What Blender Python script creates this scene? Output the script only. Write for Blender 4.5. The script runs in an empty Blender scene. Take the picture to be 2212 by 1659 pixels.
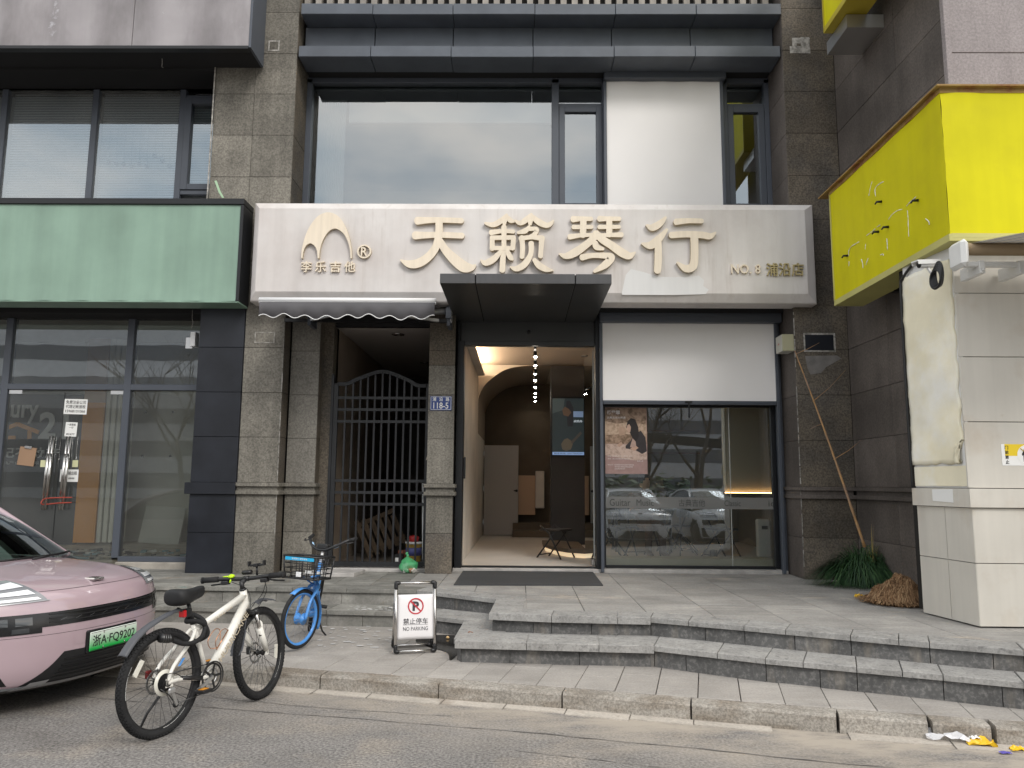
import bpy, bmesh, math, random
from mathutils import Vector, Matrix, Euler
from mathutils.bvhtree import BVHTree
rnd = random.Random(7)
S = bpy.context.scene
COL = S.collection
rad = math.radians

# ------------------------------------------------------------------ camera
FPX, CXP, CYP, CAMH = 1640.0, 1106.0, 829.5, 1.68
PITCH, YAW, ROLL = rad(7.5), rad(.66), rad(.43)
CAMR = Matrix.Rotation(YAW, 3, 'Z') @ Matrix.Rotation(math.pi/2+PITCH, 3, 'X') @ Matrix.Rotation(ROLL, 3, 'Z')
cam = bpy.data.cameras.new('camera'); camo = bpy.data.objects.new('camera', cam); COL.objects.link(camo)
camo.location = (0, 0, CAMH); camo.rotation_euler = CAMR.to_euler()
cam.sensor_width = 36; cam.lens = FPX/2212*36; cam.clip_end = 2000; cam.clip_start = .05
S.camera = camo

# ------------------------------------------------------------------ sky, sun, exposure
SUN_EL, SUN_AZ = rad(40), rad(150)      # azimuth clockwise from +Y
w = bpy.data.worlds.new('World'); S.world = w; w.use_nodes = True
nt = w.node_tree; nt.nodes.clear()
out = nt.nodes.new('ShaderNodeOutputWorld'); bg = nt.nodes.new('ShaderNodeBackground')
sky = nt.nodes.new('ShaderNodeTexSky'); sky.sky_type = 'NISHITA'; sky.sun_disc = False
sky.sun_elevation = SUN_EL; sky.sun_rotation = SUN_AZ; sky.dust_density = 4; sky.air_density = 1.2
tc = nt.nodes.new('ShaderNodeTexCoord'); mp = nt.nodes.new('ShaderNodeMapping'); mp.inputs['Scale'].default_value = (1.0, 1.0, 2.4)
mp.inputs['Location'].default_value = (.35, .6, .2)
nz = nt.nodes.new('ShaderNodeTexNoise'); nz.inputs['Scale'].default_value = 2.6; nz.inputs['Detail'].default_value = 7; nz.inputs['Roughness'].default_value = .52
rp = nt.nodes.new('ShaderNodeValToRGB')
rp.color_ramp.elements[0].position = .38; rp.color_ramp.elements[0].color = (3.7, 4.35, 4.9, 1)
rp.color_ramp.elements[1].position = .66; rp.color_ramp.elements[1].color = (9.2, 8.4, 7.6, 1)
mx = nt.nodes.new('ShaderNodeMix'); mx.data_type = 'RGBA'; mx.inputs[0].default_value = .9
L = nt.links.new
L(tc.outputs['Generated'], mp.inputs['Vector']); L(mp.outputs[0], nz.inputs['Vector']); L(nz.outputs[0], rp.inputs[0])
L(sky.outputs[0], mx.inputs[6]); L(rp.outputs[0], mx.inputs[7]); L(mx.outputs[2], bg.inputs[0]); L(bg.outputs[0], out.inputs[0])
bg.inputs[1].default_value = .15
sd = bpy.data.lights.new('sun', 'SUN'); sd.energy = .85; sd.angle = rad(16); sd.color = (1, .97, .93)
so = bpy.data.objects.new('sun', sd); COL.objects.link(so)
sdir = Vector((math.sin(SUN_AZ)*math.cos(SUN_EL), math.cos(SUN_AZ)*math.cos(SUN_EL), math.sin(SUN_EL)))
so.rotation_euler = sdir.to_track_quat('Z', 'Y').to_euler(); so.location = sdir*40
S.view_settings.view_transform = 'Standard'; S.view_settings.look = 'None'; S.view_settings.gamma = 1
S.view_settings.exposure = .72
S.cycles.use_denoising = True
S.cycles.max_bounces = 8; S.cycles.transparent_max_bounces = 16; S.cycles.sample_clamp_indirect = 4
S.cycles.caustics_reflective = False; S.cycles.caustics_refractive = False

# ------------------------------------------------------------------ photo measurements -> places on real planes
def _ray(x, y): return CAMR @ Vector(((x-CXP)/FPX, -(y-CYP)/FPX, -1))
def PY(x, y, Y): d = _ray(x, y); return Vector((0, 0, CAMH)) + d*(Y/d.y)
def PZ(x, y, z): d = _ray(x, y); return Vector((0, 0, CAMH)) + d*((z-CAMH)/d.z)
def PX(x, y, X): d = _ray(x, y); return Vector((0, 0, CAMH)) + d*(X/d.x)

# ------------------------------------------------------------------ materials
def newmat(name):
    m = bpy.data.materials.new(name); m.use_nodes = True
    return m, m.node_tree, m.node_tree.nodes['Principled BSDF']
def _n(t, kind, **kw):
    n = t.nodes.new('ShaderNode'+kind)
    for k, v in kw.items(): setattr(n, k, v)
    return n
def noisefac(t, scale, lo, hi, detail=4, stretch=None, a=.32, b=.68, rough=.55, offs=0):
    """noise in world position mapped to lo..hi"""
    g = _n(t, 'NewGeometry'); src = g.outputs['Position']
    if stretch or offs:
        mm = _n(t, 'Mapping'); mm.inputs['Scale'].default_value = stretch or (1, 1, 1); mm.inputs['Location'].default_value = (offs, offs*1.7, offs*.6)
        t.links.new(src, mm.inputs[0]); src = mm.outputs[0]
    n = _n(t, 'TexNoise'); n.inputs['Scale'].default_value = scale; n.inputs['Detail'].default_value = detail; n.inputs['Roughness'].default_value = rough
    t.links.new(src, n.inputs['Vector'])
    r = _n(t, 'MapRange'); r.inputs[1].default_value = a; r.inputs[2].default_value = b; r.inputs[3].default_value = lo; r.inputs[4].default_value = hi
    t.links.new(n.outputs[0], r.inputs[0])
    return r.outputs[0], n.outputs[0]
def mul(t, a, b):
    m = _n(t, 'Math', operation='MULTIPLY'); t.links.new(a, m.inputs[0])
    if isinstance(b, (int, float)): m.inputs[1].default_value = b
    else: t.links.new(b, m.inputs[1])
    return m.outputs[0]
def mixc(t, fac, c1, c2):
    m = _n(t, 'Mix', data_type='RGBA')
    t.links.new(fac, m.inputs[0])
    for i, c in ((6, c1), (7, c2)):
        if hasattr(c, 'node'): t.links.new(c, m.inputs[i])
        else: m.inputs[i].default_value = (*c, 1)
    return m.outputs[2]
def surf(name, c, rough=.6, metal=0., var=.0, blot=.0, blot_scale=1.5, speck=.0, speck_scale=120., bump=.0, bump_scale=200.,
         streak=0., streak_scale=9., c2=None, c2_scale=2., c2_lo=.45, c2_hi=.65, spec=.4, coat=0., emis=None, est=0., c2_stretch=None,
         c3=None, c3_scale=3., c3_lo=.55, c3_hi=.62, c3_stretch=None, rough_var=0., sss=0.):
    m, t, p = newmat(name)
    col = None
    if c2: col = mixc(t, noisefac(t, c2_scale, 0, 1, 6, c2_stretch, c2_lo, c2_hi, .62)[0], c, c2)
    if c3: col = mixc(t, noisefac(t, c3_scale, 0, 1, 8, c3_stretch, c3_lo, c3_hi, .68, 3.7)[0], col if col is not None else c, c3)
    facs = []
    if var:
        oi = _n(t, 'ObjectInfo'); r = _n(t, 'MapRange'); r.inputs[3].default_value = 1-var; r.inputs[4].default_value = 1+var
        t.links.new(oi.outputs['Random'], r.inputs[0]); facs.append(r.outputs[0])
    if blot: facs.append(noisefac(t, blot_scale, 1-blot, 1+blot, 6)[0])
    if speck: facs.append(noisefac(t, speck_scale, 1-speck, 1+speck, 3, None, .36, .64, .7)[0])
    if streak: facs.append(noisefac(t, streak_scale, 1-streak, 1+streak*.4, 5, (1, 1, .06), .3, .62)[0])
    if facs:
        f = facs[0]
        for g in facs[1:]: f = mul(t, f, g)
        vm = _n(t, 'VectorMath', operation='SCALE')
        if col is not None: t.links.new(col, vm.inputs[0])
        else: vm.inputs[0].default_value = c
        t.links.new(f, vm.inputs['Scale']); t.links.new(vm.outputs[0], p.inputs['Base Color'])
    elif col is not None: t.links.new(col, p.inputs['Base Color'])
    else: p.inputs['Base Color'].default_value = (*c, 1)
    p.inputs['Roughness'].default_value = rough; p.inputs['Metallic'].default_value = metal
    p.inputs['Specular IOR Level'].default_value = spec
    if coat: p.inputs['Coat Weight'].default_value = coat; p.inputs['Coat Roughness'].default_value = .04
    if rough_var: t.links.new(noisefac(t, 2.2, max(.02, rough-rough_var), rough+rough_var, 5)[0], p.inputs['Roughness'])
    if emis: p.inputs['Emission Color'].default_value = (*emis, 1); p.inputs['Emission Strength'].default_value = est
    if bump:
        b = _n(t, 'Bump'); b.inputs['Strength'].default_value = bump; b.inputs['Distance'].default_value = .004
        t.links.new(noisefac(t, bump_scale, 0, 1, 4)[1], b.inputs['Height']); t.links.new(b.outputs[0], p.inputs['Normal'])
    return m
def glassmat(name, tint=(.92, .95, .93), ior=1.5, k=1.0, base=0., wob=0., dust=0.):
    """a thin pane: mirror reflection by Fresnel, the rest passes straight through"""
    m, t, p = newmat(name); t.nodes.remove(p); o = t.nodes['Material Output']
    fr = _n(t, 'Fresnel'); fr.inputs[0].default_value = ior
    f = _n(t, 'Math', operation='MULTIPLY_ADD', use_clamp=True); t.links.new(fr.outputs[0], f.inputs[0]); f.inputs[1].default_value = k; f.inputs[2].default_value = base
    tr = _n(t, 'BsdfTransparent'); tr.inputs[0].default_value = (*tint, 1)
    gl = _n(t, 'BsdfGlossy'); gl.inputs['Roughness'].default_value = 0.0; gl.inputs[0].default_value = (.90, .96, 1, 1)
    if wob:
        b = _n(t, 'Bump'); b.inputs['Strength'].default_value = wob; b.inputs['Distance'].default_value = .02
        t.links.new(noisefac(t, 1.1, 0, 1, 2)[1], b.inputs['Height']); t.links.new(b.outputs[0], gl.inputs['Normal'])
    mx = _n(t, 'MixShader'); t.links.new(f.outputs[0], mx.inputs[0]); t.links.new(tr.outputs[0], mx.inputs[1]); t.links.new(gl.outputs[0], mx.inputs[2])
    if dust:  # pale diffuse dust film, also put in to brighten dark panes
        df = _n(t, 'BsdfDiffuse'); df.inputs[0].default_value = (.66, .67, .64, 1); m2 = _n(t, 'MixShader')
        t.links.new(noisefac(t, 1.3, dust*.55, dust*1.5, 7, (1, 1, .5))[0], m2.inputs[0]); t.links.new(mx.outputs[0], m2.inputs[1]); t.links.new(df.outputs[0], m2.inputs[2]); t.links.new(m2.outputs[0], o.inputs[0])
    else: t.links.new(mx.outputs[0], o.inputs[0])
    return m
def emit(name, c, s):
    m, t, p = newmat(name); p.inputs['Base Color'].default_value = (*c, 1)
    p.inputs['Emission Color'].default_value = (*c, 1); p.inputs['Emission Strength'].default_value = s
    return m

M = {}
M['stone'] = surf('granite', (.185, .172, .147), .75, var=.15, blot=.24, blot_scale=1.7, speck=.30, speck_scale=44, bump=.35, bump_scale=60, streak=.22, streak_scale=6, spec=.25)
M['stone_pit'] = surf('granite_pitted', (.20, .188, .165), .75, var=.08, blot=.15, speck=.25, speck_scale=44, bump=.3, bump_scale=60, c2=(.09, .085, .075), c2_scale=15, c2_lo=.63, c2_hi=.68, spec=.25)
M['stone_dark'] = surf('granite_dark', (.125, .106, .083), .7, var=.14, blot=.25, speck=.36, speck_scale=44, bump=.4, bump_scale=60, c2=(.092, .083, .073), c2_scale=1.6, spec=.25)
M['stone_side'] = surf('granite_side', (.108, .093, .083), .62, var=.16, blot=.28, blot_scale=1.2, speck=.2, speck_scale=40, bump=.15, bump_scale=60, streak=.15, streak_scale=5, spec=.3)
M['stone_grey'] = surf('granite_pink', (.30, .27, .27), .7, var=.05, blot=.12, speck=.16, speck_scale=40, bump=.15, bump_scale=60, streak=.08, spec=.25)
M['pavejoint'] = surf('sandy_joint', (.15, .135, .118), .95, blot=.3, blot_scale=5, spec=.1)
M['joint'] = surf('joint_mortar', (.03, .028, .026), .9, spec=.1)
M['caulk'] = surf('white_caulk', (.44, .42, .39), .8, blot=.3, blot_scale=20, c2=(.22, .21, .19), c2_scale=14, c2_lo=.4, c2_hi=.6)
M['blackpanel'] = surf('black_panel', (.016, .018, .024), .42, var=.12, blot=.3, blot_scale=3, bump=.05, bump_scale=40, c2=(.06, .06, .065), c2_scale=30, c2_lo=.66, c2_hi=.8, spec=.35)
M['steel'] = surf('grey_flashing', (.095, .108, .13), .48, var=.05, blot=.14, blot_scale=2.5, bump=.05, bump_scale=3, spec=.4)
M['frame'] = surf('window_frame', (.075, .085, .105), .4, blot=.08, spec=.45)
M['framedark'] = surf('black_frame', (.012, .013, .015), .4, spec=.4)
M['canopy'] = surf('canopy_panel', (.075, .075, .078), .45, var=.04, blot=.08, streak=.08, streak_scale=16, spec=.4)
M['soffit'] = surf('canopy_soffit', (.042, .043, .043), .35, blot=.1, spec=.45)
M['void'] = surf('black_soffit', (.032, .032, .033), .8, spec=.1)  # black of the soffits, lintels and sign box cores
M['white'] = surf('white_board', (.69, .66, .64), .6, blot=.03, blot_scale=.8, c2=(.575, .53, .505), c2_scale=.9, c2_lo=.42, c2_hi=.7, streak=.05, streak_scale=8, c3=(.46, .41, .37), c3_scale=7, c3_lo=.56, c3_hi=.88, c3_stretch=(1, 1, .10), spec=.3)
M['whitepatch'] = surf('fresh_white_paint', (.71, .705, .70), .6, streak=.04, spec=.3)
M['cream'] = surf('cream_letter', (.80, .70, .56), .42, blot=.04, streak=.08, streak_scale=20, spec=.4)
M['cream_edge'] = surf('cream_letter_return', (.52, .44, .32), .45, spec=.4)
M['gold'] = surf('brass_letter', (.48, .40, .22), .4, metal=.3, blot=.1)
M['blind'] = surf('white_screen', (.85, .83, .82), .75, blot=.015, spec=.2)
M['asphalt'] = surf('asphalt', (.21, .199, .189), .92, blot=.10, blot_scale=1.7, speck=.45, speck_scale=52, bump=.8, bump_scale=70, c2=(.30, .265, .225), c2_scale=1.6, c2_lo=.5, c2_hi=.75, c3=(.125, .115, .107), c3_scale=1.1, c3_lo=.54, c3_hi=.76, spec=.2)
def dusty(m):
    """sand and dust swept against the kerb, thickest at the right-hand end"""
    t = m.node_tree; p = t.nodes['Principled BSDF']; lk = p.inputs['Base Color'].links[0]; src = lk.from_socket
    g = _n(t, 'NewGeometry'); d = _n(t, 'VectorMath', operation='DOT_PRODUCT'); d.inputs[1].default_value = (.236, .972, 0); t.links.new(g.outputs['Position'], d.inputs[0])
    def mr(sock, a, b, lo, hi):
        r = _n(t, 'MapRange'); r.inputs[1].default_value = a; r.inputs[2].default_value = b; r.inputs[3].default_value = lo; r.inputs[4].default_value = hi; t.links.new(sock, r.inputs[0]); return r.outputs[0]
    sx = _n(t, 'SeparateXYZ'); t.links.new(g.outputs['Position'], sx.inputs[0])
    f = mul(t, mr(d.outputs['Value'], 4.7, 5.75, 0, 1), mr(sx.outputs[0], -2.5, 3.0, .35, 1.15))
    f = mul(t, f, noisefac(t, 2.6, 0, 1.25, 7, (.6, 1.5, 1), .33, .6, .65, 5.1)[0])
    vm = mixc(t, f, src, (.40, .355, .30)); t.links.new(vm, p.inputs['Base Color'])
dusty(M['asphalt'])
M['slab'] = surf('pavement_slab', (.335, .312, .287), .85, var=.08, blot=.10, blot_scale=3, speck=.10, speck_scale=60, bump=.2, bump_scale=70, c2=(.40, .375, .345), c2_scale=3, c2_stretch=(.5, 2.2, 1), c2_lo=.5, c2_hi=.75, c3=(.23, .205, .18), c3_scale=2.2, c3_lo=.64, c3_hi=.76, spec=.25)
M['terrace'] = surf('terrace_slab', (.305, .293, .276), .8, var=.09, blot=.14, blot_scale=2.5, speck=.12, speck_scale=50, bump=.2, bump_scale=60, c2=(.40, .38, .35), c2_scale=5, c2_stretch=(.4, 2.6, 1), c2_lo=.54, c2_hi=.72, c3=(.45, .40, .345), c3_scale=1.1, c3_stretch=(.7, 1.4, 1), c3_lo=.60, c3_hi=.67, spec=.25)
M['slate'] = surf('slate_slab', (.215, .21, .19), .75, var=.2, blot=.25, blot_scale=4, bump=.5, bump_scale=12, speck=.12, speck_scale=40, c2=(.32, .305, .28), c2_scale=5, c2_stretch=(.4, 2.5, 1), c2_lo=.5, c2_hi=.7, c3=(.22, .165, .105), c3_scale=2.4, c3_lo=.6, c3_hi=.72, spec=.35)
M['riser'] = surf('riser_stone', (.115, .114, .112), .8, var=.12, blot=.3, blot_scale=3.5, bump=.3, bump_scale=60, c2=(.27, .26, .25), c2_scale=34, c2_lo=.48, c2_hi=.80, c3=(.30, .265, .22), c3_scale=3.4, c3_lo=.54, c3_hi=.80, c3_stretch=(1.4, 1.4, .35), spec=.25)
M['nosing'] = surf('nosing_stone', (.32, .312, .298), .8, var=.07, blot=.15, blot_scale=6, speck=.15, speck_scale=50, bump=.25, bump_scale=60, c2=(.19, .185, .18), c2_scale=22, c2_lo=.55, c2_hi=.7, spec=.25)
M['kerb'] = surf('kerb_granite', (.34, .315, .28), .88, var=.06, blot=.15, speck=.30, speck_scale=62, bump=.5, bump_scale=70, c2=(.22, .19, .155), c2_scale=2.2, c2_stretch=(1, 1, 4), spec=.2)
M['gutter'] = surf('gutter_concrete', (.45, .41, .36), .9, var=.05, blot=.15, blot_scale=4, speck=.12, speck_scale=50, bump=.2, c2=(.29, .25, .21), c2_scale=4, c2_lo=.55, c2_hi=.7, spec=.2)
M['concrete'] = surf('grey_concrete_sign', (.33, .31, .32), .75, blot=.16, blot_scale=.9, streak=.16, streak_scale=2.2, c2=(.22, .205, .21), c2_scale=1.0, c2_stretch=(1, 1, .4), c3=(.58, .58, .62), c3_scale=2.0, c3_lo=.64, c3_hi=.74, bump=.1, bump_scale=50, spec=.3)
M['render'] = surf('rough_render', (.36, .33, .29), .9, blot=.2, blot_scale=5, bump=.8, bump_scale=25, spec=.2)
M['green'] = surf('green_sign', (.222, .335, .264), .42, blot=.09, blot_scale=1.6, bump=.12, bump_scale=4, streak=.12, streak_scale=4, spec=.45)
M['yellow'] = surf('yellow_sheet', (.60, .55, .004), .6, blot=.06, blot_scale=1.5, bump=.2, bump_scale=5, streak=.07, streak_scale=4, c2=(.52, .46, .01), c2_scale=1.4, c2_lo=.5, c2_hi=.8, spec=.15)
M['yellowtrim'] = surf('yellow_trim', (.50, .47, .16), .45, blot=.1)
M['rusttrim'] = surf('rusty_trim', (.34, .22, .06), .6, blot=.3, blot_scale=5, c2=(.16, .06, .02), c2_scale=5)
M['beige'] = surf('beige_panel', (.60, .57, .51), .38, blot=.05, blot_scale=1.5, c2=(.52, .46, .38), c2_scale=2.2, c2_lo=.55, c2_hi=.8, c3=(.42, .34, .24), c3_scale=5, c3_lo=.66, c3_hi=.84, streak=.06, spec=.45)
M['foam'] = surf('sprayed_foam_panel', (.82, .76, .58), .8, blot=.08, blot_scale=2, c2=(.86, .84, .77), c2_scale=1.3, bump=.9, bump_scale=10, spec=.2)
M['black'] = surf('black_plastic', (.014, .014, .015), .45, spec=.4)
M['rubber'] = surf('tyre_rubber', (.022, .022, .023), .75, blot=.2, blot_scale=20, spec=.25)
M['chrome'] = surf('polished_steel', (.62, .60, .58), .22, metal=1)
M['alu'] = surf('brushed_aluminium', (.60, .60, .60), .35, metal=.9)
M['glass'] = glassmat('window_glass', (.90, .93, .90), 1.5, 3.0, .05, wob=.02, dust=.035)
M['glass_up'] = glassmat('coated_glass', (.66, .72, .72), 1.5, 2.2, .17, wob=.02)
M['glass_clear'] = glassmat('clear_glass', (.90, .94, .91), 1.5, 1.0, 0)

# ------------------------------------------------------------------ geometry helpers
def link(o, parent=None):
    COL.objects.link(o)
    if parent: o.parent = parent
    return o
def tag(o, label=None, cat=None, group=None, kind=None):
    if label: o['label'] = label
    if cat: o['category'] = cat
    if group: o['group'] = group
    if kind: o['kind'] = kind
    return o
def thing(name, label, cat, loc=(0, 0, 0), rot=(0, 0, 0), group=None):
    o = bpy.data.objects.new(name, None); COL.objects.link(o); o.empty_display_size = .1
    o.location = loc; o.rotation_euler = rot
    return tag(o, label, cat, group)
def mesh_obj(name, verts, faces, m, parent=None, smooth=False, mats=None, fm=None):
    me = bpy.data.meshes.new(name); me.from_pydata([tuple(v) for v in verts], [], faces); me.update()
    for x in (mats or [m]): me.materials.append(M[x] if isinstance(x, str) else x)
    if fm: me.polygons.foreach_set('material_index', fm)
    if smooth: me.polygons.foreach_set('use_smooth', [True]*len(me.polygons))
    return link(bpy.data.objects.new(name, me), parent)
class MB:
    """collects shapes that belong to one part"""
    def __init__(s): s.v = []; s.f = []; s.mi = []; s.sm = []
    def add(s, verts, faces, mi=0, smooth=False):
        b = len(s.v); s.v += [Vector(v) for v in verts]; s.f += [tuple(i+b for i in f) for f in faces]
        s.mi += [mi]*len(faces); s.sm += [smooth]*len(faces); return s
    def box(s, x0, x1, y0, y1, z0, z1, mi=0, bev=0.):
        if bev <= 0:
            v = [(x, y, z) for z in (z0, z1) for y in (y0, y1) for x in (x0, x1)]
            return s.add(v, [(0, 2, 3, 1), (4, 5, 7, 6), (0, 1, 5, 4), (2, 6, 7, 3), (0, 4, 6, 2), (1, 3, 7, 5)], mi)
        bm = bmesh.new(); bmesh.ops.create_cube(bm, size=1)
        for q in bm.verts: q.co = Vector(((x0+x1)/2+q.co.x*(x1-x0), (y0+y1)/2+q.co.y*(y1-y0), (z0+z1)/2+q.co.z*(z1-z0)))
        bmesh.ops.bevel(bm, geom=bm.edges[:], offset=bev, segments=1, affect='EDGES')
        bm.verts.index_update(); s.add([q.co.copy() for q in bm.verts], [[q.index for q in f.verts] for f in bm.faces], mi); bm.free(); return s
    def obox(s, c, ax, hx, hy, hz, mi=0):
        """box with centre c and axes ax (3 vectors)"""
        c = Vector(c); v = [c+ax[0]*hx*i+ax[1]*hy*j+ax[2]*hz*k for k in (-1, 1) for j in (-1, 1) for i in (-1, 1)]
        return s.add(v, [(0, 2, 3, 1), (4, 5, 7, 6), (0, 1, 5, 4), (2, 6, 7, 3), (0, 4, 6, 2), (1, 3, 7, 5)], mi)
    def bar(s, p, q, wx, wy, mi=0, up=(0, 0, 1)):
        p, q = Vector(p), Vector(q); d = (q-p); n = d.normalized(); u = Vector(up)
        if abs(n.dot(u)) > .95: u = Vector((1, 0, 0))
        a = n.cross(u).normalized(); b = a.cross(n)
        return s.obox((p+q)/2, (a, b, n), wx/2, wy/2, d.length/2, mi)
    def tube(s, pts, r, seg=8, mi=0, closed=False, smooth=True, caps=True):
        pts = [Vector(p) for p in pts]; n = len(pts); rs = r if isinstance(r, (list, tuple)) else [r]*n
        rings = []; ref = None
        for i in range(n):
            if closed: t = pts[(i+1) % n]-pts[i-1]
            else: t = pts[min(i+1, n-1)]-pts[max(i-1, 0)]
            t.normalize()
            if ref is None:
                ref = Vector((0, 0, 1)) if abs(t.z) < .9 else Vector((1, 0, 0))
            a = t.cross(ref); 
            if a.length < 1e-5: a = t.cross(Vector((0, 1, 0)))
            a.normalize(); b = a.cross(t).normalized(); ref = b
            rings.append([pts[i]+(a*math.cos(2*math.pi*k/seg)+b*math.sin(2*math.pi*k/seg))*rs[i] for k in range(seg)])
        v = [p for rg in rings for p in rg]; f = []
        for i in range(n if closed else n-1):
            j = (i+1) % n
            for k in range(seg): f.append((i*seg+k, i*seg+(k+1) % seg, j*seg+(k+1) % seg, j*seg+k))
        if caps and not closed: f.append(tuple(range(seg))[::-1]); f.append(tuple((n-1)*seg+k for k in range(seg)))
        return s.add(v, f, mi, smooth)
    def lathe(s, prof, c=(0, 0, 0), ax=(0, 0, 1), seg=16, mi=0, smooth=True):
        """prof = [(radius, height)]"""
        c = Vector(c); n = Vector(ax).normalized(); a = n.orthogonal().normalized(); b = n.cross(a); v = []; f = []
        for r, h in prof: v += [c+n*h+(a*math.cos(2*math.pi*k/seg)+b*math.sin(2*math.pi*k/seg))*r for k in range(seg)]
        for i in range(len(prof)-1):
            for k in range(seg): f.append((i*seg+k, i*seg+(k+1) % seg, (i+1)*seg+(k+1) % seg, (i+1)*seg+k))
        loop = prof[0] == prof[-1] or (abs(prof[0][0]-prof[-1][0]) < 1e-6 and abs(prof[0][1]-prof[-1][1]) < 1e-6)
        if prof[0][0] > 1e-4 and not loop: f.append(tuple(range(seg))[::-1])
        if prof[-1][0] > 1e-4 and not loop: f.append(tuple((len(prof)-1)*seg+k for k in range(seg)))
        return s.add(v, f, mi, smooth)
    def prism(s, poly, d, mi=0, side=None):
        """flat polygon (3-D points) pushed along d"""
        n = len(poly); v = [Vector(p) for p in poly]+[Vector(p)+Vector(d) for p in poly]
        s.add(v, [tuple(range(n))[::-1], tuple(range(n, 2*n))], mi)
        return s.add(v, [(i, (i+1) % n, n+(i+1) % n, n+i) for i in range(n)], mi if side is None else side)
    def build(s, name, m, parent=None, loc=None, rot=None):
        mats = m if isinstance(m, (list, tuple)) else [m]
        o = mesh_obj(name, s.v, s.f, None, parent, False, mats, s.mi)
        o.data.polygons.foreach_set('use_smooth', s.sm); o.data.update()
        if loc: o.location = loc
        if rot: o.rotation_euler = rot
        return o
def box(name, x0, x1, y0, y1, z0, z1, m, parent=None, bev=0.):
    return MB().box(x0, x1, y0, y1, z0, z1, 0, bev).build(name, m, parent)
def struct(o): o['kind'] = 'structure'; return o
def fix(o):
    bm = bmesh.new(); bm.from_mesh(o.data); bmesh.ops.recalc_face_normals(bm, faces=bm.faces[:]); bm.to_mesh(o.data); bm.free(); return o
def catmull(pts, n=6, closed=False):
    """smooth curve through tuples of any length"""
    P = [tuple(p) for p in pts]; out_ = []; N = len(P); rng = range(N if closed else N-1)
    for i in rng:
        p0 = P[i-1] if (closed or i > 0) else P[0]; p1 = P[i]; p2 = P[(i+1) % N]; p3 = P[(i+2) % N] if (closed or i+2 < N) else P[-1]
        for k in range(n):
            t = k/n; out_.append(tuple(.5*((2*b)+(-a+c)*t+(2*a-5*b+4*c-d)*t*t+(-a+3*b-3*c+d)*t**3) for a, b, c, d in zip(p0, p1, p2, p3)))
    if not closed: out_.append(P[-1])
    return out_
def curve3(pts, n=6, closed=False): return [Vector(p) for p in catmull([tuple(p) for p in pts], n, closed)]
def copy_tree(o, parent=None):
    c = o.copy(); COL.objects.link(c); c.parent = parent
    for ch in list(o.children): copy_tree(ch, c)
    return c
_dgtmp = []
def text(name, s, w_, h_, m, parent, org, ux=(1, 0, 0), uy=(0, 0, 1), depth=.002, bold=0., align='C', keep=False):
    """lettering as a mesh, fitted into w_ x h_, centred (or left) at org on the plane ux, uy"""
    cu = bpy.data.curves.new('lettering', 'FONT'); cu.body = s; cu.size = 1; cu.offset = bold; cu.extrude = .5; cu.resolution_u = 3
    ob = bpy.data.objects.new('lettering', cu); COL.objects.link(ob)
    dg = bpy.context.evaluated_depsgraph_get(); me = bpy.data.meshes.new_from_object(ob.evaluated_get(dg))
    bpy.data.objects.remove(ob); bpy.data.curves.remove(cu)
    vs = [v.co for v in me.vertices]; x0 = min(v.x for v in vs); x1 = max(v.x for v in vs); y0 = min(v.y for v in vs); y1 = max(v.y for v in vs)
    if w_ is None: sy = h_/(y1-y0); sx = sy
    elif h_ is None: sx = w_/(x1-x0); sy = sx
    else: sx, sy = w_/(x1-x0), h_/(y1-y0)
    ux, uy = Vector(ux).normalized(), Vector(uy).normalized(); uz = ux.cross(uy); org = Vector(org)
    cx = x0 if align == 'L' else (x0+x1)/2; cy = (y0+y1)/2
    for v in me.vertices: v.co = org+ux*((v.co.x-cx)*sx)+uy*((v.co.y-cy)*sy)+uz*((v.co.z+.5)*depth)
    me.materials.clear(); me.materials.append(M[m] if isinstance(m, str) else m); me.update()
    return link(bpy.data.objects.new(name, me), parent)
M['tarline'] = surf('tar_seam', (.14, .13, .122), .9, blot=.3, blot_scale=9)
# ================================================================== ground
struct(mesh_obj('road', [(-160, -160, 0), (160, -160, 0), (160, 60, 0), (-160, 60, 0)], [(0, 1, 2, 3)], 'asphalt'))
KERB = [(-9, 8.22), (-4.5, 7.12), (-2.45, 6.625), (-1.6, 6.43), (-.62, 6.2), (.325, 5.98), (1.585, 5.645), (2.2, 5.50), (3.3, 5.25), (8, 4.2)]
def kerb_y(x):
    for (a, b), (c, d) in zip(KERB, KERB[1:]):
        if x <= c or c == 8: return b+(d-b)*(x-a)/(c-a)
KD = Vector((1, -.243, 0)).normalized(); KN = Vector((.243, 1, 0)).normalized()     # along and across the kerb
KTOP, KW = .122, .15
def side_z(x, y): return KTOP+.004+.019*max(0, (y-kerb_y(x))*.97)
kb = thing('kerb', None, None); struct(kb)
kj = [-8.6, -7.6, -6.6, -5.6, -4.6, -3.6, -2.62, -1.62, -.63, .325, 1.24, 2.19, 2.76, 3.13, 4.1, 5.1, 6.1, 7.1]
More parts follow.
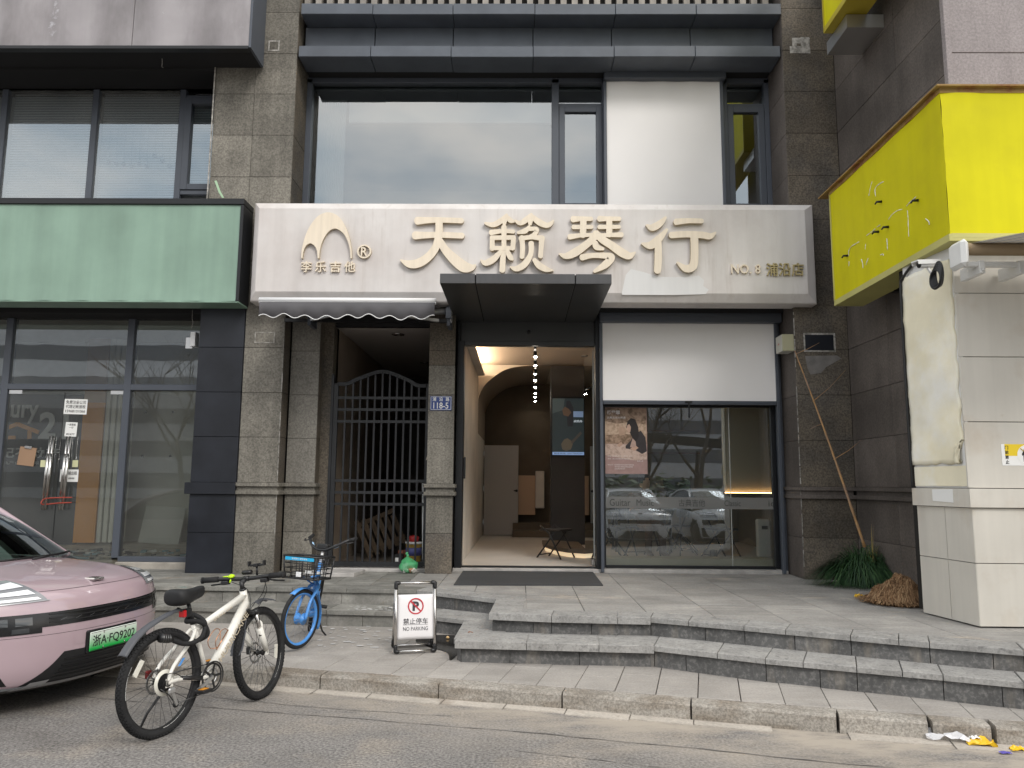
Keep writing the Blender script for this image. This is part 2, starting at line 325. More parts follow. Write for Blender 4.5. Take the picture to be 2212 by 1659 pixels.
for i, (a, b) in enumerate(zip(kj, kj[1:])):
    g = .006 if i not in (11, 12, 13) else .016
    sec = [(0, -.03), (0, KTOP-.018), (.008, KTOP-.005), (.022, KTOP), (KW, KTOP+.002), (KW, -.03)]
    v = []
    n = 5
    for k in range(n+1):
        x = a+g+(b-a-2*g)*k/n; y = kerb_y(x); dz = rnd.uniform(-.003, .003)
        sk = .03*(1 if i in (7, 10, 11) else 0)*(1 if k == n else 0)
        for d, z in sec: v.append((x+KN.x*d+sk*(d > .03), y+KN.y*d+rnd.uniform(-.002, .002), z+dz*(z > 0)))
    m_ = len(sec); f = [(k*m_+j, k*m_+j+1, (k+1)*m_+j+1, (k+1)*m_+j) for k in range(n) for j in range(m_-1)]
    f += [tuple(range(m_)), tuple(n*m_+j for j in range(m_))[::-1]]
    fix(mesh_obj('kerb_stone', v, f, 'kerb', kb))
gt = thing('gutter', None, None); struct(gt)
x = -4.6
while x < 3.9:
    ln = rnd.uniform(.38, .62)
    if not (1.75 < x < 2.05):
        n = 6; w0 = rnd.uniform(.075, .12); w1 = w0+rnd.uniform(-.02, .02)
        if x > 2: w0 = rnd.uniform(.03, .15); w1 = rnd.uniform(.03, .12)
        a, b = [], []
        for k in range(n+1):
            xx = x+.004+(ln-.008)*k/n; yy = kerb_y(xx)
            a.append((xx, yy+.002, .011)); ww = w0+(w1-w0)*k/n+rnd.uniform(-.006, .006); b.append((xx-KN.x*ww, yy-KN.y*ww, .006))
        v = a+b+[(p[0], p[1]-.002, -.02) for p in b]
        f = [(k, k+1, n+2+k, n+1+k) for k in range(n)]+[(n+1+k, n+2+k, 2*n+3+k, 2*n+2+k) for k in range(n)]
        fix(mesh_obj('gutter_slab', v, f, 'gutter', gt))
    x += ln
# old seam and hairline cracks in the asphalt
for k_, (off, x0, x1, wd) in enumerate(((.62, -4.4, 3.2, .011), (.95, .2, 4.4, .008), (.40, -3.4, -.4, .007))):
    v = []; n = 90; ph = rnd.uniform(0, 6)
    for i in range(n+1):
        xx = x0+(x1-x0)*i/n; d_ = off+.035*math.sin(i*.07+ph)+.006*math.sin(i*.43+ph)+rnd.uniform(-.006, .006); ww = wd*rnd.uniform(.3, 1.3)
        for e in (-.5, .5): v.append((xx-KN.x*(d_+e*ww), kerb_y(xx)-KN.y*(d_+e*ww), .004))
    struct(mesh_obj('road_crack', v, [(2*i, 2*i+2, 2*i+3, 2*i+1) for i in range(n)], 'tarline'))
# --- pavement of narrow slabs laid across the kerb
pv = struct(mesh_obj('pavement', [(-9, kerb_y(-9)+KW, .07), (8, kerb_y(8)+KW, .07), (8, 12, .07), (-9, 12, .07)], [(0, 1, 2, 3)], 'pavejoint'))
def slab(name, quad, z0, z1, m, parent, tilt=0.002, bev=.004):
    """paving piece from a plan quad; z1 number or function"""
    fz = z1 if callable(z1) else (lambda x_, y_: z1)
    c = sum((Vector((*q, 0)) for q in quad), Vector())/len(quad)
    dz = rnd.uniform(-tilt, tilt); ax, ay = rnd.uniform(-tilt, tilt)*1.5, rnd.uniform(-tilt, tilt)*1.5
    top = [Vector((x_, y_, fz(x_, y_)+dz+ax*(x_-c.x)+ay*(y_-c.y))) for x_, y_ in quad]
    ins = [t+(Vector((c.x, c.y, t.z))-t).normalized()*bev for t in top]
    n = len(quad); v = [Vector((t.x, t.y, z0)) for t in top]+[t-Vector((0, 0, bev)) for t in top]+ins
    f = [(i, (i+1) % n, n+(i+1) % n, n+i) for i in range(n)]+[(n+i, n+(i+1) % n, 2*n+(i+1) % n, 2*n+i) for i in range(n)]+[tuple(2*n+i for i in range(n))]
    return fix(mesh_obj(name, v, f, m, parent))
SW = .305
for i in range(-22, 17):
    s0 = i*SW; a0 = Vector((.1, kerb_y(.1), 0))+KD*s0+KN*KW; 
    a0.y += kerb_y(a0.x)-(kerb_y(.1)+(a0.x-.1)*(-.243))
    dmax = 2.3 if s0 < 0 else 1.2
    d = 0.; L0 = rnd.choice((.22, .36, .5, .6))
    while d < dmax:
        e = d+L0; g = .0025
        q = [a0+KD*g+KN*(d+g), a0+KD*(SW-g)+KN*(d+g), a0+KD*(SW-g)+KN*(e-g), a0+KD*g+KN*(e-g)]
        q = [(p.x-.11*(d if p is q[0] or p is q[1] else e)*0, p.y) for p in q]
        slab('paving_slab', q, .06, side_z, 'slab', pv)
        d = e; L0 = rnd.choice((.42, .6, .6))
# ------------------------------------------------------------------ terrace and its two steps
ZT, ZM = .49, .325
T1 = [(-6.6, 8.95), (-4.258, 8.89), (-2.582, 8.842), (-1.158, 8.772), (-.243, 8.14), (-.28, 7.274), (.292, 7.16), (1.187, 7.1), (1.927, 6.749), (2.674, 6.371), (3.172, 6.115), (3.737, 5.868), (5.6, 5.07)]
T2 = [(-6.6, 8.62), (-4.0, 8.519), (-2.065, 8.353), (-1.34, 8.29), (-.55, 7.87), (-.575, 6.93), (-.521, 6.83), (1.145, 6.702), (1.95, 6.27), (2.561, 6.017), (3.093, 5.80), (3.55, 5.601), (5.4, 4.80)]
def inset(line, d):
    """polyline moved d to its left (towards the building)"""
    L_ = [Vector((*p, 0)) for p in line]; o = []
    for i, p in enumerate(L_):
        ds = []
        if i > 0: ds.append((p-L_[i-1]).normalized())
        if i < len(L_)-1: ds.append((L_[i+1]-p).normalized())
        ns = [Vector((-t.y, t.x, 0)) for t in ds]; n = sum(ns, Vector()); n.normalize()
        o.append(p+n*(d/max(.35, n.dot(ns[0]))))
    return [(q.x, q.y) for q in o]
tr = thing('terrace', None, None); struct(tr)
def core(name, line, z0, z1, m):
    pl = line+[(5.6, 12), (-6.6, 12)]
    b = MB(); b.prism([(x_, y_, z0) for x_, y_ in pl], (0, 0, z1-z0)); return fix(b.build(name, m, tr))
core('base', inset(T1, .05), .05, ZT-.03, 'joint'); core('base', inset(T2, .05), .05, ZM-.03, 'joint')
def pieces(line, d0, d1, z0, z1, name, mats, lens, g=.003, skip=0):
    """row of stones between the offsets d0..d1 of a polyline"""
    A, B = inset(line, d0), inset(line, d1)
    for i in range(len(line)-1):
        a0, a1, b0, b1 = [Vector((*p, 0)) for p in (A[i], A[i+1], B[i], B[i+1])]
        ln = (a1-a0).length; t = 0.; first = rnd.uniform(.4, 1)
        while t < ln-.001:
            e = min(ln, t+rnd.choice(lens)*first); first = 1
            if ln-e < .12: e = ln
            u0, u1 = (t+g)/ln, (e-g)/ln
            q = [a0.lerp(a1, u0), a0.lerp(a1, u1), b0.lerp(b1, u1), b0.lerp(b1, u0)]
            mid = (q[0]+q[1])/2; m = mats(mid.x, mid.y) if callable(mats) else mats
            sh = rnd.uniform(-.002, .003)
            n = (q[3]-q[0]).normalized()*sh
            slab(name, [((p+n).x, (p+n).y) for p in q], z0, z1, m, tr, .0015, .005 if 'nosing' in m else .003)
            t = e
lm = lambda a, b: (lambda x_, y_: a if x_ < -1.1 else b)
RL = (.55, .62, .6)
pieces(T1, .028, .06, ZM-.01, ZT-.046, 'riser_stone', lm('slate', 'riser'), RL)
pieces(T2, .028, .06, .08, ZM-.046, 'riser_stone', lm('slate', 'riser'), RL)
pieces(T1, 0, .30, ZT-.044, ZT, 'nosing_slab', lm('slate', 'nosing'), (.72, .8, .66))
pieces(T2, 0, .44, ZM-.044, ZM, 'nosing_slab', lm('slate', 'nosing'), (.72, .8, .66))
# the middle block has thicker, projecting nosing slabs
pieces([(-.285, 7.25), (.292, 7.14), (1.187, 7.075)], 0, .30, ZT-.058, ZT+.005, 'nosing_slab', 'nosing', (.78, .7), .003)
pieces([(-.56, 6.80), (1.145, 6.675)], 0, .36, ZM-.058, ZM+.005, 'nosing_slab', 'nosing', (.62, .7), .003)
ft = inset(T1, .305)
def front_y(x_):
    best = -1e9
    for (a, b), (c, d) in zip(ft, ft[1:]):
        lo, hi = min(a, c), max(a, c)
        if lo-1e-6 <= x_ <= hi+1e-6 and hi-lo > .02: best = max(best, b+(d-b)*(x_-a)/(c-a))
    return best
xs = [-6.4, -5.7, -5.0, -4.4, -3.9, -3.45, -3.0, -2.6, -2.2, -1.75, -1.35, -.95, -.5, ft[4][0]+.003, .62, 1.2, 1.79, 2.38, 2.97, 3.56, 4.15, 4.74, 5.3]
for x0, x1 in zip(xs, xs[1:]):
    y1 = 11.0; jo = rnd.uniform(0, .3) if x1 < -.4 else .12
    while y1 > 5:
        y0 = y1-(rnd.choice((.3, .42, .55)) if x1 < -.4 else .6)-jo; jo = 0
        fa, fb = front_y(x0), front_y(x1)
        if abs(x0+.5) < .01: fb = ft[4][1]
        if y1 <= min(fa, fb)+.03: break
        g = .003; q = [(x0+g, max(y0+g, fa)), (x1-g, max(y0+g, fb)), (x1-g, max(y1-g, fb+.002)), (x0+g, max(y1-g, fa+.002))]
        slab('paving_slab', q, ZT-.04, ZT, 'slate' if x1 < -1 else 'terrace', tr, .001, .003)
        y1 = y0
mesh_obj('base', [(-.1, 7.45, ZT-.005), (.4, 7.42, ZT-.005), (.4, 8.7, ZT-.005), (-.1, 8.6, ZT-.005)], [(0, 1, 2, 3)], 'terrace', tr)
# dry leaf-brown wet patch in the corner of the steps
wet = surf('wet_stone', (.022, .02, .018), .12, blot=.3, blot_scale=8, spec=.5)
pp = catmull([(-.60, 6.9), (-.66, 7.2), (-.86, 7.42), (-1.0, 7.62), (-.98, 7.86), (-.72, 7.93), (-.56, 7.80), (-.54, 7.3)], 5, True)
struct(mesh_obj('puddle', [(x_, y_, side_z(x_, y_)+.006) for x_, y_ in pp], [tuple(range(len(pp)))], wet))
# door mat
mt = [PZ(1000, 1235, ZT), PZ(1279, 1235, ZT), PZ(1303, 1266, ZT), PZ(980, 1265, ZT)]
M['mat'] = surf('ribbed_mat', (.055, .056, .058), .95, speck=.4, speck_scale=260, bump=.6, bump_scale=260, blot=.12)
b = MB(); b.prism([(p.x, p.y, ZT+.002) for p in mt[::-1]], (0, 0, .011)); tag(fix(b.build('door_mat', 'mat')), 'dark grey ribbed door mat lying in front of the open shop door', 'mat')
# ================================================================== the shop building
YP, YG = 10.15, 10.75
ROWS = [.49, 1.015, 1.517, 1.672, 2.278, 2.881, 3.494, 4.10, 4.70, 5.30, 5.928, 6.545, 7.164, 7.778, 8.416, 9.05]
_tiles = {}
def tile(parent, cx, cz, w_, h_, Y, m, t=.02, g=.004, name='tile', facing='S', jit=.0015, bev=.003):
    """one cladding tile; its front stands at Y (or X for facing W)"""
    key = (round(w_, 3), round(h_, 3), m, t, g, bev)
    if key not in _tiles:
        b = MB(); b.box(-w_/2+g/2, w_/2-g/2, 0, t, -h_/2+g/2, h_/2-g/2, 0, bev)
        o = b.build('tile', m); _tiles[key] = o.data; bpy.data.objects.remove(o)
    o = link(bpy.data.objects.new(name, _tiles[key]), parent)
    j = rnd.uniform(-jit, jit)
    if facing == 'S': o.location = (cx, Y+j, cz)
    else: o.location = (Y+j, cx, cz); o.rotation_euler = (0, 0, -math.pi/2)
    return o
def clad(parent, xs, zs, Y, m, facing='S', name='tile', mfn=None, **kw):
    for a, b in zip(xs, xs[1:]):
        for c, d in zip(zs, zs[1:]):
            mm = mfn((a+b)/2, (c+d)/2) if mfn else m
            if mm: tile(parent, (a+b)/2, (c+d)/2, abs(b-a), d-c, Y, mm, facing=facing, name=name, **kw)
RL_ = [r for r in ROWS if r <= 1.517]; RM = [r for r in ROWS if 1.672 <= r <= 4.11]; RU = [r for r in ROWS if r >= 4.10]
bd = thing('shop_building', 'dark granite clad shop building with big upstairs window and white fascia sign', 'building', (0, 10.15, .49))
bd.location = (0, 0, 0)
def belt(parent, x0, x1, y, ret=.3, m='stone'):
    b = MB()
    for z0, z1, pr in ((1.517, 1.567, .045), (1.622, 1.672, .05)): b.box(x0-.03, x1+.03, y-pr, y+ret, z0, z1, 0, .004)
    b.box(x0-.005, x1+.005, y-.012, y+ret, 1.5655, 1.6235)
    return b.build('belt_course', m, parent)
def reveal(parent, X, y0, y1, zs, m, face):
    """tiles on a side of a pier (X plane), facing 'W' (-x) or 'E' (+x)"""
    for c, d in zip(zs, zs[1:]):
        o = tile(parent, (y0+y1)/2, (c+d)/2, abs(y1-y0), d-c, X, m, facing='W')
        if face == 'E': o.rotation_euler = (0, 0, math.pi/2)
# left pier, upper storey (two columns of tiles) and lower storey (front pier and set-back pier)
p = box('left_pier', -4.36, -3.25, YP+.02, 11.2, 4.05, 9.05, 'joint', bd)
clad(p, [-4.386, -3.82, -3.234], RU, YP, 'stone')
reveal(p, -3.234, YP+.02, YG, RU, 'stone_dark', 'E')
p = box('front_pier', -3.75, -3.245, YP+.02, 10.95, .47, 4.1, 'joint', bd)
clad(p, [-3.768, -3.224], RL_+[], YP, 'stone'); clad(p, [-3.768, -3.224], RM, YP, 'stone'); belt(p, -3.768, -3.224, YP)
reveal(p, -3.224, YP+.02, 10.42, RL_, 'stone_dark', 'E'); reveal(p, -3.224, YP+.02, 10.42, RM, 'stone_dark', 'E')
p = box('set_back_pier', -3.2, -2.83, 10.42, 10.95, .47, 4.1, 'joint', bd)
clad(p, [-3.2, -2.80], RL_, 10.40, 'stone'); clad(p, [-3.2, -2.80], RM, 10.40, 'stone_pit'); belt(p, -3.2, -2.80, 10.40)
reveal(p, -2.80, 10.42, 10.62, RL_, 'stone_dark', 'E'); reveal(p, -2.80, 10.42, 10.62, RM, 'stone_dark', 'E')
# pillar with the house number
p = box('number_pillar', -1.24, -.92, 10.32, 11.2, .47, 4.1, 'joint', bd)
mf = lambda a, z: 'stone_dark' if 3.2 < z < 3.5 else 'stone'
zz = [.49, 1.015, 1.517]; clad(p, [-1.262, -.902], zz, 10.3, 'stone', mfn=lambda a, z: 'stone_dark' if z < 1 else 'stone')
clad(p, [-1.262, -.902], [1.672, 2.278, 2.881, 3.29, 3.494, 4.1], 10.3, 'stone', mfn=lambda a, z: 'stone_dark' if 3.29 < z else 'stone'); belt(p, -1.262, -.902, 10.3, .2)
# right pier
p = box('right_pier', 3.69, 4.36, 10.07, 11.2, .47, 9.05, 'joint', bd)
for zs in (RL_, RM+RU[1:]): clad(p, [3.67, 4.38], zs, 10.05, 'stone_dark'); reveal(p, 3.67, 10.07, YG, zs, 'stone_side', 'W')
belt(p, 3.67, 4.34, 10.05, .6, 'stone_side')
# caulk lines along pier corners and under the sign (old sealant, smeared)
b = MB()
for X, Y, z0, z1 in ((3.666, 10.045, .5, 4.0), (-3.229, 10.146, 1.0, 4.0), (-4.39, 10.12, 5.5, 7.72)):
    z = z0
    while z < z1:
        h = rnd.uniform(.08, .3); wd = rnd.uniform(.003, .010) if X > -4 else .016
        if rnd.random() < .8 or X < -4: b.box(X-wd/2, X+wd/2, Y-.006, Y+.01, z, min(z+h, z1))
        z += h if X < -4 else h*1.2
b.build('sealant_line', 'caulk', bd)['kind'] = 'stuff'
# chiselled patches (old fixing holes filled and framed with sealant)
def patch(X, Y, z, w_, h_, inner, parent=bd, wid=.02, ragged=.3):
    b = MB()
    for k_, (x0, x1, z0, z1) in enumerate(((-w_/2, w_/2, h_/2-wid, h_/2), (-w_/2, w_/2, -h_/2, -h_/2+wid), (-w_/2, -w_/2+wid, -h_/2, h_/2), (w_/2-wid, w_/2, -h_/2, h_/2))):
        e = [rnd.uniform(0, wid)*ragged for _ in range(4)]
        b.box(X+x0-e[0], X+x1+e[1], Y-.004-.0009*k_, Y+.01, z+z0-e[2], z+z1+e[3])
    if inner: b.box(X-w_/2+wid, X+w_/2-wid, Y-.002, Y+.01, z-h_/2+wid, z+h_/2-wid, 1)
    return b.build('filled_patch', ['caulk', inner or 'caulk'], parent)
M['patchgrey'] = surf('grey_filler', (.19, .18, .17), .85, blot=.2, blot_scale=8)
c = PY(592, 99, YP); patch(c.x, YP, c.z, .16, .16, 'stone', wid=.018)
c = PY(1728, 98, 10.05); patch(c.x, 10.05, c.z, .19, .17, 'stone_dark', wid=.042, ragged=1.2)
c = PY(1770, 740, 10.05); patch(c.x, 10.05, c.z, .42, .25, 'blackpanel', wid=.016); 
c = PY(572, 729, YP); patch(c.x, YP, c.z, .27, .15, 'stone', wid=.008)
b = MB(); c = PY(1776, 790, 10.05)
b.prism([(c.x+dx, 10.046, c.z+dz) for dx, dz in ((-.22, .13), (.2, .14), (.26, .1), (.05, -.02), (-.02, -.1), (-.16, -.12), (-.2, -.02))], (0, .01, 0)); fix(b.build('filled_patch', 'patchgrey', bd))
# ---- metal cornice: flange, recessed panels, flange, soffit
cn = box('cornice', -3.20, 3.64, 10.42, 11.2, 7.72, 9.05, 'void', bd)
cx = [-3.20, -2.17, -1.02, .15, 1.30, 2.45, 3.655]
for a, b_ in zip(cx, cx[1:]):
    tile(cn, (a+b_)/2, 8.095, b_-a, .47, 10.38, 'steel', t=.03, g=.012, name='cornice_panel', jit=.006)
    q = MB().box(-(b_-a)/2+.003, (b_-a)/2-.003, 0, .42, 0, .165, 0, .006).build('flange', 'steel', cn); q.location = ((a+b_)/2, 10.09+rnd.uniform(-.006, .006), 7.703+rnd.uniform(-.004, .004))
    q = MB().box(-(b_-a)/2+.003, (b_-a)/2-.003, 0, .42, 0, .165, 0, .006).build('flange', 'steel', cn); q.location = ((a+b_)/2+.02, 10.05+rnd.uniform(-.006, .006), 8.328+rnd.uniform(-.004, .004))
fl = box('ribbed_cladding', -3.22, 3.67, 10.36, 10.5, 8.48, 9.05, 'joint', bd)
M['rib'] = surf('ribbed_sheet', (.30, .275, .245), .7, var=.1, blot=.25, blot_scale=3, streak=.25, streak_scale=10)
nr = 42
for i in range(nr):
    x = -3.2+6.85*i/nr; wd = 6.85/nr
    o = box('rib', x, x+wd*.52, 10.27, 10.36, 8.5, 9.05, 'rib', fl) if i == 0 else link(bpy.data.objects.new('rib', ribme), fl)
    if i == 0: ribme = o.data
    else: o.location = (6.85*i/nr, 0, 0)
# ---- upstairs window wall
def frame_bars(bars, Y, d, m, name, parent, bev=.004):
    b = MB()
    for x0, x1, z0, z1 in bars: b.box(x0, x1, Y, Y+d, z0, z1, 0, bev)
    return b.build(name, m, parent)
zb, zt = 5.28, 7.70
wf = frame_bars([(-3.234, -3.15, zb, zt), (.44, .545, zb, zt), (1.19, 1.25, zb, zt), (2.985, 3.05, zb, zt), (3.60, 3.67, zb, zt), (-3.234, 3.67, zt-.06, zt+.02)], YG-.06, .12, 'frame', 'window_frame', bd)
def sash(x0, x1):
    zs = (zb, 5.655, 5.735, 7.255, 7.315, zt-.062)
    f = MB()
    f.box(x0, x1, YG-.03, YG+.05, 5.625, 5.69, 0, .004).box(x0, x1, YG-.03, YG+.05, 7.275, 7.33, 0, .004)
    for a, b_, c, d in ((x0+.003, x0+.09, 5.69, 7.275), (x1-.09, x1-.003, 5.69, 7.275)): f.box(a, b_, YG-.045, YG+.04, c, d, 0, .004)
    f.box(x0+.09, x1-.09, YG-.045, YG+.04, 5.692, 5.775, 0, .004).box(x0+.09, x1-.09, YG-.045, YG+.04, 7.19, 7.273, 0, .004)
    s = f.build('window_frame', 'frame', bd)
    for z0, z1, e in ((zb, 5.625, .0), (5.775, 7.19, .09), (7.33, zt-.06, .0)):
        mesh_obj('pane', [(x0+e, YG, z0), (x1-e, YG, z0), (x1-e, YG, z1), (x0+e, YG, z1)], [(0, 1, 2, 3)], 'glass_up', s)
sash(.545, 1.19); sash(3.05, 3.60)
mesh_obj('pane', [(-3.15, YG, zb), (.44, YG, zb), (.44, YG, zt-.06), (-3.15, YG, zt-.06)], [(0, 1, 2, 3)], 'glass_up', wf)
mesh_obj('pane', [(1.25, YG+.02, zb), (2.985, YG+.02, zb), (2.985, YG+.02, zt-.06), (1.25, YG+.02, zt-.06)], [(0, 1, 2, 3)], 'glass_up', wf)
# room behind it
M['plaster'] = surf('plaster', (.62, .60, .57), .8, blot=.04)
M['upwall'] = surf('upstairs_plaster', (.30, .31, .31), .8, blot=.04)
MB().box(-4.3, 4.3, 14.9, 15, 5, 8).box(-4.3, 4.3, 11, 15, 4.9, 5.0).box(-4.4, -4.3, 11.2, 15, 5, 8).box(4.3, 4.4, 11.2, 15, 5, 8).box(-4.3, 4.3, 10.9, 15, 7.62, 7.7).build('upstairs_room', 'upwall', bd)
struct_ = None
# folded curtain and pelmet just inside the big pane
M['curtain'] = surf('sheer_curtain', (.78, .78, .77), .8)
v = []; n = 90
for i in range(n+1):
    x = -3.12+.42*i/n; y = 10.98+.03*math.sin(i*1.05)+.008*math.sin(i*.31)
    v += [(x, y, 5.0), (x, y, 7.5)]
tag(mesh_obj('curtain', v, [(2*i, 2*i+2, 2*i+3, 2*i+1) for i in range(n)], 'curtain', None, True), 'white pleated curtain drawn to one side behind the big upstairs window', 'curtain')
tag(box('pelmet', -2.66, .44, 11.0, 11.05, 7.16, 7.5, 'curtain'), 'pale curtain pelmet across the top inside the big upstairs window', 'pelmet')
# lintel and wall zone behind the sign, soffit, jambs
MB().box(-3.24, 3.69, 10.52, 10.62, 4.12, 5.28).build('lintel', 'joint', bd)
MB().box(-3.2, -.9, 10.66, 10.76, 3.9, 4.12).build('lintel', 'void', bd)
MB().box(-2.80, -2.66, 10.6, 10.9, .49, 3.95).build('jamb', 'stone_dark', bd)
# ---- lower windows: posts, head, sill
frame_bars([(3.61, 3.67, .5, 4.12)], 10.64, .16, 'frame', 'post', bd); sf = frame_bars([(1.115, 1.165, .5, 4.12)], 10.64, .16, 'frame', 'post', bd)
frame_bars([(1.165, 1.20, .545, 2.86), (3.54, 3.605, .545, 2.86), (1.2, 3.54, .535, .575), (1.2, 3.54, 2.78, 2.86)], 10.76, .07, 'framedark', 'window_frame', bd)
box('bulkhead', 1.165, 3.61, 10.82, 10.9, 2.86, 4.12, 'void', bd); box('bulkhead', -.9, 3.67, 10.45, 10.9, 4.08, 4.14, 'void', bd)
ws = 2.955
gl = mesh_obj('pane', [(1.2, 10.79, .575), (ws-.004, 10.79, .575), (ws-.004, 10.79, 2.78), (1.2, 10.79, 2.78)], [(0, 1, 2, 3)], 'glass', sf)
gl2 = mesh_obj('pane', [(ws+.004, 10.79, .575), (3.54, 10.79, .575), (3.54, 10.79, 2.78), (ws+.004, 10.79, 2.78)], [(0, 1, 2, 3)], 'glass', sf)
M['sill'] = surf('cement_sill', (.42, .40, .38), .9, blot=.2, blot_scale=7, bump=.6, bump_scale=40)
MB().box(-.92, 3.66, 10.6, 10.86, .47, .535, 0, .01).build('sill', 'sill', bd)
MB().box(-2.66, -1.25, 10.5, 10.8, .47, .53, 0, .01).build('sill', 'sill', bd)
M['sealant'] = surf('grey_joint', (.5, .52, .5), .4)
box('glass_joint', ws-.004, ws+.004, 10.786, 10.796, .575, 2.78, 'sealant', sf)
# ---- door surround
for q_ in ([(-.90, -.80, .5, 3.70)], [(1.055, 1.115, .5, 4.08)], [(-.90, -.86, 3.7, 4.08)]): frame_bars(q_, 10.62, .2, 'framedark', 'door_jamb', bd)
MB().box(-.86, 1.055, 10.70, 10.80, 3.64, 4.08, 0, .004).box(-.80, 1.055, 10.68, 10.7, 3.64, 3.70, 0, .003).build('door_head', 'soffit', bd)
MB().box(-.80, 1.055, 10.7, 10.82, .535, .552).build('threshold', 'framedark', bd)
b = MB(); b.lathe([(.0, .03), (.02, .026), (.03, 0)], (PY(1142, 717, 10.7).x, 10.702, PY(1142, 717, 10.7).z), (0, -1, 0), 12); b.build('door_sensor', 'black', bd)
# ================================================================== fascia sign
YS = 9.79
def AP(x, y, Y):                       # place on the facade plane at depth Y
    p = PY(x, y, Y); return p
sg = thing('fascia_sign', 'long white fascia sign with raised cream lettering and a mountain shaped logo', 'sign', (0, 9.85, 4.1)); sg.location = (0, 0, 0)
ox0, ox1, oz0, oz1 = -3.62, 3.915, 4.068, 5.437
a_ = PY(561, 451.5, YS); c_ = PY(1746, 633.5, YS); ix0, iz1, ix1, iz0 = a_.x, a_.z, c_.x, c_.z
iz0, iz1 = 4.19, 5.335
rings = [(ox0, ox1, oz0, oz1, 10.13), (ox0, ox1, oz0, oz1, 9.875), (ox0+.012, ox1-.012, oz0+.012, oz1-.008, 9.855), (ix0-.012, ix1+.012, iz0-.012, iz1+.010, YS+.006), (ix0, ix1, iz0, iz1, YS)]
v = []; f = []
for x0, x1, z0, z1, y in rings: v += [(x0, y, z0), (x1, y, z0), (x1, y, z1), (x0, y, z1)]
for i in range(len(rings)-1):
    for k in range(4): f.append((i*4+k, i*4+(k+1) % 4, i*4+4+(k+1) % 4, i*4+4+k))
f += [(16, 17, 18, 19), (3, 2, 1, 0)]
fix(mesh_obj('board', v, f, 'white', sg))
q = [(1640, 690), (1668, 560), (1705, 520), (1790, 540), (1900, 575), (2010, 578), (2120, 575), (2190, 566), (2230, 600), (2222, 640), (2262, 668), (2240, 700), (2000, 706), (1640, 705)]
q = [AP(848.9+.30153*x, 424.4+.30153*y, YS-.0015) for x, y in q]
mesh_obj('repainted_patch', q, [tuple(range(len(q)))], 'whitepatch', sg)
# raised strokes: (x, y, width) in sign drawing units
def stroke_poly(pts, n=7):
    c = catmull(pts, n); L_, R_ = [], []
    for i, (x, y, w_) in enumerate(c):
        x0, y0, _ = c[max(0, i-1)]; x1, y1, _ = c[min(len(c)-1, i+1)]
        dx, dy = x1-x0, y1-y0; l = math.hypot(dx, dy) or 1; nx, ny = -dy/l, dx/l
        L_.append((x+nx*w_/2, y+ny*w_/2)); R_.append((x-nx*w_/2, y-ny*w_/2))
    def cap(c0, c1, wd):      # rounded end
        dx, dy = c0[0]-c1[0], c0[1]-c1[1]; l = math.hypot(dx, dy) or 1; dx, dy = dx/l, dy/l; r = wd/2; o = []
        for k in range(1, 6):
            t = math.pi*k/6; o.append((c0[0]+(-dy*math.cos(t)*-1+dx*math.sin(t)*.8)*r*1.0, c0[1]+(dx*math.cos(t)*-1+dy*math.sin(t)*.8)*r))
        return o
    e0 = cap(c[0], c[1], c[0][2]); e1 = cap(c[-1], c[-2], c[-1][2])
    def near(o, p): return o if math.dist(o[0], p) < math.dist(o[-1], p) else o[::-1]
    poly = L_+near(e1, L_[-1])+R_[::-1]+near(e0, R_[0])
    return poly
def raised(name, strokes, parent, sc, ofx, ofy, Y, depth, mats=('cream', 'cream_edge'), dl=.0008):
    b = MB()
    for i, s in enumerate(strokes):
        poly = stroke_poly(s); y = Y-depth-i*dl
        pts = [AP(ofx+sc*x, ofy+sc*y_, Y) for x, y_ in poly]
        pts = [Vector((p.x, y, p.z)) for p in pts]
        b.prism(pts, (0, depth+i*dl+.002, 0), 0, 1)
    return fix(b.build(name, list(mats), parent))
G1 = [[(178, 184, 56), (250, 180, 44), (340, 178, 38), (494, 183, 38)], [(162, 288, 58), (240, 286, 46), (340, 284, 42), (498, 290, 42)],
      [(333, 188, 52), (332, 280, 52), (312, 365, 55), (262, 436, 58), (190, 484, 62), (120, 492, 52), (60, 464, 12)],
      [(338, 326, 48), (382, 396, 58), (446, 462, 74), (512, 512, 78), (566, 516, 48), (592, 500, 14)]]
G2 = [[(816, 142, 22), (780, 180, 38), (720, 212, 36), (660, 200, 16)], [(812, 148, 24), (840, 180, 36), (866, 188, 20)], [(800, 168, 44), (798, 206, 26)],
      [(992, 138, 22), (955, 176, 40), (910, 202, 30), (876, 182, 14)], [(992, 148, 26), (1040, 190, 44), (1095, 216, 38), (1128, 206, 30), (1148, 182, 12)], [(984, 170, 44), (982, 208, 26)],
      [(704, 268, 40), (790, 258, 28), (864, 262, 28)], [(796, 228, 38), (795, 380, 34), (788, 460, 40), (784, 538, 42)],
      [(712, 306, 34), (712, 386, 36)], [(708, 306, 32), (868, 304, 32)], [(864, 306, 36), (858, 384, 34)], [(712, 380, 30), (862, 380, 30)],
      [(772, 404, 26), (722, 458, 46), (664, 486, 40), (630, 464, 10)], [(818, 402, 32), (842, 446, 38), (858, 462, 16)],
      [(976, 228, 22), (946, 258, 38), (896, 270, 20)], [(980, 244, 30), (1030, 246, 30), (1010, 285, 32), (962, 308, 24)],
      [(922, 304, 38), (928, 370, 36), (924, 444, 34)], [(914, 312, 36), (990, 304, 30), (1066, 310, 40)], [(1066, 306, 40), (1060, 380, 34), (1056, 440, 34)],
      [(990, 346, 40), (986, 424, 36), (944, 494, 46), (884, 528, 38), (842, 514, 12)], [(1012, 464, 30), (1046, 504, 46), (1098, 532, 38), (1146, 540, 8)]]
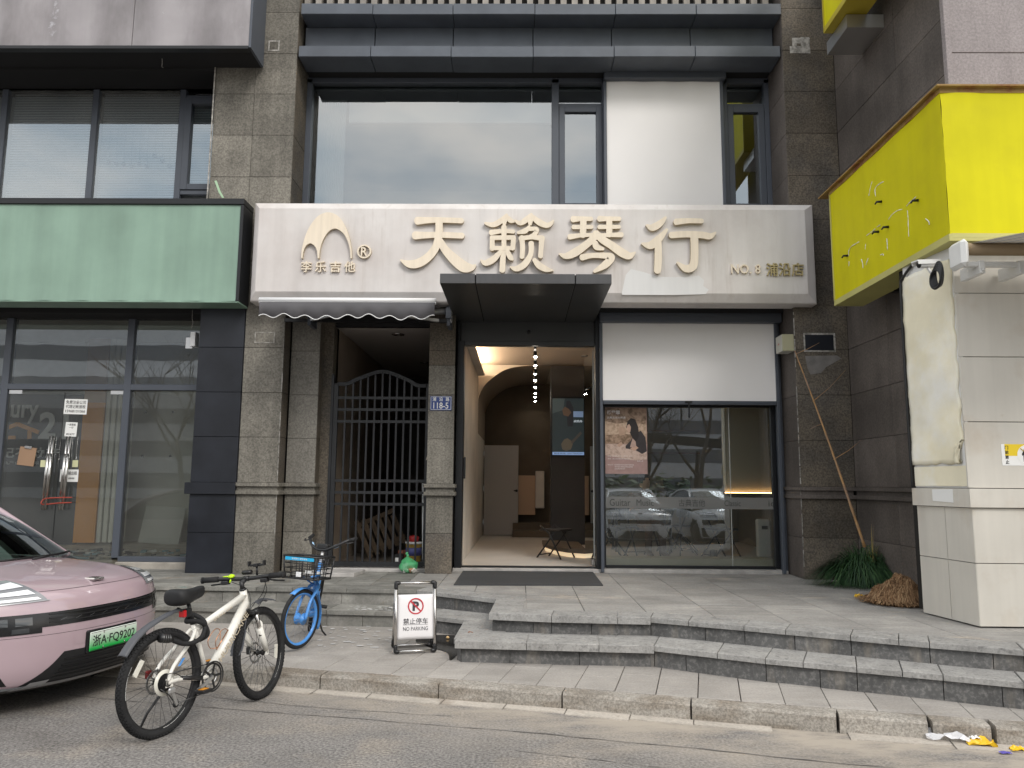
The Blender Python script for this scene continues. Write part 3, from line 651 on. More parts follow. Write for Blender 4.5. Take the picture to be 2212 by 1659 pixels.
G3 = [[(1288, 172, 46), (1340, 170, 34), (1420, 170, 30)], [(1290, 228, 32), (1422, 228, 28)], [(1264, 298, 40), (1340, 288, 30), (1428, 284, 26)], [(1362, 172, 46), (1358, 288, 46)],
      [(1476, 170, 42), (1540, 170, 32), (1620, 170, 30)], [(1474, 228, 32), (1618, 228, 26)], [(1482, 288, 28), (1560, 286, 30), (1634, 284, 36)], [(1546, 170, 42), (1546, 286, 44)],
      [(1452, 272, 46), (1432, 310, 50), (1372, 362, 52), (1300, 412, 58), (1236, 436, 42), (1190, 420, 12)], [(1452, 274, 46), (1490, 314, 52), (1562, 360, 56), (1636, 412, 60), (1690, 434, 50), (1730, 410, 12)],
      [(1444, 344, 42), (1458, 372, 44), (1502, 386, 22)], [(1352, 446, 46), (1430, 432, 36), (1540, 436, 46), (1560, 452, 50), (1516, 498, 52), (1440, 546, 22)]]
G4 = [[(1948, 160, 18), (1906, 204, 46), (1852, 232, 48), (1812, 214, 14)], [(1956, 246, 20), (1906, 306, 50), (1842, 358, 56), (1780, 346, 14)], [(1894, 330, 48), (1895, 450, 52), (1890, 542, 48)],
      [(2022, 192, 46), (2110, 184, 36), (2206, 186, 34)], [(1988, 286, 46), (2100, 280, 46), (2210, 286, 48), (2266, 294, 42), (2304, 268, 12)], [(2152, 300, 56), (2154, 430, 54), (2142, 508, 58), (2090, 524, 50), (2032, 482, 14)]]
for g in (G1, G2, G3, G4): raised('character', g, sg, .30153, 848.9, 424.4, YS, .055)
lg = [(650, 825), (656, 740), (668, 670), (710, 520), (780, 380), (880, 268), (1005, 225), (1130, 270), (1220, 390), (1280, 550), (1308, 700), (1314, 825)]
l2 = [(1296, 825), (1286, 700), (1250, 580), (1190, 488), (1100, 437), (1010, 476), (940, 580), (900, 700), (886, 825)]
l3 = [(866, 825), (860, 740), (830, 668), (770, 630), (710, 668), (680, 740), (668, 825)]
pl = [tuple(p[:2]) for p in catmull(lg, 5)+catmull(l2, 5)+catmull(l3, 4)]
pts = [AP(545.7+.16447*x, 424.4+.16447*y, YS) for x, y in pl]
b = MB(); b.prism([(p.x, YS-.05, p.z) for p in pts], (0, .052, 0), 0, 1); fix(b.build('mountain_logo', ['cream', 'cream_edge'], sg))
c = AP(545.7+.16447*1473, 424.4+.16447*735, YS); b = MB(); R0, R1 = .094, .074
for k in range(28):
    t0, t1 = 2*math.pi*k/28, 2*math.pi*(k+1)/28
    q = [(c.x+r*math.cos(t), YS-.045, c.z+r*math.sin(t)) for r, t in ((R0, t0), (R0, t1), (R1, t1), (R1, t0))]
    b.prism(q, (0, .047, 0), 0, 1)
fix(b.build('trademark_ring', ['cream', 'cream_edge'], sg))
text('character', 'R', .085, .12, 'cream', sg, (c.x, YS, c.z), depth=.045, bold=.012)
for ch, x in zip('李乐吉他', (712, 898, 1092, 1282)):
    c = AP(545.7+.16447*x, 424.4+.16447*930, YS); text('character', ch, .143, .150, 'cream', sg, (c.x, YS, c.z), depth=.035, bold=.010)
c = AP(1610, 582, YS); text('lettering', 'NO. 8', .385, .125, 'cream', sg, (c.x, YS, c.z), depth=.03, bold=.006)
for ch, x in zip('浦沿店', (1667, 1694, 1722)):
    c = AP(x, 583, YS); text('character', ch, .155, .175, 'gold', sg, (c.x, YS, c.z), depth=.03, bold=.008)

# ================================================================== door canopy
cp = thing('door_canopy', 'dark grey metal box canopy jutting out over the open shop door', 'canopy', (0, 9, 4))
cp.location = (0, 0, 0)
x0, x1 = -.948, 1.05; s1, s2 = PY(1050, 600, 8.6).x, PY(1243, 600, 8.6).x
s1 = PY(1027, 600, 8.6).x
for a, b_ in ((x0, s1-.006), (s1+.006, s2-.006), (s2+.006, x1)):
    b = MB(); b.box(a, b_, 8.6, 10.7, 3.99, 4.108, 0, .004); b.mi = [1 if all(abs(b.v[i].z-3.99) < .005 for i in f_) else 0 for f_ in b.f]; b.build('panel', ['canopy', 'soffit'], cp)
box('canopy_core', x0+.02, x1-.02, 8.63, 10.7, 4.0, 4.10, 'void', cp)
# ================================================================== awning over the gate
aw = thing('awning', 'grey retractable awning with wavy white edged valance above the stair gate', 'awning')
AY, ax0, ax1 = 9.1, -3.213, -1.056; az = PY(700, 650, AY).z
M['awncloth'] = surf('awning_cloth', (.115, .112, .118), .85, blot=.1, blot_scale=2, spec=.15)
M['bar_white'] = surf('white_bar', (.82, .82, .82), .35)
b = MB(); b.tube([(ax0-.01, AY, az+.01), (ax1+.01, AY, az+.01)], .032, 12); b.box(ax0-.01, ax1+.01, AY-.02, AY+.05, az-.03, az); b.build('front_bar', 'bar_white', aw)
n = 160; v = []; edge = []
for i in range(n+1):
    t = i/n; x = ax0+(ax1-ax0)*t; ph = t*8.3*2*math.pi+.3
    zb_ = az-.205+.024*math.sin(ph)+.012*math.sin(ph/4); yy = AY-.03+.012*math.sin(ph*.5)
    v += [(x, AY-.03, az-.02), (x, (AY-.03+yy)/2, (az+zb_)/2), (x, yy, zb_)]; edge.append((x, yy-.002, zb_))
o = mesh_obj('valance', v, [(3*i+j, 3*i+j+3, 3*i+j+4, 3*i+j+1) for i in range(n) for j in range(2)], 'awncloth', aw, True)
sm = o.modifiers.new('thickness', 'SOLIDIFY'); sm.thickness = .003
b = MB(); b.tube(edge, .0055, 6); b.build('piping', 'bar_white', aw)
o = mesh_obj('cloth', [(ax0+.03, AY+.02, az), (ax1-.03, AY+.02, az), (ax1-.03, 10.0, 4.03), (ax0+.03, 10.0, 4.03)], [(0, 1, 2, 3)], 'awncloth', aw); o.modifiers.new('thickness', 'SOLIDIFY').thickness = .003
b = MB(); b.tube([(ax0, 10.02, 3.98), (-.98, 10.02, 3.98)], .04, 12); b.build('roller', 'alu', aw)
b = MB(); b.box(ax0, -.97, 10.06, 10.11, 3.84, 3.885); b.build('torsion_bar', 'black', aw)
for sx, m_, e in ((ax0+.42, -2.2, ax0+.35), (ax1-.35, -1.9, -1.12)):
    b = MB(); b.bar((sx, AY+.03, az-.04), (m_, 9.5, 3.86), .045, .035); b.bar((m_, 9.5, 3.86), (e, 10.05, 3.86), .05, .04); b.lathe([(.03, -.03), (.03, .03)], (m_, 9.5, 3.86), seg=10); b.build('folding_arm', 'alu', aw)
for X in (ax0+.36, -.975):
    b = MB(); b.box(X-.025, X+.025, 10.0, 10.3, 3.78, 4.05, 0, .005); b.box(X-.035, X+.035, 9.96, 10.02, 3.88, 4.02); b.build('bracket', 'frame', aw)
b = MB()
for k in range(6):
    z = 3.98-.028*k; q = [(-.938+(.009 if k % 2 else 0)*math.cos(t), 9.985+.009*math.sin(t)*(0 if k % 2 else 1), z+.018*math.sin(t+1.57)) for t in [2*math.pi*j/8 for j in range(8)]]
    q = [(-.938+.011*math.cos(t)*(k % 2), 9.985+.011*math.cos(t)*(1-k % 2), z+.02*math.sin(t)) for t in [2*math.pi*j/8 for j in range(8)]]
    b.tube(q, .0035, 5, closed=True)
b.build('chain', 'chrome', aw)
# ================================================================== outside roller screens
def screen(label, X0, X1, ztop, zbot, Y, cz0, cz1, cx0, cx1, handle):
    s = thing('roller_screen', label, 'roller screen', group='outside roller screens')
    o = MB(); n = 24
    for i in range(n+1):
        x = X0+(X1-X0)*i/n
    v = []; mrow = 10
    for j in range(mrow+1):
        for i in range(n+1): v.append((X0+(X1-X0)*i/n, Y+.004*math.sin(i*.9+j*.7)*(j/mrow)*(j/mrow), zbot+(ztop-zbot)*j/mrow))
    mesh_obj('fabric', v, [(j*(n+1)+i, j*(n+1)+i+1, (j+1)*(n+1)+i+1, (j+1)*(n+1)+i) for j in range(mrow) for i in range(n)], 'blind', s, True)
    MB().box(cx0, cx1, Y-.10, Y+.08, cz0, cz1, 0, .012).build('cassette', 'frame', s)
    for x in (X0-.045, X1): MB().box(x+.001, x+.044, Y-.025, Y+.04, zbot-.0, cz0, 0, .004).build('guide_rail', 'frame', s)
    if handle:
        MB().box(X0, X1, Y-.02, Y+.02, zbot-.055, zbot, 0, .005).box(X0, X1, Y-.026, Y-.02, zbot-.03, zbot-.022).build('bottom_bar', 'frame', s)
        xh = (X0+X1)/2-.02
        MB().box(xh-.05, xh+.05, Y-.045, Y-.02, zbot-.03, zbot-.005, 0, .004).box(xh-.008, xh+.012, Y-.04, Y-.025, zbot-.24, zbot-.03, 0, .004).build('pull_handle', 'black', s)
    return s
ya = 10.58
a_, c_ = PY(1309.7, 176, ya), PY(1557.8, 440, ya)
screen('white roller screen pulled down over the upstairs window, above the sign', a_.x, PY(1557.8, 300, ya).x, a_.z, 5.3, ya, a_.z, PY(1400, 156, ya).z, PY(1304, 160, ya).x, PY(1565, 160, ya).x, False)
yb = 10.56; a_, c_ = PY(1301, 698, yb), PY(1677, 867, yb)
screen('white roller screen half lowered over the street level shop window', a_.x, c_.x, a_.z, c_.z, yb, a_.z, PY(1480, 678, yb).z, PY(1294, 685, yb).x, PY(1684, 685, yb).x, True)
for x in (a_.x-.045, c_.x): MB().box(x+.002, x+.043, yb-.024, yb+.04, .5, c_.z-.002, 0, .004).build('guide_rail', 'frame', [o for o in COL.objects if o.name.startswith('roller_screen')][-1])
# ================================================================== number plate
M['blueplate'] = surf('blue_enamel', (.012, .045, .22), .3, spec=.5)
M['paintwhite'] = surf('white_enamel', (.82, .82, .80), .5)
pn = thing('house_number_plate', 'blue enamel house number plate on the narrow granite pillar', 'number plate')
a_, c_ = PY(929.5, 855.5, 10.28), PY(975.5, 886.5, 10.28); cxp, czp = (a_.x+c_.x)/2, (a_.z+c_.z)/2; wp, hp = c_.x-a_.x, a_.z-c_.z
MB().box(cxp-wp/2, cxp+wp/2, 10.28, 10.296, czp-hp/2, czp+hp/2, 0, .003).build('plate', 'blueplate', pn)
b = MB(); e = .008
for x0, x1, z0, z1 in ((-wp/2+e, wp/2-e, hp/2-e-.005, hp/2-e), (-wp/2+e, wp/2-e, -hp/2+e, -hp/2+e+.005), (-wp/2+e, -wp/2+e+.005, -hp/2+e, hp/2-e), (wp/2-e-.005, wp/2-e, -hp/2+e, hp/2-e)):
    b.box(cxp+x0, cxp+x1, 10.2785, 10.28, czp+z0, czp+z1)
b.build('border', 'paintwhite', pn)
for ch, dx in zip('浦沿路', (-.09, 0, .09)): text('character', ch, .05, .055, 'paintwhite', pn, (cxp+dx, 10.28, czp+.055), depth=.0015, bold=.015)
text('lettering', '118-5', .205, .085, 'paintwhite', pn, (cxp, 10.28, czp-.032), depth=.0015, bold=.012)
# ================================================================== stair gate
gy = 10.62
gt_ = thing('iron_gate', 'black iron bar gate with arched top closing the stairway', 'gate', (-1.95, gy, .55)); gt_.location = (0, 0, 0)
M['iron'] = surf('black_iron', (.017, .018, .020), .45, blot=.2, blot_scale=5, spec=.4)
gx0, gx1 = -2.60, -1.30
def gz(y): return PY(800, y, gy).z
arch = curve3([(gx0+.02, gy, gz(830)), (gx0+.16, gy, gz(829)), (gx0+.32, gy, gz(818)), ((gx0+gx1)/2, gy, gz(803)), (gx1-.32, gy, gz(819)), (gx1-.16, gy, gz(832)), (gx1-.02, gy, gz(833))], 8)
def arch_z(x):
    for p, q in zip(arch, arch[1:]):
        if p.x <= x <= q.x: return p.z+(q.z-p.z)*(x-p.x)/max(1e-6, q.x-p.x)
    return arch[0].z
b = MB()
for X in (gx0, gx1): b.box(X-.03, X+.03, gy-.025, gy+.025, .555, gz(829))
b.box(gx0+.03, gx1-.03, gy-.02, gy+.02, .545, gz(1213))
b.build('frame', 'iron', gt_)
b = MB()
for p, q in zip(arch, arch[1:]): b.bar(p, q+(q-p)*.1, .05, .05, up=(0, 1, 0))
b.build('arch', 'iron', gt_)
for yy in (859.7, 885, 910.7, 1038.5, 1063.9, 1088.8): MB().box(gx0+.03, gx1-.03, gy-.016, gy+.016, gz(yy)-.019, gz(yy)+.019).build('rail', 'iron', gt_)
for k in range(11):
    X = gx0+.03+(gx1-gx0-.06)*(k+1)/12
    MB().box(X-.0125, X+.0125, gy-.0125, gy+.0125, gz(1213)-.002, arch_z(X)).build('bar', 'iron', gt_)
MB().box(-2.67, -2.635, gy-.03, gy+.05, .53, 3.2).build('hinge_post', 'iron', gt_)
b = MB(); b.tube(curve3([(gx1+.03, gy-.05, 2.6), (gx1+.035, gy-.06, 2.3), (gx1+.02, gy-.05, 2.1), (gx1, gy-.07, 2.0)], 4), .006, 5); tag(b.build('loose_cable', surf('pale_cable', (.55, .48, .38), .6)), 'thin pale cable end hanging beside the iron gate', 'cable')
# corridor behind the gate
M['tanwall'] = surf('tan_wall', (.33, .26, .20), .8, blot=.1, blot_scale=2)
M['ceil'] = surf('corridor_ceiling', (.42, .38, .35), .8)
M['darkwall'] = surf('dark_wall', (.10, .09, .08), .85)
M['tilefloor'] = surf('corridor_floor', (.22, .19, .16), .4, blot=.1)
struct(MB().box(-2.76, -2.66, 10.8, 16, .5, 3.95).build('corridor_wall_left', 'tanwall')); struct(MB().box(-1.28, -1.2, 10.8, 16, .5, 3.95).build('corridor_wall_right', 'darkwall'))
struct(MB().box(-2.66, -1.28, 16, 16.1, .5, 3.95).build('corridor_wall_back', 'darkwall')); struct(MB().box(-2.66, -1.28, 10.7, 16, 3.9, 4.0).build('corridor_ceiling', 'ceil'))
struct(MB().box(-2.66, -1.28, 10.8, 16, .48, .53).build('corridor_floor', 'tilefloor'))
dl = []
for i, (px, py) in enumerate(((860, 722), (918, 783))):
    c = PZ(px, py, 3.895); b = MB(); b.lathe([(.095, 0), (.095, -.012), (.06, -.018), (.055, 0)], (c.x, c.y, c.z), seg=20); b.lathe([(.05, .002), (.0, -.01)], (c.x, c.y, c.z-.002), seg=16, mi=1)
    tag(b.build('downlight', ['chrome', 'darkwall']), ('unlit round downlight in the stairway ceiling just behind the awning', 'unlit round downlight farther back in the stairway ceiling')[i], 'light', 'stairway downlights')
# things standing behind the gate
M['oldwood'] = surf('old_pallet_wood', (.12, .085, .055), .85, blot=.3, blot_scale=9, var=.15)
pt = thing('wooden_pallet', 'broken slatted wooden pallet leaning behind the gate bars', 'pallet', (-2.3, 11.9, .53), (rad(-8), rad(-24), rad(12)))
for k in range(6): MB().box(-.02+.11*k, .055+.11*k, -.01, .012, 0, .62-.03*k, 0, .003).build('slat', 'oldwood', pt)
for z in (.06, .5): MB().box(-.03, .62, .013, .06, z, z+.07, 0, .003).build('beam', 'oldwood', pt)
M['tin'] = surf('gold_tin', (.55, .36, .08), .35, metal=.4, blot=.1); M['redlid'] = surf('red_plastic', (.45, .03, .03), .4); M['tinblue'] = surf('print_blue', (.10, .11, .30), .4)
bk = thing('paint_bucket', 'gold paint bucket with a red and white lid behind the gate', 'bucket', (PY(893, 1210, 10.95).x, 10.95, .53))
MB().lathe([(.095, 0), (.10, .02), (.115, .30), (.119, .305), (.117, .31)], seg=24).build('can', 'tin', bk); MB().lathe([(.121, .30), (.121, .325), (.10, .33)], seg=24).build('lid', 'paintwhite', bk)
MB().lathe([(.075, .33), (.07, .40), (.03, .42)], seg=20).build('cap', 'redlid', bk); MB().lathe([(.1085, .14), (.1145, .25)], seg=24).build('printed_band', 'tinblue', bk)
bx = thing('black_toolbox', 'small black box with white print behind the gate bars', 'box', (PY(862, 1210, 10.95).x, 10.95, .53))
MB().box(-.06, .06, -.06, .06, 0, .16, 0, .006).build('case', 'black', bx); MB().box(-.045, .0, -.0615, -.06, .03, .11).build('print', 'paintwhite', bx)
M['rustred'] = surf('red_brown_board', (.28, .09, .05), .7, blot=.2)
MBo = MB().box(-.12, .12, -.02, .02, 0, .2, 0, .004).build('red_brown_board', 'rustred'); MBo.location = (PY(874, 1208, 11.0).x+.02, 11.05, .53); MBo.rotation_euler = (rad(-12), 0, rad(8)); tag(MBo, 'red brown board propped beside the paint bucket', 'board')
o = MB().box(-.01, .012, -.3, .3, 0, 1.15, 0, .002).build('white_board', 'paintwhite'); o.location = (-1.34, 11.05, .531); o.rotation_euler = (0, rad(-1.5), 0); tag(o, 'tall white board leaning against the corridor wall behind the gate', 'board')
# ================================================================== small metal box, bamboo pole
M['boxgrey'] = surf('aged_white_plastic', (.58, .57, .50), .5, blot=.08); M['boxyel'] = surf('yellowed_plastic', (.44, .42, .28), .5, blot=.1)
a_ = PY(1693, 746, 10.3)
jb = thing('control_box', 'small white control box on the pier beside the lower roller screen', 'box', (3.60, 10.22, a_.z))
b = MB(); b.box(-.085, .085, -.13, .13, -.115, .115, 0, .006); b.mi = [1 if all(b.v[i].y < -.12 for i in f_) else 0 for f_ in b.f]; b.build('case', ['boxgrey', 'boxyel'], jb)
text('print', 'AI', .06, .03, 'redlid', jb, (-.0855, .02, .0), ux=(0, -1, 0), depth=.001)
M['bamboo'] = surf('dry_bamboo', (.42, .24, .10), .55, blot=.25, blot_scale=6, c2=(.25, .17, .13), c2_scale=4)
tp, bt = PY(1716, 757, 10.0), PY(1868, 1182, 9.35)
bm_ = thing('bamboo_pole', 'thin dry bamboo pole leaning against the dark corner wall', 'pole', bt)
d = tp-bt; pts = []; rs = []
for k in range(23):
    t = k/22; pts.append(d*t+Vector((.02*math.sin(3*t), 0, 0))); rs.append((.016-.010*t)*(1.25 if k % 2 == 0 else 1))
MB().tube(pts, rs, 7).build('cane', 'bamboo', bm_)
for t, l, a in ((.98, .3, .6), (.72, .42, 1.2), (.42, .35, .9), (.6, -.16, -.5)):
    p = d*t; MB().tube([p, p+Vector((l*.5, -.03, abs(l)*.35*a)), p+Vector((l, -.05, abs(l)*.8*a))], [.005, .004, .002], 5).build('twig', 'bamboo', bm_)
# ================================================================== the empty shop on the left
ls_ = thing('empty_shop', 'empty neighbouring shop with dirty glass front under the green sign', 'building', (-6, 10.5, .5)); ls_.location = (0, 0, 0)
bp = box('black_pier', -4.37, -3.78, 10.16, 11.0, .47, 4.1, 'joint', ls_)
clad(bp, [-4.386, -3.77], RL_, 10.13, 'blackpanel', name='panel'); clad(bp, [-4.386, -3.77], RM, 10.13, 'blackpanel', name='panel')
MB().box(-4.44, -3.765, 10.085, 10.6, 1.517, 1.672, 0, .004).build('belt_course', 'blackpanel', bp)
MB().box(-4.386, -3.768, 10.16, 10.8, .49, 4.1).build('pier_core', 'blackpanel', bp)
yl = 10.7
def LX(x, y): return PY(x, y, yl).x
def LZ(x, y): return PY(x, y, yl).z
zsill, ztr, ztop = LZ(300, 1205), LZ(200, 836), 4.0
xm1, xm2, xr = LX(20, 760), LX(283, 760), -4.40
fr = MB()
for X in (xm1-1.75, xm1, xm2): fr.box(X-.05, X+.05, yl-.04, yl+.08, zsill, ztop, 0, .005)
fr.box(-10, xr, yl-.035, yl+.07, ztr-.045, ztr+.04, 0, .005); fr.box(xm2+.05, xr, yl-.05, yl+.1, zsill-.05, zsill+.02, 0, .005)
fw = fr.build('window_frame', 'frame', ls_)
M['glass_dirty'] = glassmat('dusty_lifted_glass', (.84, .87, .83), 1.5, 1.5, .03, wob=.03, dust=.055)  # dirty panes, their pale film also lifts the dark room behind
M['glass_haze'] = glassmat('hazy_glass', (.55, .60, .62), 1.5, 2.0, .18, wob=.05, dust=.06)
for a, b_ in ((xm1-1.70, xm1-.05), (xm1+.05, xm2-.05), (xm2+.05, xr)):
    mesh_obj('pane', [(a, yl, ztr+.04), (b_, yl, ztr+.04), (b_, yl, ztop), (a, yl, ztop)], [(0, 1, 2, 3)], 'glass_haze', fw)
mesh_obj('pane', [(xm2+.05, yl, zsill+.02), (xr, yl, zsill+.02), (xr, yl, ztr-.045), (xm2+.05, yl, ztr-.045)], [(0, 1, 2, 3)], 'glass_dirty', fw)
mesh_obj('pane', [(xm1-1.7, yl, zsill), (xm1-.05, yl, zsill), (xm1-.05, yl, ztr-.045), (xm1-1.7, yl, ztr-.045)], [(0, 1, 2, 3)], 'glass_dirty', fw)
xs_ = LX(128, 1000)
for a, b_, nm in ((xm1+.05, xs_-.006, 1), (xs_+.006, xm2-.05, 2)):
    dr = mesh_obj('glass_door', [(a, yl, .56), (b_, yl, .56), (b_, yl, ztr-.05), (a, yl, ztr-.05)], [(0, 1, 2, 3)], 'glass_dirty', ls_)
    e = 1 if nm == 1 else -1; hx = (xs_-.12) if nm == 1 else (xs_+.12)
    for dx in (0, .14*(-1 if nm == 1 else 1)*0+(.055)):
        b = MB(); b.tube([(hx+dx-.03, yl-.06-.02*(dx > 0), LZ(110, 1101)), (hx+dx+.0, yl-.06-.02*(dx > 0), LZ(130, 943))], .016, 8)
        b.tube([(hx+dx-.022, yl-.062-.02*(dx > 0), LZ(110, 1070)), (hx+dx-.008, yl-.062-.02*(dx > 0), LZ(130, 980))], .022, 8); b.build('handle', 'chrome', dr)
    b = MB(); hx2 = a if nm == 1 else b_-.2
    b.box(hx2+.01, hx2+.2, yl-.014, yl+.014, ztr-.105, ztr-.052); b.build('door_clamp', 'alu', dr)
b = MB(); c = PY(112, 1082, yl-.08)
b.tube(curve3([(c.x-.12, c.y, c.z+.02), (c.x-.13, c.y-.03, c.z-.03), (c.x-.1, c.y, c.z-.05), (c.x+.1, c.y-.03, c.z-.03), (c.x+.28, c.y, c.z-.02)], 5), .009, 6)
b.tube(curve3([(c.x+.28, c.y, c.z+.05), (c.x, c.y-.03, c.z+.04), (c.x-.12, c.y, c.z+.02)], 5), .009, 6); tag(b.build('bike_lock', surf('red_cable', (.35, .05, .03), .5)), 'red cable lock looped through the glass door handles of the empty shop', 'lock')
MB().box(xm2+.05, xr, yl-.12, yl+.12, .47, zsill-.05, 0, .01).build('plinth', 'render', ls_)
MB().box(-10, -4.386, 10.3, 10.6, 4.0, 4.12).box(-10, -4.386, 10.6, 10.8, ztop, 5.4).build('lintel', 'void', ls_)
# papers on the glass
M['paper'] = surf('paper', (.78, .78, .76), .8); M['note'] = surf('yellow_note', (.62, .62, .38), .8); M['ink'] = surf('black_ink', (.02, .02, .02), .7); M['greyletter'] = surf('grey_vinyl', (.52, .53, .53), .6); M['orange'] = surf('orange_paint', (.66, .27, .02), .5, blot=.05)
def paper(label, x0, y0, x1, y1, m, lines, cat='notice', rot=0):
    a, c = PY(x0, y0, yl-.006), PY(x1, y1, yl-.006); w_, h_ = c.x-a.x, a.z-c.z; cx_, cz_ = (a.x+c.x)/2, (a.z+c.z)/2
    t = thing('paper_notice', label, cat, (cx_, yl-.006, cz_), (0, rad(rot), 0))
    MB().box(-w_/2, w_/2, -.001, .001, -h_/2, h_/2).build('sheet', m, t)
    for s, z, ws_, hs in lines: text('lettering', s, w_*ws_, h_*hs, 'ink', t, (0, -.001, h_*z), depth=.0008, bold=.012)
paper('white paper with three lines of black print taped to the glass door', 140, 862, 187, 895, 'paper', (('免费注册公司', .29, .86, .24), ('代理记账报税', 0, .86, .24), ('15968101066', -.3, .86, .18)), rot=1)
paper('small handwritten white paper with a torn corner on the glass door', 142, 912, 165, 943, 'paper', (('一房直租', .33, .7, .16), ('一厅', .12, .4, .13), ('82477', -.34, .7, .13)), rot=2)
paper('white rental notice low on the glass door behind the handles', 131, 1014, 168, 1041, 'paper', (('特价铺出租', .2, .84, .3), ('138 8888', -.22, .6, .14)))
paper('pale yellow note stuck left of the door handles', 88, 994, 99, 1009, 'note', ()); paper('pale yellow note stuck right of the door handles', 157, 994, 168, 1009, 'note', ())
M['cardboard'] = surf('brown_card', (.30, .19, .12), .8, blot=.1)
cb = thing('clipboard', 'brown clipboard hanging on the glass door', 'clipboard', PY(58, 986, yl-.02), (0, rad(6), 0))
MB().box(-.12, .12, -.004, .004, -.13, .13, 0, .002).build('board', 'cardboard', cb); MB().box(-.05, .05, -.016, -.004, .11, .15, 0, .003).build('clip', 'chrome', cb)
# room of the empty shop
M['greige'] = surf('greige_wall', (.68, .67, .60), .85, blot=.08, blot_scale=1); M['charcoal'] = surf('charcoal_wall', (.028, .030, .032), .6, blot=.15)
M['screed'] = surf('dusty_screed', (.52, .47, .40), .9, blot=.2, blot_scale=5)
struct(MB().box(-10.5, -4.3, 10.8, 15.2, .5, .58).build('empty_shop_floor', 'screed'))
struct(MB().box(-10.5, -4.3, 14.2, 14.3, .58, 4.4).build('empty_shop_wall_back', 'greige'))
struct(MB().box(-4.4, -4.3, 11, 14.2, .58, 4.4).build('empty_shop_wall_right', 'greige')); struct(MB().box(-10.5, -4.3, 10.85, 14.3, 4.3, 4.4).build('empty_shop_ceiling', 'greige'))
struct(MB().box(-10.5, -10.4, 10.8, 14.2, .58, 4.4).build('empty_shop_wall_left', 'charcoal'))
yw = 13.3
lw = thing('logo_wall', 'charcoal partition with grey lettering and an orange house outline in the empty shop', 'partition')
xo0, xo1 = PY(166, 1100, yw).x, PY(212, 1100, yw).x
MB().box(-10.3, xo0-.02, yw, yw+.1, .58, 3.2).build('panel', 'charcoal', lw)
def ltx(s, x0, x1, y0, y1, m='greyletter', bold=0):
    a, c = PY(x0, y0, yw), PY(x1, y1, yw); text('lettering', s, c.x-a.x, a.z-c.z, m, lw, ((a.x+c.x)/2, yw, (a.z+c.z)/2), depth=.02, bold=bold)
ltx('ntury', -10, 82, 868, 915, bold=.02); ltx('21', 88, 146, 890, 948, bold=.03); ltx('世纪不动产', -30, 128, 966, 990, bold=.015); ltx('置友房地产代理有限公司', -34, 112, 996, 1004)
b = MB()
for x0, y0, x1, y1 in ((6, 928, 38, 916), (38, 916, 84, 934), (6, 945, 34, 945), (64, 930, 64, 948)):
    p, q = PY(x0, y0, yw-.012), PY(x1, y1, yw-.012); b.bar(p, q, .02, .07 if y0 != y1 else .06, up=(0, 0, 1))
b.build('house_outline', 'orange', lw)
oc = thing('orange_column', 'orange painted column with a pale fluted side in the empty shop', 'column')
MB().box(xo0, xo1, yw-.05, yw+.3, .62, PY(190, 870, yw).z).build('face', 'orange', oc); MB().box(xo0, xo1, yw-.048, yw+.3, PY(190, 870, yw).z, 4.2).build('upper_face', surf('peach_paint', (.50, .36, .26), .7), oc)
for k in range(4): MB().box(xo1+.003+.09*k, xo1+.085+.09*k, yw-.02+.03*k, yw+.3, .62, 4.2, 0, .008).build('flute', 'greige', oc)
o = MB().box(-.36, .36, -.012, .012, 0, .66, 0, .003).build('leaning_board', surf('pale_board', (.46, .46, .42), .7)); c = PY(330, 1172, 13.4); o.location = (c.x, 13.6, .585); o.rotation_euler = (rad(-14), rad(3), 0); tag(o, 'pale square board leaning on the back wall of the empty shop', 'board')
b = MB()
for px, py, wh in ((519/1.6492, 1468/1.6492, 'upper left'), (617/1.6492, 1468/1.6492, 'upper right'), (508/1.6492, 1625/1.6492, 'lower left'), (608/1.6492, 1625/1.6492, 'lower right')):
    c = PY(px, py, 14.2); tag(MB().lathe([(.022, 0), (.02, -.03), (.0, -.034)], (c.x, 14.2, c.z), (0, 1, 0), 8).build('wall_screw', 'black'), wh+' one of four dark screw heads in the empty shop back wall', 'screw', 'four screws in the back wall')
# rubble on the floor behind the glass
b = MB(); r2 = random.Random(3)
for k in range(240):
    x, y = r2.uniform(-8.2, -4.7), r2.uniform(10.9, 12.2); s = r2.uniform(.012, .07); a = r2.uniform(0, 3)
    b.obox((x, y, .585+s*.2), (Vector((math.cos(a), math.sin(a), r2.uniform(-.2, .2))), Vector((-math.sin(a), math.cos(a), 0)), Vector((0, 0, 1))), s*r2.uniform(.6, 1.6), s*.6, s*.25, r2.choice((0, 0, 0, 1, 2, 3)))
tag(b.build('rubble', ['screed', 'paper', surf('blue_scrap', (.25, .38, .42), .7), 'black']), 'scraps of rubble and paper strewn over the empty shop floor', 'rubble', kind='stuff')
b = thing('wall_device', 'small white plastic box and plate fixed beside the black pier', 'box', PY(417, 738, 10.4)); 
MB().box(.0, .07, -.1, .03, -.08, .12, 0, .004).build('case', 'bar_white', b); MB().box(-.1, .0, -.01, .01, -.1, .06, 0, .003).build('plate', 'alu', b)
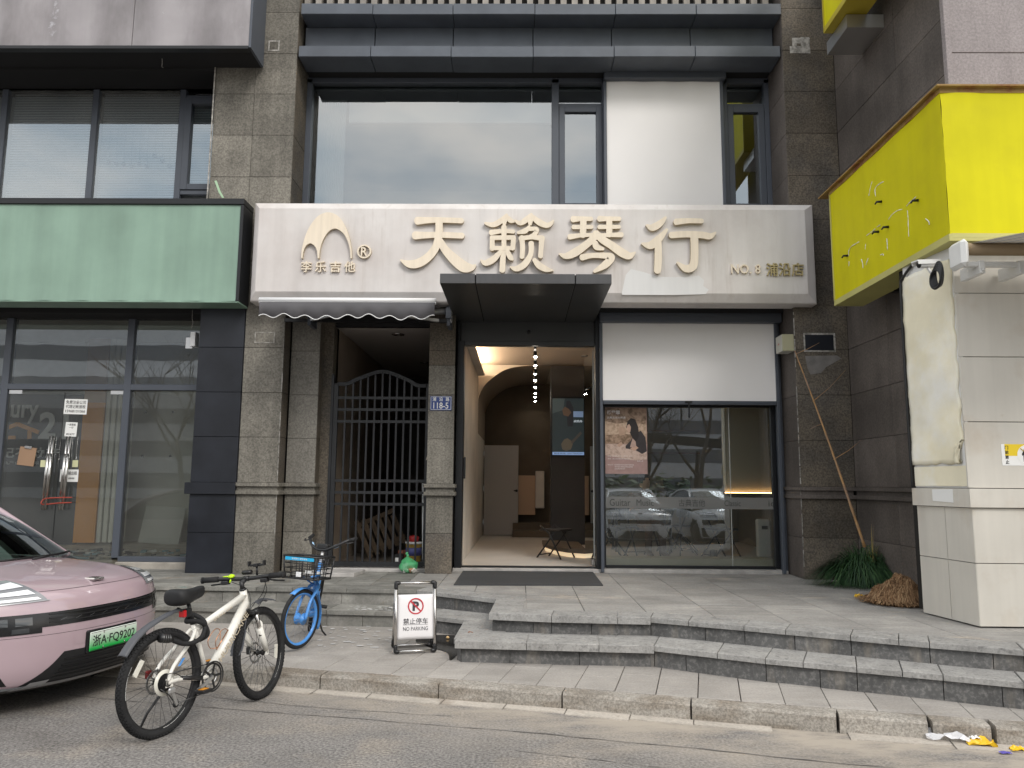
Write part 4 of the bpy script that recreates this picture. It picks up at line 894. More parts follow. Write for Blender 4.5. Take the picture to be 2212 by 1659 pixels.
# ---- green sign box and grey concrete sign above
gs = thing('green_sign', 'blank pale green sign board in a black frame above the empty shop', 'sign'); gyf = 9.78
a_, c_ = PY(519, 443, gyf), PY(511, 651, gyf); gx1_ = (a_.x+c_.x)/2
b = MB(); nx, nz_ = 40, 10; v = []; r3 = random.Random(5)
for j in range(nz_+1):
    for i in range(nx+1):
        x = -10.5+(gx1_+10.5)*i/nx; z = c_.z+(a_.z-c_.z)*j/nz_
        v.append((x, gyf+.004*math.sin(i*.8)*math.sin(j*.9)+(-.02 if j == 0 else 0)*(.5+.5*math.sin(i*2.1)), z))
mesh_obj('sheet', v, [(j*(nx+1)+i, j*(nx+1)+i+1, (j+1)*(nx+1)+i+1, (j+1)*(nx+1)+i) for j in range(nz_) for i in range(nx)], 'green', gs, True)
tz = PY(400, 430, gyf).z
MB().box(-10.5, gx1_+.05, gyf-.03, 10.12, a_.z+.002, tz, 0, .004).build('top_trim', 'framedark', gs); MB().box(gx1_+.002, gx1_+.045, gyf-.02, 10.12, c_.z, a_.z, 0, .004).build('end_trim', 'framedark', gs)
MB().box(-10.5, gx1_, gyf+.02, 10.12, c_.z+.02, a_.z).build('box', 'void', gs); MB().box(-10.5, gx1_+.04, gyf-.01, 10.12, c_.z-.02, c_.z, 0, .003).build('bottom_trim', 'green', gs)
ts = text
cs = thing('concrete_fascia', 'stained grey fascia panel along the top of the empty shop', 'fascia'); cyf = 9.62
a_ = PY(540, 99.5, cyf); zc = a_.z; xj = PY(288, 50, cyf).x
for x0, x1 in ((-11, xj-.004), (xj+.004, a_.x-.02)): MB().box(x0, x1, cyf, cyf+.06, zc, 9.2, 0, .004).build('panel', 'concrete', cs)
MB().box(a_.x-.018, a_.x+.015, cyf-.006, 10.12, zc-.02, 9.2).build('end_trim', 'frame', cs); MB().box(-11, a_.x-.018, cyf-.02, cyf+.08, zc-.05, zc-.002, 0, .004).build('drip_edge', 'framedark', cs)
MB().box(-11, a_.x-.02, cyf+.06, 10.13, zc-.02, zc+.06).build('underside', 'void', cs)
# upstairs windows of the empty shop
MB().box(-11, -4.39, 10.13, 10.9, zc-.06, zc+.05).build('soffit', 'void', ls_)
yu = 10.7; uz0, uz1 = 5.35, zc-.06
um1, um2, um0 = PY(203, 300, yu).x, PY(392, 300, yu).x, PY(6, 300, yu).x
b = MB()
for X in (um0, um1, um2): b.box(X-.045, X+.045, yu-.04, yu+.06, uz0, uz1, 0, .004)
b.box(-11, -4.4, yu-.05, yu+.07, 7.66, uz1)
fu = b.build('window_frame', 'frame', ls_)
for a, b_ in ((-9.5, um0-.045), (um0+.045, um1-.045), (um1+.045, um2-.045)):
    mesh_obj('pane', [(a, yu, uz0), (b_, yu, uz0), (b_, yu, 7.66), (a, yu, 7.66)], [(0, 1, 2, 3)], 'glass_up2', fu) if False else mesh_obj('pane', [(a, yu, uz0), (b_, yu, uz0), (b_, yu, 7.66), (a, yu, 7.66)], [(0, 1, 2, 3)], glassmat('upper_glass', (.80, .86, .88), 1.5, 2.2, .18, wob=.04, dust=.10), fu)
x0, x1 = um2+.045, -4.39; b = MB()
za, zb2 = PY(430, 412, yu).z, PY(430, 215, yu).z
b.box(x0, x0+.1, yu-.05, yu+.05, za, zb2, 0, .004).box(x0+.1, x1, yu-.05, yu+.05, za, za+.09, 0, .004).box(x0+.1, x1, yu-.05, yu+.05, zb2-.09, zb2, 0, .004).box(x0, x1, yu-.03, yu+.05, za-.07, za-.002, 0, .004).box(x0, x1, yu-.03, yu+.05, zb2+.002, zb2+.05, 0, .004)
s_ = b.build('window_frame', 'frame', ls_); mesh_obj('pane', [(x0+.1, yu, za+.09), (x1, yu, za+.09), (x1, yu, zb2-.09), (x0+.1, yu, zb2-.09)], [(0, 1, 2, 3)], 'glass_up', s_)
struct(MB().box(-11, -4.3, 11.6, 11.7, 5, 8).box(-11, -4.3, 10.9, 11.7, 8, 8.1).build('upstairs_wall', 'upwall'))
M['slat'] = surf('blind_slat', (.82, .84, .86), .55)
for i, (a, b_, lab) in enumerate(((um0+.05, um1-.05, 'closed white venetian blind behind the leftmost wide upstairs pane'), (um1+.05, um2-.05, 'closed white venetian blind behind the pane with faint bead strings'), (um2+.12, -4.42, 'white venetian blind behind the narrow casement by the pier'))):
    bl = thing('venetian_blind', lab, 'blind', group='venetian blinds upstairs')
    b = MB(); z = 5.3; top = PY(120, 203, 10.82).z
    while z < top:
        b.add([(a, 10.80, z), (b_, 10.80, z), (b_, 10.825, z+.026), (a, 10.825, z+.026)], [(0, 1, 2, 3)]); z += .0265
    o = b.build('slats', 'slat', bl); o['kind'] = 'stuff'
    MB().box(a, b_, 10.79, 10.83, top, top+.04).build('head_rail', 'slat', bl)
o = MB()
for k in range(10):
    x = um1+.2+k*.115; z1 = 7.0; z0 = z1-r3.uniform(.42, .6)
    pts = [(x+.006*math.sin(j), 10.775, z1+(z0-z1)*j/8) for j in range(9)]; o.tube(pts, .003, 4); o.lathe([(.0, .05), (.035, 0), (.0, -.05)], (x, 10.775, z0-.05), (0, 1, .2), 8)
tag(o.build('bead_string_mobile', surf('faint_beads', (.40, .45, .48), .6)), 'faint row of hanging strings with discs inside the upstairs pane', 'mobile', kind='stuff')
o = MB(); o.tube(curve3([PY(1545*.3015, 1295*.3015, YP-.01), PY(1560*.3015, 1350*.3015, YP-.015), PY(1580*.3015, 1390*.3015, YP-.01), PY(1600*.3015, 1418*.3015, YP-.02)], 4), [.012]*12+[.006], 5) if False else o.add([PY(x*.3015, y*.3015, YP-.004) for x, y in ((1536, 1296), (1552, 1292), (1580, 1370), (1606, 1416), (1592, 1418), (1566, 1378))], [(0, 1, 2, 3, 4, 5)])
tag(fix(o.build('ribbon', surf('green_ribbon', (.42, .60, .40), .6))), 'strip of green ribbon stuck on the granite above the green sign', 'ribbon')
b = MB(); b.tube(curve3([PY(1160*.3015, 408*.3015, 9.9), PY(1163*.3015, 450*.3015, 9.9), PY(1160*.3015, 475*.3015, 9.9), PY(1170*.3015, 486*.3015, 9.9)], 4), .005, 5)
tag(b.build('dangling_wire', 'caulk'), 'short pale wire dangling under the grey fascia', 'wire')
b = MB(); b.tube(curve3([PY(1138*.3655, 636.7+.3655*90, 10.3), PY(1136*.3655, 636.7+.3655*140, 10.3), PY(1140*.3655, 636.7+.3655*165, 10.3), PY(1131*.3655, 636.7+.3655*200, 10.3)], 4), .005, 5)
tag(b.build('dangling_wire', 'caulk'), 'pale wire with a black clip hanging under the green sign', 'wire')
# ================================================================== dark side wall and right-hand building
rb = thing('corner_building', 'dark brown stone side wall meeting a pinkish grey upper facade', 'building', (4.4, 8, .5)); rb.location = (0, 0, 0)
XW = 4.38
w_ = box('side_wall', XW+.02, 5.2, 7.42, 11.2, .45, 9.05, 'joint', rb)
yj = [10.05, 8.95, 8.40, 7.42]
for zs in (RL_, RM+RU[1:]):
    for a, b_ in zip(yj, yj[1:]):
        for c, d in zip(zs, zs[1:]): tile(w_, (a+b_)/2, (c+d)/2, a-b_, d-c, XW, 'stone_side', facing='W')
b = MB()
for z0, z1, pr in ((1.517, 1.567, .045), (1.622, 1.672, .05)): b.box(XW-pr, XW+.1, 7.45, 10.0, z0, z1, 0, .004)
b.box(XW-.012, XW+.1, 7.45, 10.0, 1.567, 1.622); b.build('belt_course', 'stone_side', w_)
uf = box('upper_facade', XW+.02, 10, 7.42, 7.8, 4.9, 9.4, 'joint', rb)
zj = PY(2120, 114, 7.4).z
for z0, z1 in ((4.9, zj-.95), (zj-.95, zj), (zj, zj+1.1), (zj+1.1, 9.4)):
    for x0, x1 in ((XW+.06, 6.4), (6.4, 8.4), (8.4, 10)): tile(uf, (x0+x1)/2, (z0+z1)/2, x1-x0, z1-z0, 7.4, 'stone_grey', name='panel', t=.025, g=.008)
MB().box(XW-.005, XW+.056, 7.375, 7.44, 4.9, 9.4, 0, .004).build('corner_trim', 'stone_grey', uf)
# ---- yellow wrap-around sign
ys = thing('yellow_sign', 'large bright yellow sign wrapping round the corner, its old letters removed', 'sign')
X0, YN, YF = 3.86, 6.6, 9.09
zt_ = (PY(2030, 203, YN).z+PY(1797, 420, YF).z)/2; zb_ = (PY(2047, 516, YN).z+PY(1805, 654, YF).z)/2
X0 = (PY(2040, 360, YN).x+PY(1800, 540, YF).x)/2
n = 30; v = []; m_ = 10
for j in range(m_+1):
    for i in range(n+1):
        v.append((X0+.003*math.sin(i*.7+j), YF+(YN-YF)*i/n, zb_+(zt_-zb_)*j/m_))
mesh_obj('side_face', v, [(j*(n+1)+i, j*(n+1)+i+1, (j+1)*(n+1)+i+1, (j+1)*(n+1)+i) for j in range(m_) for i in range(n)], 'yellow', ys, True)
v = []; n = 36
for j in range(m_+1):
    for i in range(n+1):
        t = i/n; x = X0+.002+5*t; crease = .014*math.exp(-((x-X0)/.35)**2)*math.sin(j*3.1+x*9)
        v.append((x, YN+crease, zb_+(zt_-zb_)*j/m_))
mesh_obj('front_face', v, [(j*(n+1)+i, j*(n+1)+i+1, (j+1)*(n+1)+i+1, (j+1)*(n+1)+i) for j in range(m_) for i in range(n)], 'yellow', ys, True)
MB().box(X0+.012, X0+.34, YN+.5, YF, zb_+.01, zt_).box(X0+.012, 9, YN+.012, YN+.5, zb_+.01, zt_).build('box', 'void', ys)
b = MB(); b.box(X0-.012, X0+.34, YN-.012, YF+.012, zb_-.03, zb_-.001).box(X0+.34, 9, YN-.012, YN+.3, zb_-.03, zb_-.001); b.box(X0-.012, X0+.012, YN-.012, YF+.012, zb_-.001, zb_+.035).box(X0+.012, 9, YN-.012, YN+.01, zb_, zb_+.04); b.box(X0-.012, X0+.02, YF, YF+.012, zb_, zt_); b.build('bottom_trim', 'yellowtrim', ys)
b = MB(); b.box(X0-.05, X0+.36, YN-.05, YF+.25, zt_+.045, zt_+.06).box(X0+.36, 9, YN-.05, YN+.8, zt_+.045, zt_+.06).box(X0-.006, X0+.02, YN-.006, YF+.03, zt_, zt_+.045).box(X0+.02, 9, YN-.006, YN+.02, zt_, zt_+.045); b.build('top_flashing', 'rusttrim', ys)
MB().box(X0+.34, XW-.002, YF-.55, YF-.45, zb_+.02, zb_+.14).build('bracket', 'framedark', ys); MB().box(X0+.34, XW-.002, YN+1.2, YN+1.3, zb_+.02, zb_+.14).build('bracket', 'framedark', ys)
# chipped paint left by the removed letters, and fixing holes
M['chip'] = surf('bare_white_chip', (.80, .80, .76), .7)
def on_side(x, y): return PX(1637.2+.2924*x, 424.4+.2924*y, X0-.002)
sq = [[(670, 440), (672, 400), (690, 370), (730, 345), (748, 335)], [(672, 515), (674, 480)], [(765, 465), (775, 500), (776, 530)], [(815, 455), (798, 505)], [(797, 350), (793, 390)], [(803, 288), (835, 265), (865, 240)], [(903, 210), (880, 225)], [(952, 310), (955, 340), (958, 395)], [(905, 432), (925, 425), (928, 438)], [(965, 170), (990, 135), (1030, 105), (1065, 95)], [(1105, 105), (1110, 160), (1112, 220), (1115, 295)], [(1100, 70), (1120, 45), (1165, 5)], [(1240, 165), (1262, 185), (1267, 208)], [(870, 0), (868, -60), (900, -95), (930, -110)], [(820, -5), (830, -60), (845, -110)]]
for s in sq:
    b = MB(); pts = [on_side(x, y) for x, y in s]; pts = curve3(pts, 5) if len(pts) > 2 else curve3([pts[0], pts[0].lerp(pts[1], .5), pts[1]], 4)
    b.tube(pts, [rnd.uniform(.002, .007) for _ in pts], 4); b.build('paint_chip', 'chip', ys)
for x, y in ((965, 225), (893, 260), (1185, 28), (915, 38), (665, 437)):
    p = on_side(x, y); MB().tube([p, p+Vector((-.05, .01, .0)), p+Vector((-.06, .03, -.02))], [.014, .012, .008], 6).build('cut_cable_end', 'black', ys)
# ---- second yellow sign higher up
y2 = thing('upper_yellow_sign', 'corner of another yellow sign box high above the first one', 'sign')
zb2_ = PX(1782, 68, X0).z; yf2 = PX(1782, 68, X0).y; yn2 = 6.6
MB().box(X0, X0+.34, yn2, yf2, zb2_, 9.5).build('box', 'yellow', y2); MB().box(X0-.012, X0+.35, yn2, yf2+.012, zb2_-.02, zb2_-.001).box(X0-.012, X0-.001, yn2, yf2+.01, zb2_, zb2_+.05).box(X0-.012, X0+.35, yf2+.001, yf2+.02, zb2_, 9.5).build('trim', surf('ochre_trim', (.42, .34, .03), .5), y2)
p = PX(1800, 90, X0+.12); MB().box(X0+.1, XW-.002, yf2-.4, yf2+.2, zb2_-.2, zb2_-.03).build('bracket', 'alu', y2)
# ---- beige panelled column
bc = thing('beige_column', 'beige metal panelled column base at the corner, gap under its foot', 'column')
C0, C1 = Vector((3.936, 6.739, 0)), Vector((3.835, 7.468, 0)); zg = .50
dS = (C1-C0).normalized(); nS = Vector((dS.y, -dS.x, 0))*-1
if nS.x > 0: nS = -nS
zb0 = PY(2098, 1097, 6.74).z; zb1 = PY(2098, 1054.6, 6.74).z; zl = PY(2109, 1217, 6.74).z
ztp = zb_+.2
core_ = MB(); core_.prism([(C0.x+.03, C0.y+.03, zg+.02), (9, C0.y+.03, zg+.02), (9, 7.6, zg+.02), (C1.x+.03, 7.6, zg+.02)], (0, 0, ztp-zg)); fix(core_.build('core', 'joint', bc))
def side_panel(u0, u1, z0, z1, off=0., m='beige', t=.02, name='panel', g=.003):
    p = C0+dS*(u0+g); q = C0+dS*(u1-g); b = MB()
    b.prism([p+nS*off+Vector((0, 0, z0+g)), q+nS*off+Vector((0, 0, z0+g)), q+nS*off+Vector((0, 0, z1-g)), p+nS*off+Vector((0, 0, z1-g))], nS*-(t+off)); return fix(b.build(name, m, bc))
LS = (C1-C0).length
uv = .47*LS
for z0, z1 in ((zg, zl), (zl, zb0)): side_panel(0, uv, z0, z1); side_panel(uv, LS, z0, z1)
side_panel(-.012, LS+.02, zb0, zb1, .03)
def front_panel(x0, x1, z0, z1, off=0., t=.02, g=.003): MB().box(x0+g, x1-g, C0.y-off, C0.y+t, z0+g, z1-g, 0, .002).build('panel', 'beige', bc)
zu = [zb1, PY(2150, 911.4, 6.74).z, PY(2150, 771, 6.74).z, PY(2150, 633.5, 6.74).z, ztp]
for z0, z1 in ((zg, zl), (zl, zb0)): front_panel(C0.x, 5.2, z0, z1); front_panel(5.2, 6.6, z0, z1); front_panel(6.6, 8, z0, z1)
front_panel(C0.x-.03, 6.6, zb0, zb1, .03)
for z0, z1 in zip(zu, zu[1:]): front_panel(C0.x-.02, 5.3, z0, z1); front_panel(5.3, 6.8, z0, z1)
# sprayed foam slab filling the upper side
fo = MB(); zf0 = zb1+.22; zf1 = PX(1965, 590, 3.8).z; nu, nv = 16, 44; r4 = random.Random(11)
zf1 = min(zf1, zb_-.06); V = []
for j in range(nv+1):
    for i in range(nu+1):
        u = i/nu; vv = j/nv; uu = LS*(.03+.97*u)
        if i == 0: uu += .02+.012*math.sin(j*.9)+r4.uniform(-.008, .008)+(.06 if j < 5 else 0)
        if i == nu: uu += r4.uniform(-.006, .006)+.01*math.sin(j*.35)
        o_ = .022+.006*math.sin(u*7+vv*13)*math.sin(vv*31)+r4.uniform(-.003, .003)
        V.append(C0+dS*uu+nS*o_+Vector((0, 0, zf0+(zf1-zf0)*vv+(r4.uniform(-.01, .01) if j in (0, nv) else 0))))
o = mesh_obj('foam_slab', V, [(j*(nu+1)+i, j*(nu+1)+i+1, (j+1)*(nu+1)+i+1, (j+1)*(nu+1)+i) for j in range(nv) for i in range(nu)], 'foam', bc, True); o.modifiers.new('thickness', 'SOLIDIFY').thickness = .03; o.modifiers['thickness'].offset = 1
side_panel(.02, LS-.01, zb1+.015, zf0-.02, .012, 'foam', name='foam_strip'); side_panel(0, LS, zb1, ztp, 0, 'whitepatch', name='render_backing')
b = MB(); p = C1+Vector((-.03, .0, 0)); b.tube(curve3([p+Vector((0, 0, zb1)), p+Vector((-.005, 0, zb1+.6)), p+Vector((.0, 0, zf1-.2)), p+Vector((.01, -.05, zf1)), p+Vector((.06, -.3, zf1+.14)), p+Vector((.12, -.5, zf1+.2))], 6), .014, 8); b.build('cable_pipe', 'black', bc)
b = MB(); b.prism([C0+dS*.25*LS+nS*.034+Vector((0, 0, zb1-.01)), C0+dS*.62*LS+nS*.034+Vector((0, 0, zb1-.015)), C0+dS*.62*LS+nS*.034+Vector((0, 0, zb0+.05)), C0+dS*.25*LS+nS*.034+Vector((0, 0, zb0+.04))], nS*-.004); fix(b.build('paper_scrap', 'paper', bc))
# sticker
st = thing('parking_sticker', 'yellow and white no parking sticker on the beige panel, cut by the picture edge', 'sticker')
a_, c_ = PY(2165, 959, C0.y-.022), PY(2240, 1006, C0.y-.022); w0, h0 = c_.x-a_.x, a_.z-c_.z; Ys = C0.y-.003
MB().box(a_.x, c_.x, Ys, Ys+.002, c_.z, a_.z).build('sheet', 'paintwhite', st)
M['stickyel'] = surf('sticker_yellow', (.80, .58, .02), .5)
MB().box(a_.x+.03, c_.x, Ys-.001, Ys, c_.z+h0*.45, a_.z).build('yellow_field', 'stickyel', st)
cc = Vector((a_.x+w0*.78, 0, a_.z-h0*.5)); pts = [(cc.x+.088*math.cos(t), Ys-.0018, cc.z+.088*math.sin(t)) for t in [2*math.pi*k/28 for k in range(28)]]
b = MB(); b.prism(pts, (0, .001, 0)); fix(b.build('disc', 'paintwhite', st)); text('character', '停', .10, .12, 'ink', st, (cc.x, Ys-.0018, cc.z), depth=.001, bold=.03)
for k, ch in enumerate('门前禁止'): text('character', ch, .03, .033, 'ink', st, (a_.x+.045, Ys-.001, a_.z-.03-.042*k), depth=.001, bold=.02)
o = MB(); o.bar((cc.x-.06, Ys-.003, cc.z+.06), (cc.x+.06, Ys-.003, cc.z-.06), .001, .014, up=(0, 1, 0)); o.build('slash', 'stickyel', st)
# ---- striped awning rolled under the yellow sign
ra = thing('striped_awning', 'white and grey striped awning on a white roller under the yellow sign', 'awning')
p = PY(2067, 552, 6.45); yz = p.z; ex = p.x
M['awnwhite'] = surf('white_powder_coat', (.74, .74, .72), .4, blot=.1)
b = MB(); b.box(ex-.02, ex+.05, 6.33, 6.56, yz-.12, yz+.12, 0, .03); b.build('end_cap', 'awnwhite', ra)
b = MB(); b.tube([(ex+.05, 6.46, yz+.06), (9, 6.46, yz+.06)], .055, 14); b.build('roller', surf('roller_brown', (.35, .26, .16), .6), ra); b = MB(); b.box(ex+.05, 9, 6.42, 6.47, yz-.105, yz-.06, 0, .006); b.build('support_bar', 'awnwhite', ra)
for dx in (.16, .5): b = MB(); b.box(ex+dx, ex+dx+.05, 6.40, 6.7, yz-.17, yz-.055, 0, .006); b.lathe([(.014, 0), (.014, -.01)], (ex+dx+.025, 6.398, yz-.14), (0, 1, 0), 8); b.build('bracket', 'awnwhite', ra)
strip = [surf('stripe_white', (.76, .75, .72), .8), surf('stripe_grey', (.36, .37, .40), .8), surf('stripe_cream', (.62, .56, .46), .8)]
b = MB(); x = ex+.12; k = 0
while x < 9:
    wd = (.045, .02, .03, .02)[k % 4]; b.add([(x, 6.44, yz+.11), (x+wd, 6.44, yz+.11), (x+wd, 5.3, yz-.12), (x, 5.3, yz-.12)], [(0, 1, 2, 3)], (0, 1, 0, 2)[k % 4]); x += wd; k += 1
o = b.build('striped_cloth', strip, ra); o['kind'] = 'stuff'
# ---- security camera with coiled cable
cmx = PX(2003, 572, 3.70); sc_ = thing('security_camera', 'white bullet security camera above the foam patch under the yellow sign', 'camera', cmx, (0, 0, 0))
d1 = Vector((-.25, -.9, -.12)).normalized(); d1 = Vector((-.95, -.25, -.10)).normalized(); up = Vector((0, 0, 1)); sd_ = d1.cross(up).normalized(); u2 = sd_.cross(d1)
b = MB(); b.tube([d1*-.09, d1*.09], .032, 12); b.build('body', 'awnwhite', sc_)
b = MB(); b.obox(d1*.01+u2*.034, (d1, sd_, u2), .125, .04, .006); b.obox(d1*.01+u2*.02+sd_*.038, (d1, sd_, u2), .12, .003, .02); b.obox(d1*.01+u2*.02-sd_*.038, (d1, sd_, u2), .12, .003, .02); b.build('sun_shield', 'awnwhite', sc_)
b = MB(); b.lathe([(.028, 0), (.028, .004), (0, .004)], d1*.088, d1, 14); b.build('lens', 'black', sc_)
b = MB(); b.tube([u2*-.03, u2*-.07+Vector((.02, 0, 0)), u2*-.10+Vector((.06, .02, -.02))], [.014, .012, .016], 8); b.build('mount', 'awnwhite', sc_)
cl = MB(); c0 = PX(2033, 592, 3.76)
for k in range(5):
    pts = [c0+Vector((-.02-.008*k, .06*math.cos(t)*(1+.1*k), .11*math.sin(t)*(1-.06*k)-.012*k)) for t in [2*math.pi*j/20 for j in range(20)]]; cl.tube(pts, .012, 6, closed=True)
tag(cl.build('cable_coil', 'black'), 'coil of black cable hanging beside the security camera', 'cable')
# ================================================================== inside the music shop
ZF, ZC = .552, 4.0
M['shopfloor'] = surf('microcement_floor', (.62, .575, .52), .45, blot=.06, blot_scale=1.5)
M['limewash'] = surf('limewashed_wall', (.70, .645, .575), .85, blot=.12, blot_scale=1.2, bump=.1, bump_scale=20)
M['shopceil'] = surf('shop_ceiling', (.56, .48, .40), .85)
M['brownwall'] = surf('brown_wall', (.14, .11, .08), .85, blot=.15)
M['olivewall'] = surf('olive_wall', (.16, .145, .10), .85, blot=.1)
M['doorwhite'] = surf('matt_door', (.40, .39, .38), .55)
M['columngrey'] = surf('graphite_column', (.045, .045, .047), .7, blot=.12, bump=.1, bump_scale=60)
struct(MB().box(-.83, 4.4, 10.82, 19, .48, ZF).build('shop_floor', 'shopfloor'))
struct(MB().box(-.98, -.83, 10.82, 19, ZF, ZC).build('shop_wall_left', 'limewash')); struct(MB().box(4.4, 4.5, 10.9, 19, ZF, ZC).build('shop_wall_right', 'olivewall'))
struct(MB().box(-.98, 4.5, 10.82, 19, ZC, ZC+.1).build('shop_ceiling', 'shopceil')); struct(MB().box(-.98, 1.3, 17.6, 17.7, ZF, ZC).build('shop_wall_back', 'brownwall'))
struct(MB().box(1.3, 4.5, 15.6, 15.7, ZF, ZC).box(1.25, 1.3, 14.75, 17.6, ZF, ZC).build('music_room_wall_back', 'olivewall'))
# vaulted arch
ya = 14.7; cr = [(285, 820), (288, 700), (330, 580), (400, 510), (480, 470), (600, 455), (700, 455)]
ap = [PY(909.5+.402*x, 606.4+.402*y, ya) for x, y in cr]; ap = curve3(ap, 6)
ap = [Vector((max(p.x, -.822), p.y, p.z)) for p in ap]
pl = [(-.83, ya, ZC)]+[(p.x, ya, min(p.z, ZC-.004)) for p in ap]
b = MB(); n = len(pl); b.add(pl, [tuple(range(n))])
q0 = pl[1:]; q1 = [(x, 17.6, z) for x, y, z in q0]; b.add(q0+q1, [(i, i+1, n-1+i+1, n-1+i) for i in range(n-2)], 1, True)
struct(b.build('vault', ['limewash', surf('vault_plaster', (.30, .24, .18), .85)]))
# far end: door ajar, tan panel, steps
dr = thing('inner_door', 'plain grey inner door standing ajar at the back of the shop', 'door', (-.8, 17.0, ZF), (0, 0, rad(3)))
MB().box(0, .76, -.02, .02, .01, 1.98, 0, .004).build('leaf', 'doorwhite', dr)
b = MB(); b.tube([(.66, -.05, .98), (.74, -.05, .98)], .012, 8); b.lathe([(.028, 0), (.028, .03)], (.72, -.05, .98), (0, 1, 0), 12); b.build('handle', 'black', dr)
for z in (.25, .98, 1.75): MB().box(-.02, .0, -.03, -.015, z, z+.1).build('hinge', 'alu', dr)
a_, c_ = PY(1119, 1027, 17.3), PY(1156, 1112, 17.3); pc = thing('reception_counter', 'tan counter front with a paler end panel at the back of the shop', 'counter')
MB().box(a_.x, c_.x, 17.2, 17.5, c_.z, a_.z, 0, .01).build('front_panel', surf('tan_panel', (.55, .38, .26), .7), pc); MB().box(c_.x+.004, c_.x+.2, 17.15, 17.5, c_.z+.15, a_.z+.1, 0, .01).build('end_panel', 'limewash', pc)
for k in range(2): MB().box(c_.x-.5, 1.2, 16.5+.35*k, 17.6, ZF, ZF+.14*(k+1), 0, .006).build('step', 'brownwall', pc)
# graphite column with screen
gc = thing('graphite_column', 'dark graphite column flaring out near the floor inside the shop', 'column')
x0, x1 = PY(1190, 900, ya).x, PY(1262, 900, ya).x; zc1 = PY(1190, 792, ya).z
pr = [(x0, ZF), (x0, min(ZC, zc1)), (x1, min(ZC, zc1))]+[(x1+.22*(1-t)**3, ZF+1.5*t) for t in (1, .8, .6, .4, .2, .1, 0)]
b = MB(); b.prism([(x, ya-.1, z) for x, z in pr], (0, .5, 0)); fix(b.build('shaft', 'columngrey', gc))
tv = thing('wall_screen', 'upright screen showing a guitar player, hung on the graphite column', 'screen')
yt = ya-.14; a_, c_ = PY(1192, 858, yt), PY(1263, 985, yt); W_, H_ = c_.x-a_.x, a_.z-c_.z
MB().box(a_.x, c_.x, yt, yt+.04, c_.z, a_.z, 0, .004).build('casing', 'black', tv)
def tvq(name, pts, c, s, dy): mesh_obj(name, [(a_.x+W_*u, yt-.001-dy*.0008, a_.z-H_*w_) for u, w_ in pts], [tuple(range(len(pts)))], emit(name+'_glow', c, s), tv)
tvq('picture', [(.02, .98), (.98, .98), (.98, .02), (.02, .02)], (.02, .03, .033), .35, 0)
tvq('picture_light', [(.02, .28), (.35, .22), (.4, .02), (.02, .02)], (.05, .068, .07), .3, 1)
tvq('guitar_body', [(.28, .80), (.38, .72), (.48, .70), (.58, .74), (.64, .80), (.58, .89), (.44, .92), (.32, .89)], (.085, .07, .05), .3, 2)
tvq('guitar_neck', [(.58, .76), (.88, .58), (.92, .62), (.62, .80)], (.06, .05, .04), .3, 3)
tvq('guitar_body', [(.32, .22), (.40, .16), (.52, .2), (.6, .26), (.5, .33), (.36, .31)], (.09, .055, .035), .3, 2)
tvq('player_figure', [(.45, .06), (.56, .06), (.66, .18), (.64, .5), (.48, .5), (.44, .18)], (.012, .012, .014), .5, 1)
tvq('caption_field', [(.66, .34), (.96, .34), (.96, .24), (.66, .24)], (.12, .17, .26), .5, 2); tvq('caption_band', [(.02, .985), (.98, .985), (.98, .935), (.02, .935)], (.16, .24, .40), .6, 2)
text('caption', '梁煦冉', W_*.26, H_*.04, emit('caption_ink', (.45, .5, .55), .7), tv, (a_.x+W_*.8, yt-.003, a_.z-H_*.41), depth=.001); text('caption', '报名热线 13917567229', W_*.86, H_*.028, 'ink', tv, (a_.x+W_*.5, yt-.0032, a_.z-H_*.96), depth=.0005)
# lights that are lit in the photo
warm = emit('warm_led', (1, .77, .54), 55.); spot = emit('spot_lens', (1, .90, .76), 160.)
cv = thing('cove_light', 'warm cove light strip along the top of the left shop wall', 'light'); MB().box(-.825, -.79, 11.0, 14.5, 3.80, 3.82).build('led_strip', warm, cv); MB().box(-.828, -.70, 10.95, 14.6, 3.76, 3.796, 0, .004).build('ledge', 'limewash', cv)
tl = thing('track_light', 'ceiling track with a row of small lit spotlights', 'track light'); zt2 = 3.62
sp = [PZ(1156, y_, zt2-.07) for y_ in (771, 790, 808, 822, 837, 850, 858, 867)]; p0, p1 = sp[0]+Vector((-.005, -.3, 0)), sp[-1]+Vector((.01, .4, 0)); p1.y = min(p1.y, 17.4)
MB().bar((p0.x, p0.y, zt2+.015), (p1.x, p1.y, zt2+.015), .034, .03).build('track', 'black', tl)
for k in (.1, .5, .9): q = p0.lerp(p1, k); MB().box(q.x-.006, q.x+.006, q.y-.006, q.y+.006, zt2+.03, ZC).build('rod', 'black', tl)
for q in sp:
    q.y = min(q.y, 17.3); b = MB(); b.tube([(q.x, q.y, zt2), (q.x, q.y-.02, zt2-.07)], .028, 10); h_ = b.build('spotlight', 'black', tl); MB().lathe([(.0, -.002), (.024, 0), (.0, .001)], (q.x, q.y-.022, zt2-.074), (0, -.25, -1), 12).build('lens', spot, h_)
for i, (px, py) in enumerate(((1263, 769), (1266, 813))):
    c = PZ(px, py, ZC-.004); c.y = min(c.y, 15.3); b = MB(); b.lathe([(.07, 0), (.07, -.01), (.05, -.012)], (c.x, c.y, ZC), seg=18); b.lathe([(.05, -.008), (0, -.006)], (c.x, c.y, ZC), seg=18, mi=1)
    tag(b.build('downlight', ['alu', spot]), ('lit round downlight nearest the shop door', 'lit round downlight deeper in the shop ceiling')[i], 'light', 'lit shop downlights')
